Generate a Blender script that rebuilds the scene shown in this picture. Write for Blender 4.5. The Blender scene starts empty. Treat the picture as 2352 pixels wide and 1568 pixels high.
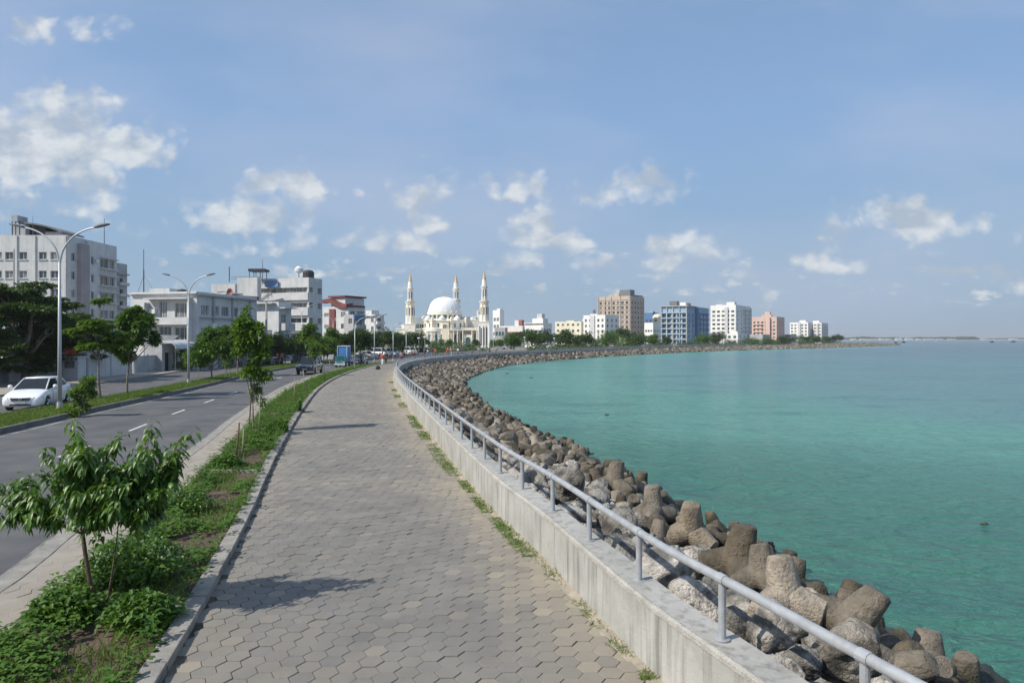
import bpy, bmesh, math, random
import numpy as np
from mathutils import Vector, Matrix, noise as mnoise
S = bpy.context.scene
COL = S.collection
R_ = math.radians
rng = random.Random(7)
nrg = np.random.default_rng(5)

# ---------------------------------------------------------------- camera, sky, sun, exposure
cam = bpy.data.objects.new('camera', bpy.data.cameras.new('camera')); COL.objects.link(cam)
cam.location = (0, 0, 3.5); cam.rotation_euler = (R_(90), 0, 0)
cam.data.sensor_width = 36; cam.data.lens = 24; cam.data.shift_y = -6/2352
cam.data.clip_start = .1; cam.data.clip_end = 30000
S.camera = cam
S.view_settings.view_transform = 'Standard'; S.view_settings.look = 'None'
S.view_settings.exposure = 0.0; S.view_settings.gamma = 1
SUN_EL = 43; SUN_AZ = 242           # compass degrees, clockwise from +Y: the sun stands left of and behind the camera
az = R_(SUN_AZ); el = R_(SUN_EL)
sdir = Vector((math.sin(az)*math.cos(el), math.cos(az)*math.cos(el), math.sin(el)))
sl = bpy.data.lights.new('sun', 'SUN'); sl.energy = 5.0; sl.angle = R_(.53); sl.color = (1, .94, .84)
sun = bpy.data.objects.new('sun', sl); COL.objects.link(sun)
sun.rotation_euler = sdir.to_track_quat('Z', 'Y').to_euler(); sun.location = (-20, -20, 60)

def build_world():
    w = bpy.data.worlds.new('World'); S.world = w; w.use_nodes = True
    nt = w.node_tree; N = nt.nodes; Lk = nt.links; N.clear()
    def nd(t, **k):
        n = N.new(t)
        for a, b in k.items(): setattr(n, a, b)
        return n
    def m(op, a, b=None, c=None, clamp=False):
        n = nd('ShaderNodeMath', operation=op, use_clamp=clamp)
        for i, v in enumerate((a, b, c)):
            if v is None: continue
            if isinstance(v, (int, float)): n.inputs[i].default_value = v
            else: Lk.new(v, n.inputs[i])
        return n.outputs[0]
    out = nd('ShaderNodeOutputWorld'); bg = nd('ShaderNodeBackground')
    sky = nd('ShaderNodeTexSky', sky_type='NISHITA', sun_disc=False, sun_elevation=el, sun_rotation=az,
             altitude=0, air_density=1.0, dust_density=1.6, ozone_density=1.6)
    tc = nd('ShaderNodeTexCoord'); sp = nd('ShaderNodeSeparateXYZ'); Lk.new(tc.outputs['Generated'], sp.inputs[0])
    y = m('MAXIMUM', m('ABSOLUTE', sp.outputs[1]), .06)
    u = m('DIVIDE', sp.outputs[0], y); v = m('DIVIDE', sp.outputs[2], y)
    cb = nd('ShaderNodeCombineXYZ'); Lk.new(u, cb.inputs[0]); Lk.new(v, cb.inputs[1])
    def noise(vec, sc, det, rough, off=(0, 0, 0), ysc=1.6):
        mp = nd('ShaderNodeMapping'); mp.inputs['Location'].default_value = off
        mp.inputs['Scale'].default_value = (1, ysc, 1); Lk.new(vec, mp.inputs[0])
        n = nd('ShaderNodeTexNoise'); n.inputs['Scale'].default_value = sc; n.inputs['Detail'].default_value = det
        n.inputs['Roughness'].default_value = rough; Lk.new(mp.outputs[0], n.inputs['Vector']); return n
    # warp
    wn = noise(cb.outputs[0], 9, 5, .6)
    vm = nd('ShaderNodeVectorMath', operation='MULTIPLY_ADD'); Lk.new(wn.outputs['Color'], vm.inputs[0])
    vm.inputs[1].default_value = (.075, .055, 0); vm.inputs[2].default_value = (0, 0, 0); Lk.new(cb.outputs[0], vm.inputs[2])
    ws = nd('ShaderNodeSeparateXYZ'); Lk.new(vm.outputs[0], ws.inputs[0])
    wu = m('SUBTRACT', ws.outputs[0], .0375); wv = m('SUBTRACT', ws.outputs[1], .0275)
    # sky positions of the clouds as (bearing, height, widths, density)
    C = [(60,330,230,120,.95),(300,330,110,55,.95),(150,240,120,50,.75),(20,450,330,60,.6),(120,70,150,45,.62),(250,80,40,30,.4),(290,505,90,32,.5),
         (600,425,50,38,.95),(695,430,62,52,1.0),(560,495,120,48,.85),(620,560,130,34,.6),(480,570,90,40,.45),
         (972,440,70,52,.8),(985,505,45,32,.8),(945,552,52,34,.85),(845,548,68,34,.7),(825,432,42,20,.5),(978,353,26,14,.5),
         (1180,426,92,42,.68),(1235,500,58,34,1.0),(1258,548,84,34,1.05),(1200,594,60,28,.85),(1125,602,26,18,.6),(1060,598,36,18,.5),(1375,604,52,28,.75),
         (1490,418,96,44,.85),(1400,440,90,32,.65),(1530,555,66,34,.9),(1560,590,92,36,.85),(1640,540,38,30,.6),(1690,628,58,28,.65),(1500,630,50,20,.4),
         (1928,520,54,54,.72),(2000,437,32,24,.6),(2110,495,138,46,.8),(2060,470,60,30,.5),(1875,604,78,36,.75),(2030,594,50,24,.5),(2245,602,60,34,.65),(2100,575,60,26,.5),
         (2350,520,40,40,.5),(2330,640,60,22,.55),(1950,650,160,16,.45),(1100,660,260,16,.3),(1750,670,300,14,.4),(2200,690,200,10,.35),(560,650,200,20,.3)]
    tot = None
    for px, py, rx, ry, wgt in C:
        du = m('MULTIPLY', m('SUBTRACT', wu, (px-1176)/1568), 1568/rx/1.25)
        dv = m('MULTIPLY', m('SUBTRACT', wv, (778-py)/1568), 1568/ry/1.25)
        dv = m('ADD', dv, .12); dv = m('MAXIMUM', dv, m('MULTIPLY', dv, -1.35)); d2 = m('ADD', m('MULTIPLY', du, du), m('MULTIPLY', dv, dv))
        g = m('MULTIPLY', m('EXPONENT', m('MULTIPLY', d2, -1.0)), wgt)
        tot = g if tot is None else m('MAXIMUM', tot, g)
    n1 = noise(cb.outputs[0], 14, 9, .53)
    n2 = noise(cb.outputs[0], 14, 5, .48, off=(.016, -.045, 0))   # the same field, a step towards the sun
    dens = m('ADD', tot, m('MULTIPLY', m('SUBTRACT', n1.outputs[0], .5), 1.0))
    mr = nd('ShaderNodeMapRange', interpolation_type='SMOOTHSTEP'); vo = nd('ShaderNodeTexVoronoi', feature='SMOOTH_F1'); vo.inputs['Scale'].default_value = 34; vo.inputs['Smoothness'].default_value = .35; vo.inputs['Detail'].default_value = 1
    Lk.new(vm.outputs[0], vo.inputs['Vector']); dens = m('ADD', dens, m('MULTIPLY', m('MULTIPLY', m('SUBTRACT', .66, vo.outputs['Distance']), .60), m('MULTIPLY', tot, 2.2, clamp=True)))
    # a rank of small far cumulus low over the horizon
    nb_ = noise(cb.outputs[0], 19, 8, .55, off=(1.7, .4, 0), ysc=2.1)
    bandm = nd('ShaderNodeMapRange', interpolation_type='SMOOTHSTEP'); Lk.new(v, bandm.inputs[0]); bandm.inputs[1].default_value = .175; bandm.inputs[2].default_value = .09
    bl = nd('ShaderNodeMapRange', interpolation_type='SMOOTHSTEP'); Lk.new(v, bl.inputs[0]); bl.inputs[1].default_value = .015; bl.inputs[2].default_value = .06
    low = m('MULTIPLY', m('MULTIPLY', bandm.outputs[0], bl.outputs[0]), m('MULTIPLY', m('SUBTRACT', m('ADD', nb_.outputs[0], m('MULTIPLY', m('SUBTRACT', .5, vo.outputs['Distance']), .12)), .44), 3.6))
    dens = m('MAXIMUM', dens, low)
    Lk.new(dens, mr.inputs[0])
    mr.inputs[1].default_value = .24; mr.inputs[2].default_value = .80; mr.inputs[4].default_value = .86
    # thin high veil
    n3 = noise(cb.outputs[0], 1.6, 6, .5, off=(3.1, 1.2, 0), ysc=2.6)
    veil = nd('ShaderNodeMapRange'); Lk.new(n3.outputs[0], veil.inputs[0])
    veil.inputs[1].default_value = .40; veil.inputs[2].default_value = .70; veil.inputs[4].default_value = .5
    light = m('MULTIPLY_ADD', m('SUBTRACT', n1.outputs[0], n2.outputs[0]), 4.2, .52, clamp=True)
    cr = nd('ShaderNodeMix', data_type='RGBA'); Lk.new(light, cr.inputs[0])
    cr.inputs[6].default_value = (4.7, 5.5, 6.5, 1); cr.inputs[7].default_value = (8.0, 8.35, 8.6, 1)
    # low haze near the horizon is part of the sky
    hz = nd('ShaderNodeMapRange'); Lk.new(sp.outputs[2], hz.inputs[0]); hz.inputs[1].default_value = .0; hz.inputs[2].default_value = .42
    hz.inputs[3].default_value = .95; hz.inputs[4].default_value = .6
    hc = nd('ShaderNodeMix', data_type='RGBA'); Lk.new(hz.outputs[0], hc.inputs[0]); Lk.new(sky.outputs[0], hc.inputs[6])
    hzc = nd('ShaderNodeMix', data_type='RGBA'); h2 = nd('ShaderNodeMapRange'); Lk.new(sp.outputs[2], h2.inputs[0]); h2.inputs[2].default_value = .3
    Lk.new(h2.outputs[0], hzc.inputs[0]); hzc.inputs[6].default_value = (3.3, 4.75, 6.05, 1); hzc.inputs[7].default_value = (3.2, 5.2, 8.5, 1)
    Lk.new(hzc.outputs[2], hc.inputs[7])
    a = nd('ShaderNodeMix', data_type='RGBA'); Lk.new(veil.outputs[0], a.inputs[0]); Lk.new(hc.outputs[2], a.inputs[6]); a.inputs[7].default_value = (5.6, 6.2, 7.8, 1)
    b = nd('ShaderNodeMix', data_type='RGBA'); Lk.new(mr.outputs[0], b.inputs[0]); Lk.new(a.outputs[2], b.inputs[6]); Lk.new(cr.outputs[2], b.inputs[7])
    Lk.new(b.outputs[2], bg.inputs[0]); bg.inputs[1].default_value = .094
    Lk.new(bg.outputs[0], out.inputs[0])
    w.cycles.sampling_method = 'MANUAL'; w.cycles.sample_map_resolution = 512
build_world()

# ---------------------------------------------------------------- helpers
def mat(name, c1, c2=None, scale=3.0, rough=.7, bump=0, bscale=None, metal=0, streak=0, streakcol=(.16, .15, .13), ss=(2.2, 2.2, .16), spec=.4,
        detail=6, tone=None, tonecol=None, trans=0, coat=0, lo=.35, hi=.65, orand=0, wet=0):
    m = bpy.data.materials.new(name); m.use_nodes = True
    nt = m.node_tree; N = nt.nodes; L = nt.links
    b = N['Principled BSDF']; b.inputs['Roughness'].default_value = rough; b.inputs['Metallic'].default_value = metal
    b.inputs['Specular IOR Level'].default_value = spec; b.inputs['Coat Weight'].default_value = coat
    tc = N.new('ShaderNodeTexCoord')
    def nz(sc, det=detail, ys=None):
        n = N.new('ShaderNodeTexNoise'); n.inputs['Scale'].default_value = sc; n.inputs['Detail'].default_value = det
        n.inputs['Roughness'].default_value = .6
        if ys:
            mp = N.new('ShaderNodeMapping'); mp.inputs['Scale'].default_value = ys; L.new(tc.outputs['Object'], mp.inputs[0]); L.new(mp.outputs[0], n.inputs['Vector'])
        else: L.new(tc.outputs['Object'], n.inputs['Vector'])
        return n.outputs[0]
    def rmp(v, a, bb, c=0, d=1):
        r = N.new('ShaderNodeMapRange'); L.new(v, r.inputs[0]); r.inputs[1].default_value = a; r.inputs[2].default_value = bb
        r.inputs[3].default_value = c; r.inputs[4].default_value = d; return r.outputs[0]
    def mx(f, a, bb):
        x = N.new('ShaderNodeMix'); x.data_type = 'RGBA'
        L.new(f, x.inputs[0])
        for i, v in ((6, a), (7, bb)):
            if isinstance(v, tuple): x.inputs[i].default_value = (*v, 1) if len(v) == 3 else v
            else: L.new(v, x.inputs[i])
        return x.outputs[2]
    col = c1
    if c2: col = mx(rmp(nz(scale), lo, hi), c1, c2)
    if tone:
        at = N.new('ShaderNodeAttribute'); at.attribute_name = tone
        col = mx(at.outputs['Fac'], col, tonecol)
    if orand:
        oi = N.new('ShaderNodeObjectInfo'); hs = N.new('ShaderNodeHueSaturation'); L.new(rmp(oi.outputs['Random'], 0, 1, 1-orand, 1+orand), hs.inputs['Value'])
        L.new(rmp(oi.outputs['Random'], 0, 1, 1.15, .75), hs.inputs['Saturation']); L.new(col, hs.inputs['Color']); col = hs.outputs[0]
    if streak:
        col = mx(rmp(nz(1.0, 5, ss), .50, .74, 0, streak), col, streakcol)
    if wet:      # stone stained dark and slimy up to the reach of the waves
        ge = N.new('ShaderNodeNewGeometry'); sx = N.new('ShaderNodeSeparateXYZ'); L.new(ge.outputs['Position'], sx.inputs[0])
        ad = N.new('ShaderNodeMath'); ad.operation = 'MULTIPLY_ADD'; L.new(nz(2.0), ad.inputs[0]); ad.inputs[1].default_value = -.5; L.new(sx.outputs[2], ad.inputs[2])
        f = rmp(ad.outputs[0], -1.26, -.98, 1, 0); col = mx(f, col, (.035, .034, .02)); L.new(rmp(f, 0, 1, rough, .35), b.inputs['Roughness'])
    if isinstance(col, tuple): b.inputs['Base Color'].default_value = (*col, 1)
    else: L.new(col, b.inputs['Base Color'])
    if bump:
        bp = N.new('ShaderNodeBump'); bp.inputs['Strength'].default_value = min(1, bump); bp.inputs['Distance'].default_value = .02*max(1, bump)
        L.new(nz(bscale or scale*6, 8), bp.inputs['Height']); L.new(bp.outputs[0], b.inputs['Normal'])
    if trans:
        t = N.new('ShaderNodeBsdfTranslucent'); ms = N.new('ShaderNodeMixShader'); ms.inputs[0].default_value = trans
        if isinstance(col, tuple): t.inputs[0].default_value = (*col, 1)
        else:
            g = N.new('ShaderNodeMix'); g.data_type = 'RGBA'; g.blend_type = 'MULTIPLY'; g.inputs[0].default_value = 1
            L.new(col, g.inputs[6]); g.inputs[7].default_value = (1.7, 1.6, .5, 1); L.new(g.outputs[2], t.inputs[0])
        o = N['Material Output']; L.new(b.outputs[0], ms.inputs[1]); L.new(t.outputs[0], ms.inputs[2]); L.new(ms.outputs[0], o.inputs[0])
    return m

def tag(o, label=None, cat=None, group=None, kind=None):
    for k, v in (('label', label), ('category', cat), ('group', group), ('kind', kind)):
        if v: o[k] = v
    return o
def empty(name, loc, label=None, cat=None, group=None, rz=0):
    o = bpy.data.objects.new(name, None); COL.objects.link(o); o.location = loc; o.rotation_euler.z = rz
    o.empty_display_size = .2
    return tag(o, label, cat, group)
def link(name, me, parent=None, loc=(0, 0, 0), rz=0, m=None):
    o = bpy.data.objects.new(name, me); COL.objects.link(o); o.location = loc; o.rotation_euler.z = rz
    if parent: o.parent = parent
    if m and not me.materials: me.materials.append(m)
    return o
def kids(o): return list(o.children)
def copy_tree(o, parent=None):
    c = o.copy(); COL.objects.link(c)
    if parent: c.parent = parent
    for ch in kids(o): copy_tree(ch, c)
    return c

class MB:
    def __init__(s): s.v = []; s.f = []
    def add(s, vs, fs):
        n = len(s.v); s.v += [tuple(v) for v in vs]; s.f += [tuple(i+n for i in f) for f in fs]; return s
    def box(s, x0, x1, y0, y1, z0, z1, rot=None, c=None):
        vs = [(x, y, z) for z in (z0, z1) for x, y in ((x0, y0), (x1, y0), (x1, y1), (x0, y1))]
        if rot is not None:
            cc = c or (0, 0); ca, sa = math.cos(rot), math.sin(rot)
            vs = [(cc[0]+x*ca-y*sa, cc[1]+x*sa+y*ca, z) for x, y, z in vs]
        return s.add(vs, [(3,2,1,0),(4,5,6,7),(0,1,5,4),(1,2,6,5),(2,3,7,6),(3,0,4,7)])
    def quad(s, a, b, c, d): return s.add([a, b, c, d], [(0,1,2,3)])
    def tube(s, pts, rad, n=8, cap=True):
        pts = [Vector(p) for p in pts]; rs = rad if isinstance(rad, (list, tuple)) else [rad]*len(pts)
        base = len(s.v); up = None
        for i, p in enumerate(pts):
            d = (pts[min(i+1, len(pts)-1)] - pts[max(i-1, 0)]).normalized()
            if up is None: up = d.orthogonal().normalized()
            up = (up - d*up.dot(d)); up = up.normalized() if up.length > 1e-6 else d.orthogonal().normalized()
            w = d.cross(up)
            for k in range(n):
                a = 2*math.pi*k/n; s.v.append(tuple(p + (up*math.cos(a)+w*math.sin(a))*rs[i]))
        for i in range(len(pts)-1):
            for k in range(n):
                a = base+i*n+k; b = base+i*n+(k+1) % n; s.f.append((a, b, b+n, a+n))
        if cap:
            s.f.append(tuple(base+k for k in reversed(range(n)))); s.f.append(tuple(base+(len(pts)-1)*n+k for k in range(n)))
        return s
    def lathe(s, cx, cy, prof, n=16, rot=0, sx=1, sy=1):
        base = len(s.v)
        for r, z in prof:
            for k in range(n):
                a = 2*math.pi*k/n+rot; s.v.append((cx+r*math.cos(a)*sx, cy+r*math.sin(a)*sy, z))
        for i in range(len(prof)-1):
            for k in range(n):
                a = base+i*n+k; b = base+i*n+(k+1) % n; s.f.append((a, b, b+n, a+n))
        s.f.append(tuple(base+k for k in reversed(range(n)))); s.f.append(tuple(base+(len(prof)-1)*n+k for k in range(n)))
        return s
    def mesh(s, name, m=None, o=(0, 0, 0), smooth=False):
        me = bpy.data.meshes.new(name)
        vs = s.v if not any(o) else [(x-o[0], y-o[1], z-o[2]) for x, y, z in s.v]
        me.from_pydata(vs, [], s.f); me.update()
        if smooth: me.shade_smooth()
        if m: me.materials.append(m)
        return me
    def build(s, name, m=None, parent=None, o=(0, 0, 0), smooth=False, bevel=0):
        ob = bpy.data.objects.new(name, s.mesh(name, m, o, smooth)); COL.objects.link(ob)
        if parent: ob.parent = parent
        elif any(o): ob.location = o
        if bevel:
            b = ob.modifiers.new('b', 'BEVEL'); b.width = bevel; b.segments = 2; b.limit_method = 'ANGLE'
        return ob

def npmesh(name, v, f, m=None, attrs=None, smooth=False):
    """v (n,3), f (k,4) or (k,3) arrays"""
    me = bpy.data.meshes.new(name); k = f.shape[1]
    me.vertices.add(len(v)); me.vertices.foreach_set('co', np.ascontiguousarray(v, dtype=np.float32).ravel())
    me.loops.add(f.size); me.loops.foreach_set('vertex_index', f.astype(np.int32).ravel())
    me.polygons.add(len(f)); me.polygons.foreach_set('loop_start', np.arange(0, f.size, k, dtype=np.int32))
    me.polygons.foreach_set('loop_total', np.full(len(f), k, dtype=np.int32))
    for n, a in (attrs or {}).items():
        at = me.attributes.new(n, 'FLOAT', 'POINT'); at.data.foreach_set('value', np.asarray(a, dtype=np.float32))
    me.update(); me.validate()
    me.shade_smooth() if smooth else me.shade_flat()
    if m: me.materials.append(m)
    return me

def at(px, py, Y): return Vector(((px-1176)*Y/1568, Y, 3.5-(py-778)*Y/1568))
def hp(px, Y): return (px-1176)*Y/1568
def hz_(py, Y): return 3.5-(py-778)*Y/1568

# ---------------------------------------------------------------- plan curves: X as a function of Y
def curve(pts):
    pts = sorted((y, x) for x, y in pts); Y = np.array([p[0] for p in pts]); X = np.array([p[1] for p in pts])
    d = np.diff(X)/np.diff(Y); t = np.empty_like(X); t[1:-1] = (d[:-1]*np.diff(Y)[1:]+d[1:]*np.diff(Y)[:-1])/(Y[2:]-Y[:-2]); t[0] = d[0]; t[-1] = d[-1]
    def f(y):
        y = np.asarray(y, dtype=float); i = np.clip(np.searchsorted(Y, y)-1, 0, len(Y)-2); h = Y[i+1]-Y[i]; u = (y-Y[i])/h
        uc = np.clip(u, 0, 1)
        r = (2*uc**3-3*uc**2+1)*X[i]+(uc**3-2*uc**2+uc)*h*t[i]+(-2*uc**3+3*uc**2)*X[i+1]+(uc**3-uc**2)*h*t[i+1]
        r = r + np.where(u > 1, (y-Y[-1])*t[-1], 0) + np.where(u < 0, (y-Y[0])*t[0], 0)
        return r if r.ndim else float(r)
    return f
W = curve([(9.2,-8),(6.6,-3.5),(4.9,-1),(3.6,1.5),(2.55,4),(1.87,6),(1.466,7.16),(1.097,8.56),(.552,10.73),(-.305,13.7),(-1.0,16.5),(-2.9,24.6),(-5.0,33.7),
           (-7.4,44.6),(-10.2,59),(-12.4,75),(-13.0,88),(-11.8,103),(-9.2,117),(-5.5,131),(-.5,144),(6.5,158),(16,178),(29,203),(50,240),(76.5,283),(107,320),(145.7,366),(207.8,450),(290,570),(330,640)])
E = curve([(15.5,-8),(12,-3),(9.8,0),(8.0,4),(6.9,7.5),(6.0,9.88),(5.6,11.7),(5.38,14.7),(4.7,17.4),(3.85,22),(2.96,26.7),(.54,35.5),(-.95,41.3),(-3.5,57),(-5.46,73.8),(-4.6,94),(-.2,125),(6.8,147),
           (16.5,167),(31,194),(54,231),(82,271),(113,306),(152,345),(215,422),(300,530),(345,620)])
def offW(d):
    def f(y):
        s = (W(np.asarray(y)+.5)-W(np.asarray(y)-.5)); return W(y)-d*np.sqrt(1+s*s)
    return f
def joined(near, d, y0, y1):
    a = curve(near); b = offW(d)
    def f(y):
        y = np.asarray(y, dtype=float); u = np.clip((y-y0)/(y1-y0), 0, 1); u = u*u*(3-2*u); r = a(np.minimum(y, y1+5))*(1-u)+b(y)*u
        return r if r.ndim else float(r)
    return f
K = joined([(-1.6,-6),(-2.3,0),(-2.9,3.5),(-3.57,6.94),(-4.06,9.1),(-4.87,12.4),(-6.4,18.1),(-10.3,33.7),(-14,50.8),(-17.2,75),(-17.9,90),(-17,103)], 4.9, 85, 103)
L = joined([(-4.2,-6),(-4.9,0),(-5.3,3.5),(-5.75,6.9),(-6.0,8.2),(-7.0,13.3),(-8.2,18.2),(-9.8,24.7),(-12.3,33.7),(-14.4,43),(-16.4,54),(-19.0,75),(-19.7,90),(-18.9,103)], 6.9, 85, 103)
Rr = joined([(-5.4,-6),(-6.1,0),(-6.55,3.5),(-6.95,7),(-7.4,9.76),(-8.35,13),(-10.0,20.9),(-12.6,31),(-15.4,43.2),(-17.5,53.8),(-20,75),(-20.7,90),(-19.9,103)], 8.0, 85, 103)
M1 = joined([(-17.0,-6),(-17.5,0),(-18.3,13),(-19.4,25.9),(-20.5,32.9),(-22.3,46.9),(-24.9,63),(-27,82),(-27.6,95),(-27,105)], 15.2, 90, 112)
M2 = joined([(-20.5,-6),(-21.0,0),(-22.0,15),(-23.3,31),(-25.9,53.8),(-28.9,75),(-30.6,92),(-30.6,105)], 18.6, 90, 112)
Q = joined([(-29.5,-6),(-30,0),(-30.6,20),(-31.7,40),(-33.8,59.6),(-36.6,78),(-38.4,95),(-38.4,108)], 26.5, 90, 112)
ZW = -1.3                                  # water level
WH = .70                                   # height of the sea wall

def strip(name, fa, fb, y0, y1, za, zb, m, step=1.0, kind='structure', sides=False, thick=.2, nx=1):
    ys = []; y = y0
    while y < y1: ys.append(y); y += step*(1 if y < 60 else 2.5)
    ys = np.array(ys+[y1]); A = fa(ys); B = fb(ys); mb = MB()
    for a, b, y in zip(A, B, ys):
        mb.v += [(float(a), float(y), za), (float(b), float(y), zb), (float(a), float(y), za-thick), (float(b), float(y), zb-thick)]
    for i in range(len(ys)-1):
        o = i*4; mb.f.append((o, o+1, o+5, o+4))
        if sides: mb.f += [(o+2, o, o+4, o+6), (o+1, o+3, o+7, o+5)]
    if sides: mb.f += [(0, 2, 3, 1)]
    ob = mb.build(name, m)
    if kind: ob['kind'] = kind
    return ob
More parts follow.
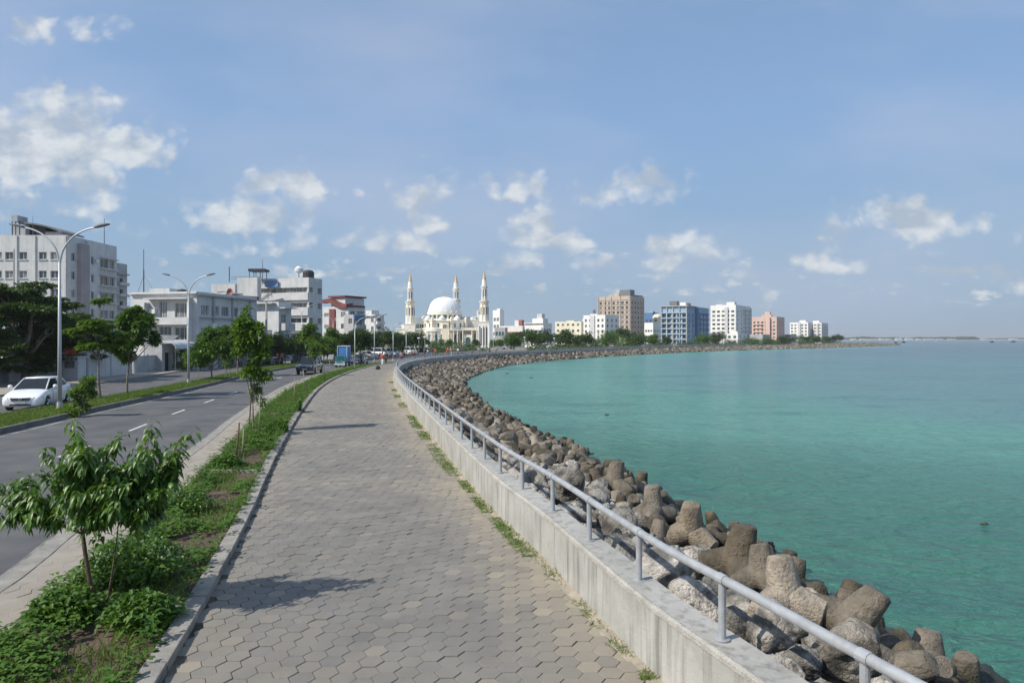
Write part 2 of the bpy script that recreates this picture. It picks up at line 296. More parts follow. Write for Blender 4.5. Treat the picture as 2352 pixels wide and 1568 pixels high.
# ---------------------------------------------------------------- materials
M = dict(
 asphalt=mat('asphalt', (.085,.086,.09), (.125,.124,.122), .7, .85, .5, 90, streak=.4, streakcol=(.055,.055,.058), ss=(.5,.16,1)),
 paver=mat('paver', (.172,.165,.153), (.212,.203,.186), 1.3, .9, .8, 70, streak=.35, streakcol=(.115,.108,.098), ss=(.9,.45,1), tone='tone', tonecol=(.35,.305,.235)),
 mortar=mat('mortar', (.20,.17,.13), (.42,.36,.28), 2.5, .95, 1, 60),
 paver2=mat('side_paving', (.36,.32,.27), (.27,.25,.22), 2.0, .9, .6, 60),
 kerb=mat('kerb', (.34,.32,.28), (.22,.21,.19), 2.5, .9, .8, 50, streak=.5),
 kerbd=mat('kerb_dark', (.17,.165,.155), (.10,.10,.10), 2.5, .9, .8, 50),
 soil=mat('soil', (.16,.115,.085), (.07,.05,.035), 2.5, 1, 2, 25),
 land=mat('land', (.30,.27,.22), (.17,.16,.12), .25, .95, 1, 8),
 wall=mat('sea_wall', (.43,.42,.39), (.31,.305,.28), 1.1, .9, .5, 14, streak=.9, streakcol=(.15,.145,.125), ss=(7, 7, .5)),
 steel=mat('steel', (.40,.42,.44), (.31,.325,.34), 5, .45, .15, 60, metal=.15, streak=.35, streakcol=(.20,.14,.10), ss=(5, 5, 9)),
 lampm=mat('lamp_metal', (.50,.52,.54), (.42,.44,.46), 2, .45, metal=.3),
 paint=mat('road_paint', (.72,.71,.67), (.42,.41,.39), 6, .8),
 boulder=mat('boulder', (.52,.47,.40), (.15,.135,.115), 2.6, .95, 6, 11, orand=.25, wet=1, detail=12, lo=.42, hi=.6),
 boulder2=mat('boulder_grey', (.38,.36,.32), (.11,.10,.09), 2.4, .95, 6, 10, orand=.3, wet=1, detail=12, lo=.42, hi=.62),
 tetra=mat('tetrapod', (.20,.165,.12), (.08,.068,.05), 2.2, .92, 3, 16, detail=9, orand=.45, wet=1),
 tetral=mat('tetrapod_light', (.36,.30,.22), (.15,.122,.09), 2.4, .92, 3, 16, detail=9, orand=.35, wet=1),
 bank=mat('bank', (.10,.09,.075), (.05,.045,.04), 2, 1, 2, 8),
 grass=mat('grass', (.07,.145,.02), (.135,.20,.035), 1.2, .75, trans=.25),
 weed=mat('weed_leaf', (.045,.115,.015), (.10,.195,.025), 1.5, .6, trans=.28),
 leaf=mat('leaf', (.04,.10,.015), (.115,.22,.03), 2.6, .42, trans=.25, spec=.5),
 leafy=mat('leaf_yellow', (.125,.22,.028), (.06,.13,.018), 2.2, .5, trans=.35),
 leafd=mat('leaf_dark', (.024,.06,.010), (.062,.12,.016), .9, .55, trans=.22),
 bark=mat('bark', (.30,.26,.21), (.13,.11,.09), 6, .95, 1.5, 30),
 barkd=mat('bark_brown', (.17,.12,.08), (.08,.055,.04), 8, .95, 1.5, 40),
 stake=mat('bamboo', (.34,.28,.20), (.20,.16,.11), 8, .9),
 rust=mat('rusty_stake', (.16,.09,.06), (.09,.06,.045), 8, .9),
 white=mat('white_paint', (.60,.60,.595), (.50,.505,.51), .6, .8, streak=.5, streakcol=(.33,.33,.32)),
 whitec=mat('white_clean', (.80,.79,.76), (.70,.69,.66), .4, .75, streak=.25, streakcol=(.5,.49,.45)),
 grey=mat('grey_paint', (.43,.435,.44), (.34,.345,.35), .6, .85, streak=.55, streakcol=(.24,.24,.24)),
 mauve=mat('mauve_paint', (.36,.33,.34), (.30,.27,.29), .6, .85, streak=.4),
 cream=mat('cream_paint', (.84,.765,.62), (.78,.70,.55), .3, .7, streak=.25, streakcol=(.62,.50,.34)),
 creamw=mat('ivory_paint', (.87,.84,.75), (.82,.775,.67), .3, .7, streak=.2, streakcol=(.66,.56,.40)),
 dome=mat('dome_white', (.86,.865,.875), (.80,.81,.83), .5, .5, streak=.35, streakcol=(.55,.57,.60)),
 gold=mat('gold', (.66,.47,.20), (.55,.38,.15), .8, .45, metal=.25),
 beige=mat('beige_paint', (.50,.425,.355), (.44,.37,.31), .3, .85, streak=.4, streakcol=(.30,.25,.21)),
 yellow=mat('pale_yellow_paint', (.74,.71,.56), (.68,.64,.50), .3, .85, streak=.3, streakcol=(.45,.42,.33)),
 blue=mat('blue_paint', (.32,.43,.54), (.26,.37,.48), .3, .8, streak=.3, streakcol=(.20,.30,.42)),
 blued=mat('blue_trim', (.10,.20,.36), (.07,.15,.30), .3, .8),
 peach=mat('peach_paint', (.64,.47,.40), (.56,.41,.35), .3, .85, streak=.3),
 red=mat('red_paint', (.20,.055,.05), (.14,.045,.042), .7, .7),
 redr=mat('red_tile', (.38,.12,.10), (.28,.10,.085), .7, .7),
 dark=mat('dark', (.035,.035,.04), None, 3, .6), mid=mat('mid_grey', (.20,.205,.21), (.14,.145,.15), 1.5, .8),
 glass=mat('glass', (.05,.065,.075), (.09,.11,.12), .5, .12, spec=.7), glasst=mat('teal_glass', (.045,.14,.15), (.03,.09,.10), .5, .15, spec=.7),
 curtain=mat('curtained_glass', (.11,.12,.125), (.30,.30,.29), 1.2, .25, spec=.6),
 frame=mat('frame', (.66,.67,.67), None, 1, .5), slab=mat('slab', (.52,.52,.50), (.38,.38,.37), .8, .85, streak=.5),
 fence=mat('fence_sheet', (.42,.45,.46), (.30,.33,.34), .8, .7, streak=.6), tarp=mat('blue_tarp', (.10,.20,.42), (.16,.30,.50), 1, .6),
 carw=mat('car_white', (.80,.81,.82), None, 1, .25, coat=.8), card=mat('car_dark', (.018,.024,.038), None, 1, .22, coat=.8),
 carg=mat('car_silver', (.42,.43,.44), None, 1, .3, metal=.5, coat=.5), carb=mat('car_blue', (.07,.14,.27), None, 1, .3, coat=.5), carr=mat('car_red', (.40,.05,.04), None, 1, .3, coat=.5),
 cabin=mat('car_glass', (.022,.028,.032), None, 1, .08, spec=.25), rubber=mat('rubber', (.02,.02,.02), None, 1, .8), chrome=mat('chrome', (.75,.76,.78), None, 1, .2, metal=1),
 lampg=mat('headlamp', (.62,.66,.70), (.35,.38,.42), 9, .12, spec=.8), plate=mat('plate', (.55,.57,.56), (.35,.37,.38), 30, .5),
 teal=mat('teal_paint', (.04,.20,.22), None, 1, .4), tealb=mat('blue_load', (.05,.17,.42), (.07,.22,.50), 2, .6),
 skin=mat('skin', (.28,.16,.10), None, 1, .6), hair=mat('hair', (.02,.017,.015), None, 1, .6),
 cw=mat('cloth_white', (.78,.80,.84), None, 1, .8), cb=mat('cloth_blue', (.10,.16,.32), None, 1, .8), cd=mat('cloth_black', (.025,.025,.03), None, 1, .85),
 cr=mat('cloth_red', (.55,.10,.06), None, 1, .8), cp=mat('cloth_pink', (.60,.36,.34), None, 1, .8), ck=mat('cloth_khaki', (.33,.28,.20), None, 1, .85),
 flower=mat('flower', (.62,.07,.03), None, 1, .6), sand=mat('sand', (.55,.46,.34), (.42,.35,.26), .4, .95, .5, 8),
 woods=mat('wooded', (.035,.07,.03), (.06,.10,.04), .02, .9), awn=mat('awning', (.55,.57,.58), (.40,.42,.44), 1.5, .7),
)

# ---------------------------------------------------------------- the ground and the roads
def build_land():
    ys = np.concatenate([np.arange(-40, 100, 2.), np.arange(100, 645, 6.)])
    w = W(ys)+.2; mb = MB()
    for a, y in zip(w, ys):
        mb.v += [(-2500, float(y), -.30), (float(a), float(y), -.30), (float(a), float(y), -2.6)]
    n = len(ys)
    for i in range(n-1):
        o = 3*i; mb.f += [(o, o+1, o+4, o+3), (o+1, o+2, o+5, o+4)]
    xe = float(w[-1]); b = len(mb.v); o = 3*(n-1)
    mb.v += [(xe, 1300, -.30), (-2500, 1300, -.30), (xe, 1300, -2.6)]
    mb.f += [(o, o+1, b, b+1), (o+1, o+2, b+2, b)]
    mb.build('ground', M['land'])['kind'] = 'structure'
build_land()
Y0, Y1 = -6, 560
strip('road', M1, Rr, Y0, Y1, -.12, -.12, M['asphalt'])
road2 = strip('far_carriageway', Q, M2, Y0, Y1, -.12, -.12, M['asphalt'])
strip('far_pavement', lambda y: Q(y)-7.5, lambda y: Q(y)-.15, Y0, Y1, .0, .0, M['paver2'], sides=True)
strip('far_pavement_kerb', lambda y: Q(y)-.15, lambda y: Q(y)+.0, Y0, Y1, .02, .02, M['kerb'], sides=True)
strip('roadside_paving', Rr, L, Y0, Y1, .0, .0, M['paver2'], sides=True)
strip('planter_soil', L, K, Y0, Y1, .05, .05, M['soil'])
strip('median_soil', lambda y: M2(y)+.15, lambda y: M1(y)-.18, Y0, Y1, .06, .06, M['soil'])
strip('median_kerb', lambda y: M1(y)-.18, M1, Y0, Y1, .11, .11, M['kerbd'], sides=True, thick=.24)
strip('median_kerb', M2, lambda y: M2(y)+.15, Y0, Y1, .11, .11, M['kerbd'], sides=True, thick=.24)
# the pale strip of road paint and gutter beside the median, edge line and lane dashes
strip('gutter', lambda y: M1(y)+.02, lambda y: M1(y)+.42, Y0, Y1, -.116, -.116, mat('gutter_dust', (.34,.33,.30), (.13,.13,.125), 1.5, .9, lo=.38, hi=.62))
strip('road_edge_kerb', lambda y: Rr(y)-.02, lambda y: Rr(y)+.28, Y0, Y1, .012, .012, M['kerb'], sides=True, thick=.14)
strip('gutter', lambda y: Rr(y)-.24, lambda y: Rr(y)-.03, Y0, Y1, -.115, -.115, mat('gutter_dust_pale', (.30,.29,.265), (.12,.12,.115), 2.5, .9))
strip('gutter', lambda y: Q(y)+.02, lambda y: Q(y)+.5, Y0, Y1, -.116, -.116, mat('gutter_dust_far', (.20,.195,.18), (.10,.10,.10), 2.5, .9))
def dashes():
    mb = MB(); y = 3.2
    f = lambda y: .56*Rr(y)+.44*M1(y)
    while y < 300:
        a, b = y, y+2.2
        xa, xb = f(a), f(b)
        mb.quad((xa-.06, a, -.113), (xa+.06, a, -.113), (xb+.06, b, -.113), (xb-.06, b, -.113)); y += 5.9
    o = mb.build('lane_dashes', M['paint']); o['kind'] = 'structure'
dashes()

# ---------------------------------------------------------------- the hexagon paved promenade
strip('promenade_bed', K, lambda y: W(y)+.1, Y0, Y1, -.010, -.010, mat('joint_sand', (.075,.065,.052), (.20,.165,.12), 1.2, .95, 1, 60))
def hex_mesh(name, fa, fb, y0, y1, w, m, warmf):
    s = w/2; dx = .75*w; dy = s*math.sqrt(3)
    cs = []
    x0 = -40
    for i in range(int(60/dx)):
        x = x0+i*dx
        ys = np.arange(y0+(dy/2 if i % 2 else 0), y1, dy)
        a = fa(ys); b = fb(ys); k = (x > a+.03) & (x < b+.02)
        for y in ys[k]: cs.append((x, y))
    c = np.array(cs); n = len(c)
    ang = np.arange(6)*math.pi/3
    hx = np.stack([np.cos(ang)*s, np.sin(ang)*s], 1)
    z = nrg.normal(0, .003, n); tx = nrg.normal(0, .011, n); ty = nrg.normal(0, .011, n)
    V = np.zeros((n, 18, 3))
    for r, (sc, dz) in enumerate(((.945, .004), (.967, .000), (.971, -.022))):
        p = hx*sc*1.0
        V[:, r*6:(r+1)*6, 0] = c[:, 0:1]+p[None, :, 0]; V[:, r*6:(r+1)*6, 1] = c[:, 1:2]+p[None, :, 1]
        V[:, r*6:(r+1)*6, 2] = z[:, None]+dz+tx[:, None]*p[None, :, 0]+ty[:, None]*p[None, :, 1]
    base = (np.arange(n)*18)[:, None, None]
    qs = []
    for r in range(2):
        for k in range(6):
            a = r*6+k; b = r*6+(k+1) % 6; qs.append((a, a+6, b+6, b))
    qs += [(0, 1, 2, 3), (0, 3, 4, 5)]
    F = (base+np.array(qs)[None]).reshape(-1, 4)
    warm = warmf(c[:, 0], c[:, 1])
    t = np.clip(warm*(.62+.3*nrg.random(n))+nrg.normal(.0, .065, n)+(nrg.random(n) < .05)*.3+(nrg.random(n) < .10)*-.12, 0, 1)
    me = npmesh(name, V.reshape(-1, 3), F, m, {'tone': np.repeat(t, 18)})
    o = link(name, me); o['kind'] = 'structure'; return o
def warm1(x, y):
    r = np.clip(1-(W(y)-x)/1.7, 0, 1); l = np.clip(1-(x-K(y))/.9, 0, 1)
    big = .10*np.sin(y*2.1+x*.4)+.10*np.sin(y*.83+1)+.10*np.sin(y*1.37+x*.9)
    far = np.clip((y-10)/25, 0, 1)*.12
    return .10+r**1.3*.95+l*.30+np.clip(big, 0, 1)*1.0+far
hex_mesh('promenade', K, W, .5, 100, .285, M['paver'], warm1)
strip('promenade_far', K, W, 99, Y1, .002, .002, mat('far_paver', (.27,.26,.235), (.22,.212,.195), 1, .9))
hex_mesh('roadside_pavers', lambda y: Rr(y)+.22, L, .5, 70, .36, mat('paver_pale', (.30,.27,.225), (.38,.34,.28), 1.3, .9, .8, 60, tone='tone', tonecol=(.26,.235,.20)), lambda x, y: 0*x+.25)

# planter kerb: pale top, upright side, made of long blocks
def planter_kerb():
    mb = MB(); md = MB(); y = -2.0
    while y < 300:
        ln = .92 if y < 60 else 5
        for q in range(1 if y < 60 else 1):
            a, b = y+.008, y+ln-.008; j = rng.gauss(0, .006); h = .105+rng.gauss(0, .006)
            xa, xb = K(a)+j, K(b)+j
            vs = [(xa-.24, a, 0), (xa, a, 0), (xb, b, 0), (xb-.24, b, 0)]
            mb.add([(x, yy, -.05) for x, yy, _ in vs]+[(x, yy, h) for x, yy, _ in vs], [(4,5,6,7),(0,1,5,4),(1,2,6,5),(2,3,7,6),(3,0,4,7)])
        y += ln
    o = mb.build('planter_kerb', M['kerb'], bevel=.012); o['kind'] = 'structure'
    y = 1; mb = MB()
    for yy, in ((17.6,), (31,), (8.6,)):
        mb.box(L(yy)+.1, K(yy)-.25, yy-.07, yy+.07, 0, .13)
    tag(mb.build('planter_divider', M['kerb'], bevel=.012), kind='structure')
planter_kerb()

# ---------------------------------------------------------------- the sea wall and its railing
def arc(f, y0, y1, step):
    out = [y0]; y = y0
    while y < y1:
        s = f(y+.1)-f(y); y += step*.1/math.hypot(s, .1); out.append(y)
    return out
def wnorm(y):
    s = (W(y+.3)-W(y-.3))/.6; l = math.hypot(1, s); return Vector((1/l, -s/l, 0))     # towards the sea
def build_wall():
    mb = MB(); ys = arc(W, -4, 560, .6)
    prof = [(-.0, -.1), (-.0, WH-.02), (.02, WH), (.40, WH), (.42, WH-.02), (.44, -2.2)]
    for i, y in enumerate(ys):
        n = wnorm(y); p = Vector((W(y), y, 0))
        wob = .006*math.sin(i*1.7)+.004*math.sin(i*.63)
        for d, z in prof:
            q = p+n*(d+(wob if z > 0 else 0)); mb.v.append((q.x, q.y, z+(.006*math.sin(i*.9) if z > .3 else 0)))
    k = len(prof)
    for i in range(len(ys)-1):
        for j in range(k-1): a = i*k+j; mb.f.append((a, a+1, a+k+1, a+k))
    o = mb.build('sea_wall', M['wall'])
    tag(o, 'low concrete sea wall with stained sides, curving between the paved promenade and the rocks', 'wall')
    # pale bevelled edge of the top is part of the wall
    e = MB()
    for s, (d, z) in enumerate(((-.012, WH-.05), )):
        pts = [Vector((W(y), y, z))+wnorm(y)*d for y in ys]
        b0 = len(e.v)
        for p, y in zip(pts, ys):
            n = wnorm(y)
            for dd, zz in ((0, 0), (0, .045), (.035, .062), (.06, .058)):
                q = p+n*dd; e.v.append((q.x, q.y, q.z+zz))
        for i in range(len(pts)-1):
            for j in range(3): a = b0+i*4+j; e.f.append((a, a+1, a+5, a+4))
    e.build('edge_strip', mat('edge_mortar', (.50,.48,.43), (.36,.34,.30), 5, .9, 1.5, 40), o)
    # dusty foot of the wall
    ft = strip('wall_foot_mortar', lambda y: W(y)-.16, lambda y: W(y)+.02, -3, 120, .002, .03, mat('foot_mortar', (.50,.43,.34), (.33,.29,.23), 5, .95, 1.5, 50))
build_wall()
def build_rail():
    root = empty('railing', (W(6)+.2, 6, WH), 'grey painted steel handrail on posts along the top of the sea wall', 'railing')
    o = root.location
    mb = MB(); ys = arc(W, -3, 330, .5)
    pts = [Vector((W(y), y, WH+.56))+wnorm(y)*.21 for y in ys]
    mb.tube(pts, .046, 10)
    mb.build('handrail', M['steel'], root, o, smooth=True)
    ps = arc(W, 2.64, 330, 1.655)
    # the first posts stand where the photograph shows them
    shift = 6.30-min(ps, key=lambda y: abs(y-6.3)); ps = [p+shift for p in ps]
    pm = MB().tube([(0, 0, .012), (0, 0, .56)], .036, 12).mesh('post', M['steel'], smooth=False)
    fm = MB().lathe(0, 0, [(.075, 0), (.075, .008), (.045, .014)], 14).mesh('foot_plate', M['steel'])
    cm = MB().tube([(0, -.05, 0), (0, .05, 0)], .053, 12).mesh('collar', M['steel'])
    far = MB()
    for i, y in enumerate(ps):
        n = wnorm(y); p = Vector((W(y), y, WH))+n*.21-o; rz = math.atan2(n.y, n.x)
        if i < 100:
            q = link('post', pm, root, p, rz)
            if i < 40: link('foot_plate', fm, q); link('collar', cm, q, (0, 0, .56))
        if i >= 100 or y > 52:
            # past the bend the railing has close-set uprights as well
            pass
    for y in arc(W, 54, 330, .42):
        n = wnorm(y); p = Vector((W(y), y, WH))+n*.21
        far.tube([p, p+Vector((0, 0, .56))], .014, 4, cap=False)
    b = far.build('baluster', M['lampm'], root, o); b['kind'] = 'stuff'
    low = MB(); ys = arc(W, 54, 330, 1.2)
    low.tube([Vector((W(y), y, WH+.07))+wnorm(y)*.21 for y in ys], .018, 5); low.build('bottom_rail', M['lampm'], root, o)
build_rail()

# ---------------------------------------------------------------- the sea
def build_water():
    m = bpy.data.materials.new('water'); m.use_nodes = True; nt = m.node_tree; N = nt.nodes; Lk = nt.links; b = N['Principled BSDF']
    tc = N.new('ShaderNodeTexCoord')
    def nz(sc, det, scl=(1, 1, 1), loc=(0, 0, 0), ro=.55, rz=0, dist=0):
        mp = N.new('ShaderNodeMapping'); mp.inputs['Scale'].default_value = scl; mp.inputs['Location'].default_value = loc; mp.inputs['Rotation'].default_value[2] = rz
        Lk.new(tc.outputs['Object'], mp.inputs[0]); n = N.new('ShaderNodeTexNoise'); n.inputs['Scale'].default_value = sc; n.inputs['Detail'].default_value = det
        n.inputs['Roughness'].default_value = ro; n.inputs['Distortion'].default_value = dist; Lk.new(mp.outputs[0], n.inputs['Vector']); return n.outputs[0]
    def rmp(v, a, bb, c=0, d=1, t='SMOOTHSTEP'):
        r = N.new('ShaderNodeMapRange'); r.interpolation_type = t; Lk.new(v, r.inputs[0]); r.inputs[1].default_value = a; r.inputs[2].default_value = bb
        r.inputs[3].default_value = c; r.inputs[4].default_value = d; return r.outputs[0]
    def mx(f, a, bb):
        x = N.new('ShaderNodeMix'); x.data_type = 'RGBA'; Lk.new(f, x.inputs[0])
        for i, v in ((6, a), (7, bb)):
            if isinstance(v, tuple): x.inputs[i].default_value = (*v, 1)
            else: Lk.new(v, x.inputs[i])
        return x.outputs[2]
    def mt(op, a, bb):
        x = N.new('ShaderNodeMath'); x.operation = op
        for i, v in ((0, a), (1, bb)):
            if isinstance(v, (int, float)): x.inputs[i].default_value = v
            else: Lk.new(v, x.inputs[i])
        return x.outputs[0]
    # depth of the water over the sandy shelf: attribute laid from the distance to the shore
    at_ = N.new('ShaderNodeAttribute'); at_.attribute_name = 'depth'
    patch = nz(.03, 5, (.6, 1.3, 1)); patch2 = nz(.16, 5, (.6, 1.4, 1), (4, 2, 0))
    d = mt('ADD', at_.outputs['Fac'], mt('MULTIPLY', mt('SUBTRACT', patch, .5), .55))
    c = mx(rmp(d, .02, .24), (.042,.165,.12), (.09,.27,.215))
    c = mx(rmp(d, .26, .50), c, (.10,.225,.22))
    c = mx(rmp(d, .48, .80), c, (.10,.16,.185))
    c = mx(rmp(patch2, .50, .72, 0, .55), c, (.03,.13,.115))
    Lk.new(c, b.inputs['Base Color'])
    b.inputs['Roughness'].default_value = .24; b.inputs['IOR'].default_value = 1.33; b.inputs['Specular IOR Level'].default_value = .5
    h = mt('ADD', mt('MULTIPLY', nz(1.25, 4, (.55, 1.25, 1), rz=R_(-12), ro=.5, dist=.5), 1.0), mt('MULTIPLY', nz(4.2, 5, (.6, 1.2, 1), (3, 1, 0), .6, R_(14), .4), .36))
    h = mt('ADD', h, mt('MULTIPLY', nz(.22, 3, (.5, 1.2, 1), rz=R_(8)), 1.1))
    bp = N.new('ShaderNodeBump'); bp.inputs['Strength'].default_value = 1; bp.inputs['Distance'].default_value = .6
    Lk.new(h, bp.inputs['Height']); Lk.new(bp.outputs[0], b.inputs['Normal'])
    # grid: fine near the shore, coarse out to the horizon
    xs = np.concatenate([-8+np.arange(0, 60, 1.5), 52+np.arange(0, 400, 10.), 460+np.arange(1, 28)**2*12.]); xs = np.concatenate([[-9000, -3000, -800, -200, -60, -30], xs, [9500]])
    ys = np.concatenate([[-300, -60, -20], np.arange(-8, 60, 1.5), np.arange(60, 700, 8.), 700+np.arange(1, 28)**2*12., [12000]])
    X, Yg = np.meshgrid(xs, ys); sh = E(np.clip(Yg, -8, 700))
    dist = np.maximum(X-sh, 0)
    dep = np.clip(dist/42, 0, 1)*.50*np.clip((np.hypot(X, Yg)-12)/40, .25, 1)+np.clip((np.hypot(X, Yg)-130)/400, 0, 1)*.35+np.clip((Yg-16)/24, 0, 1)*.10
    V = np.stack([X.ravel(), Yg.ravel(), np.full(X.size, ZW)], 1)
    ny, nx = X.shape; i = np.arange(ny-1)[:, None]*nx+np.arange(nx-1)[None]
    F = np.stack([i, i+1, i+nx+1, i+nx], -1).reshape(-1, 4)
    o = link('sea', npmesh('sea', V, F, m, {'depth': dep.ravel()})); o['kind'] = 'structure'
build_water()

# ---------------------------------------------------------------- the rock bank
def zs(x, y):
    a = W(y)+.45; t = (x-a)/(max(E(y)-a, .5)); return -.20-1.12*t
def build_bank():
    mb = MB(); ys = arc(W, -6, 600, 1.5)
    for y in ys:
        a = W(y)+.40; e = E(y)
        for t in (0, .5, 1, 1.5): x = a+(e-a)*t; mb.v.append((x, y, -.45-1.12*t))
    for i in range(len(ys)-1):
        for j in range(3): q = i*4+j; mb.f.append((q, q+1, q+5, q+4))
    mb.build('rock_bank', M['bank'])['kind'] = 'structure'
build_bank()
def rock_mesh(name, seed, sub, m, amp=.16, ang=True):
    bm = bmesh.new(); bmesh.ops.create_icosphere(bm, subdivisions=sub, radius=.5)
    r = random.Random(seed); off = Vector((r.uniform(0, 50), r.uniform(0, 50), r.uniform(0, 50)))
    planes = [(Vector((r.gauss(0, 1), r.gauss(0, 1), r.gauss(0, 1))).normalized(), r.uniform(.25, .37)) for _ in range(14)]
    for v in bm.verts:
        p = v.co.copy()
        if ang:
            for n, d in planes:
                k = p.dot(n)-d
                if k > 0: p -= n*k*.95
        p *= 1+amp*(mnoise.noise(p*2.2+off))
        p += p.normalized()*(.055*mnoise.noise(p*7+off)+.028*mnoise.noise(p*17+off)+(.012*mnoise.noise(p*40+off) if sub > 3 else 0))
        v.co = Vector((p.x*1.1, p.y*1.0, p.z*.86))*1.16
    me = bpy.data.meshes.new(name); bm.to_mesh(me); bm.free(); me.materials.append(m)
    if sub > 3: me.shade_smooth()
    return me
def tetra_mesh(name, seed, m):
    """four blunt legs with flat chamfered ends growing out of one body"""
    r = random.Random(seed); mb = MB(); dirs = [Vector((0, 0, 1))]
    for k in range(3):
        a = k*2*math.pi/3+.3; dirs.append(Vector((math.cos(a)*.943, math.sin(a)*.943, -.333)))
    for d in dirs:
        w = r.uniform(-.03, .03); mb.tube([d*.0, d*.12, d*.28, d*.45, d*.62, d*.76, d*.795], [.35, .345, .325, .30, .275, .25+w*.5, .205], 14)
    mb.lathe(0, 0, [(.10, -.34), (.27, -.24), (.335, -.05), (.32, .12), (.25, .26)], 14)
    me = mb.mesh(name, m); off = Vector((r.uniform(0, 50),)*3)
    for v in me.vertices: v.co = v.co*(1+.05*mnoise.noise(v.co*2.5+off)+.035*mnoise.noise(v.co*8+off))
    me.shade_smooth(); me.set_sharp_from_angle(angle=R_(38)); return me
def build_rocks():
    bms = [rock_mesh('boulder', 10+i, 4, M['boulder'] if i % 2 else M['boulder2']) for i in range(8)]
    tms = [tetra_mesh('tetrapod', 40+i, M['tetral'] if i in (1, ) else M['tetra']) for i in range(4)]
    r = random.Random(3)
    placed = []
    def put(name, me, p, s, rot, label, cat, grp):
        o = link(name, me, None, p); o.scale = s if isinstance(s, tuple) else (s, s, s); o.rotation_euler = rot
        tag(o, label, cat, grp); return o
    gB = 'boulders heaped between the sea wall and the water'; gT = 'tetrapods along the water edge'
    # rocks the photograph shows large, placed one by one: bearing px, Y, height of centre, size
    heroB = [(1775,1445,6.75,.58,'big pitted boulder with a domed white top just below the handrail, second nearest the camera'),
             (1945,1500,6.6,.68,'round pale pitted boulder nearest the camera, crossed by the handrail'),
             (1520,1310,9.0,.85,'long flat topped white boulder with a dark underside against the sea wall'),
             (1590,1385,7.9,.62,'squarish grey boulder just below the long flat white one'),
             (1840,1515,6.5,.34,'small grey boulder wedged between the two big pitted white boulders'),
             (1700,1440,7.2,.45,'small dark pitted boulder left of the big domed white one'),
             (1300,1105,15.5,.8,'grey boulder with a rounded top beside the wall under the bend of the handrail'),
             (1790,1560,6.1,.45,'small grey rock at the bottom edge against the sea wall')]
    for px, py, Y, s, lab in heroB:
        p = at(px, py, Y); placed.append((p.x, p.y, s*.55))
        put('boulder', bms[r.randrange(8)], p, (s, s, s*.95), (r.uniform(0, 6), r.uniform(-.3, .3), r.uniform(0, 6)), lab, 'boulder', gB)
    heroT = [(1695,1290,11.6,0.80,(R_(4),R_(10),.3),0,'tall brown tetrapod with one leg standing straight up above the water'),
             (1955,1430,9.2,0.72,(R_(10),R_(38),.15),0,'large brown tetrapod leaning seaward near the bottom right corner'),
             (1800,1370,9.6,0.71,(R_(-5),R_(6),1.2),1,'pale tetrapod with an upright leg beside the big domed white boulder'),
             (1750,1320,10.8,0.60,(R_(-10),R_(5),.5),0,'small brown tetrapod between the tall one and the pale one'),
             (1585,1215,14.2,0.76,(R_(10),R_(-15),.9),1,'tetrapod with a sunlit chamfered face at the water edge left of the tall one'),
             (2050,1540,8.0,0.58,(R_(60),R_(20),.7),0,'dark wet tetrapod lying at the bottom right end of the bank'),
             (2135,1560,8.5,0.55,(R_(80),R_(10),2.1),0,'dark tetrapod lying half in the water at the bottom right'),
             (1500,1170,16.2,0.71,(R_(0),R_(4),2.0),0,'brown upright tetrapod of the near bank'),
             (1410,1110,19.5,0.80,(R_(5),R_(12),1.0),0,'tall leaning tetrapod midway along the near bank')]
    for px, py, Y, s, rot, k, lab in heroT:
        p = at(px, py, Y); placed.append((p.x, p.y, s*.5))
        put('tetrapod', tms[k], p, s, rot, lab, 'tetrapod', gT)
    for px, py, Y, s in ((2255,1562,9.4,.75),):
        p = at(px, py, Y); put('boulder', bms[2], Vector((p.x, p.y, ZW+.02)), (s*1.2, s, s*.6), (0, 0, 1), 'low dark rock standing alone in the water at the bottom right', 'boulder', gB).data
    ps = arc(W, 6.3, 90, 1.655); ordn = ('nearest', 'second', 'third', 'fourth', 'fifth', 'sixth', 'seventh', 'eighth', 'ninth', 'tenth', 'eleventh', 'twelfth')
    def where(kind, x, y, t, big):
        yy = y+(x-W(y))*.28; i = min(range(len(ps)), key=lambda k: abs(ps[k]-yy)); sz = 'large' if big else 'small'
        row = 'against the sea wall' if t < .2 else 'just off the wall' if t < .42 else 'midway down the bank' if t < .68 else 'low on the bank' if t < .88 else 'at the water edge'
        if y < 5.2: return '%s %s %s, nearer than the first railing post in view' % (sz, kind, row)
        if i < 12: return '%s %s %s, level with the %s railing post in view' % (sz, kind, row, ordn[i])
        return '%s %s %s, %s' % (sz, kind, row, 'midway to the bend of the bay' if y < 36 else 'before the bend of the bay' if y < 52 else 'at the bend of the bay')
    nb = len(heroB)+1; nt = len(heroT); y = 3.0; farv = []
    row = 0
    mesg = []
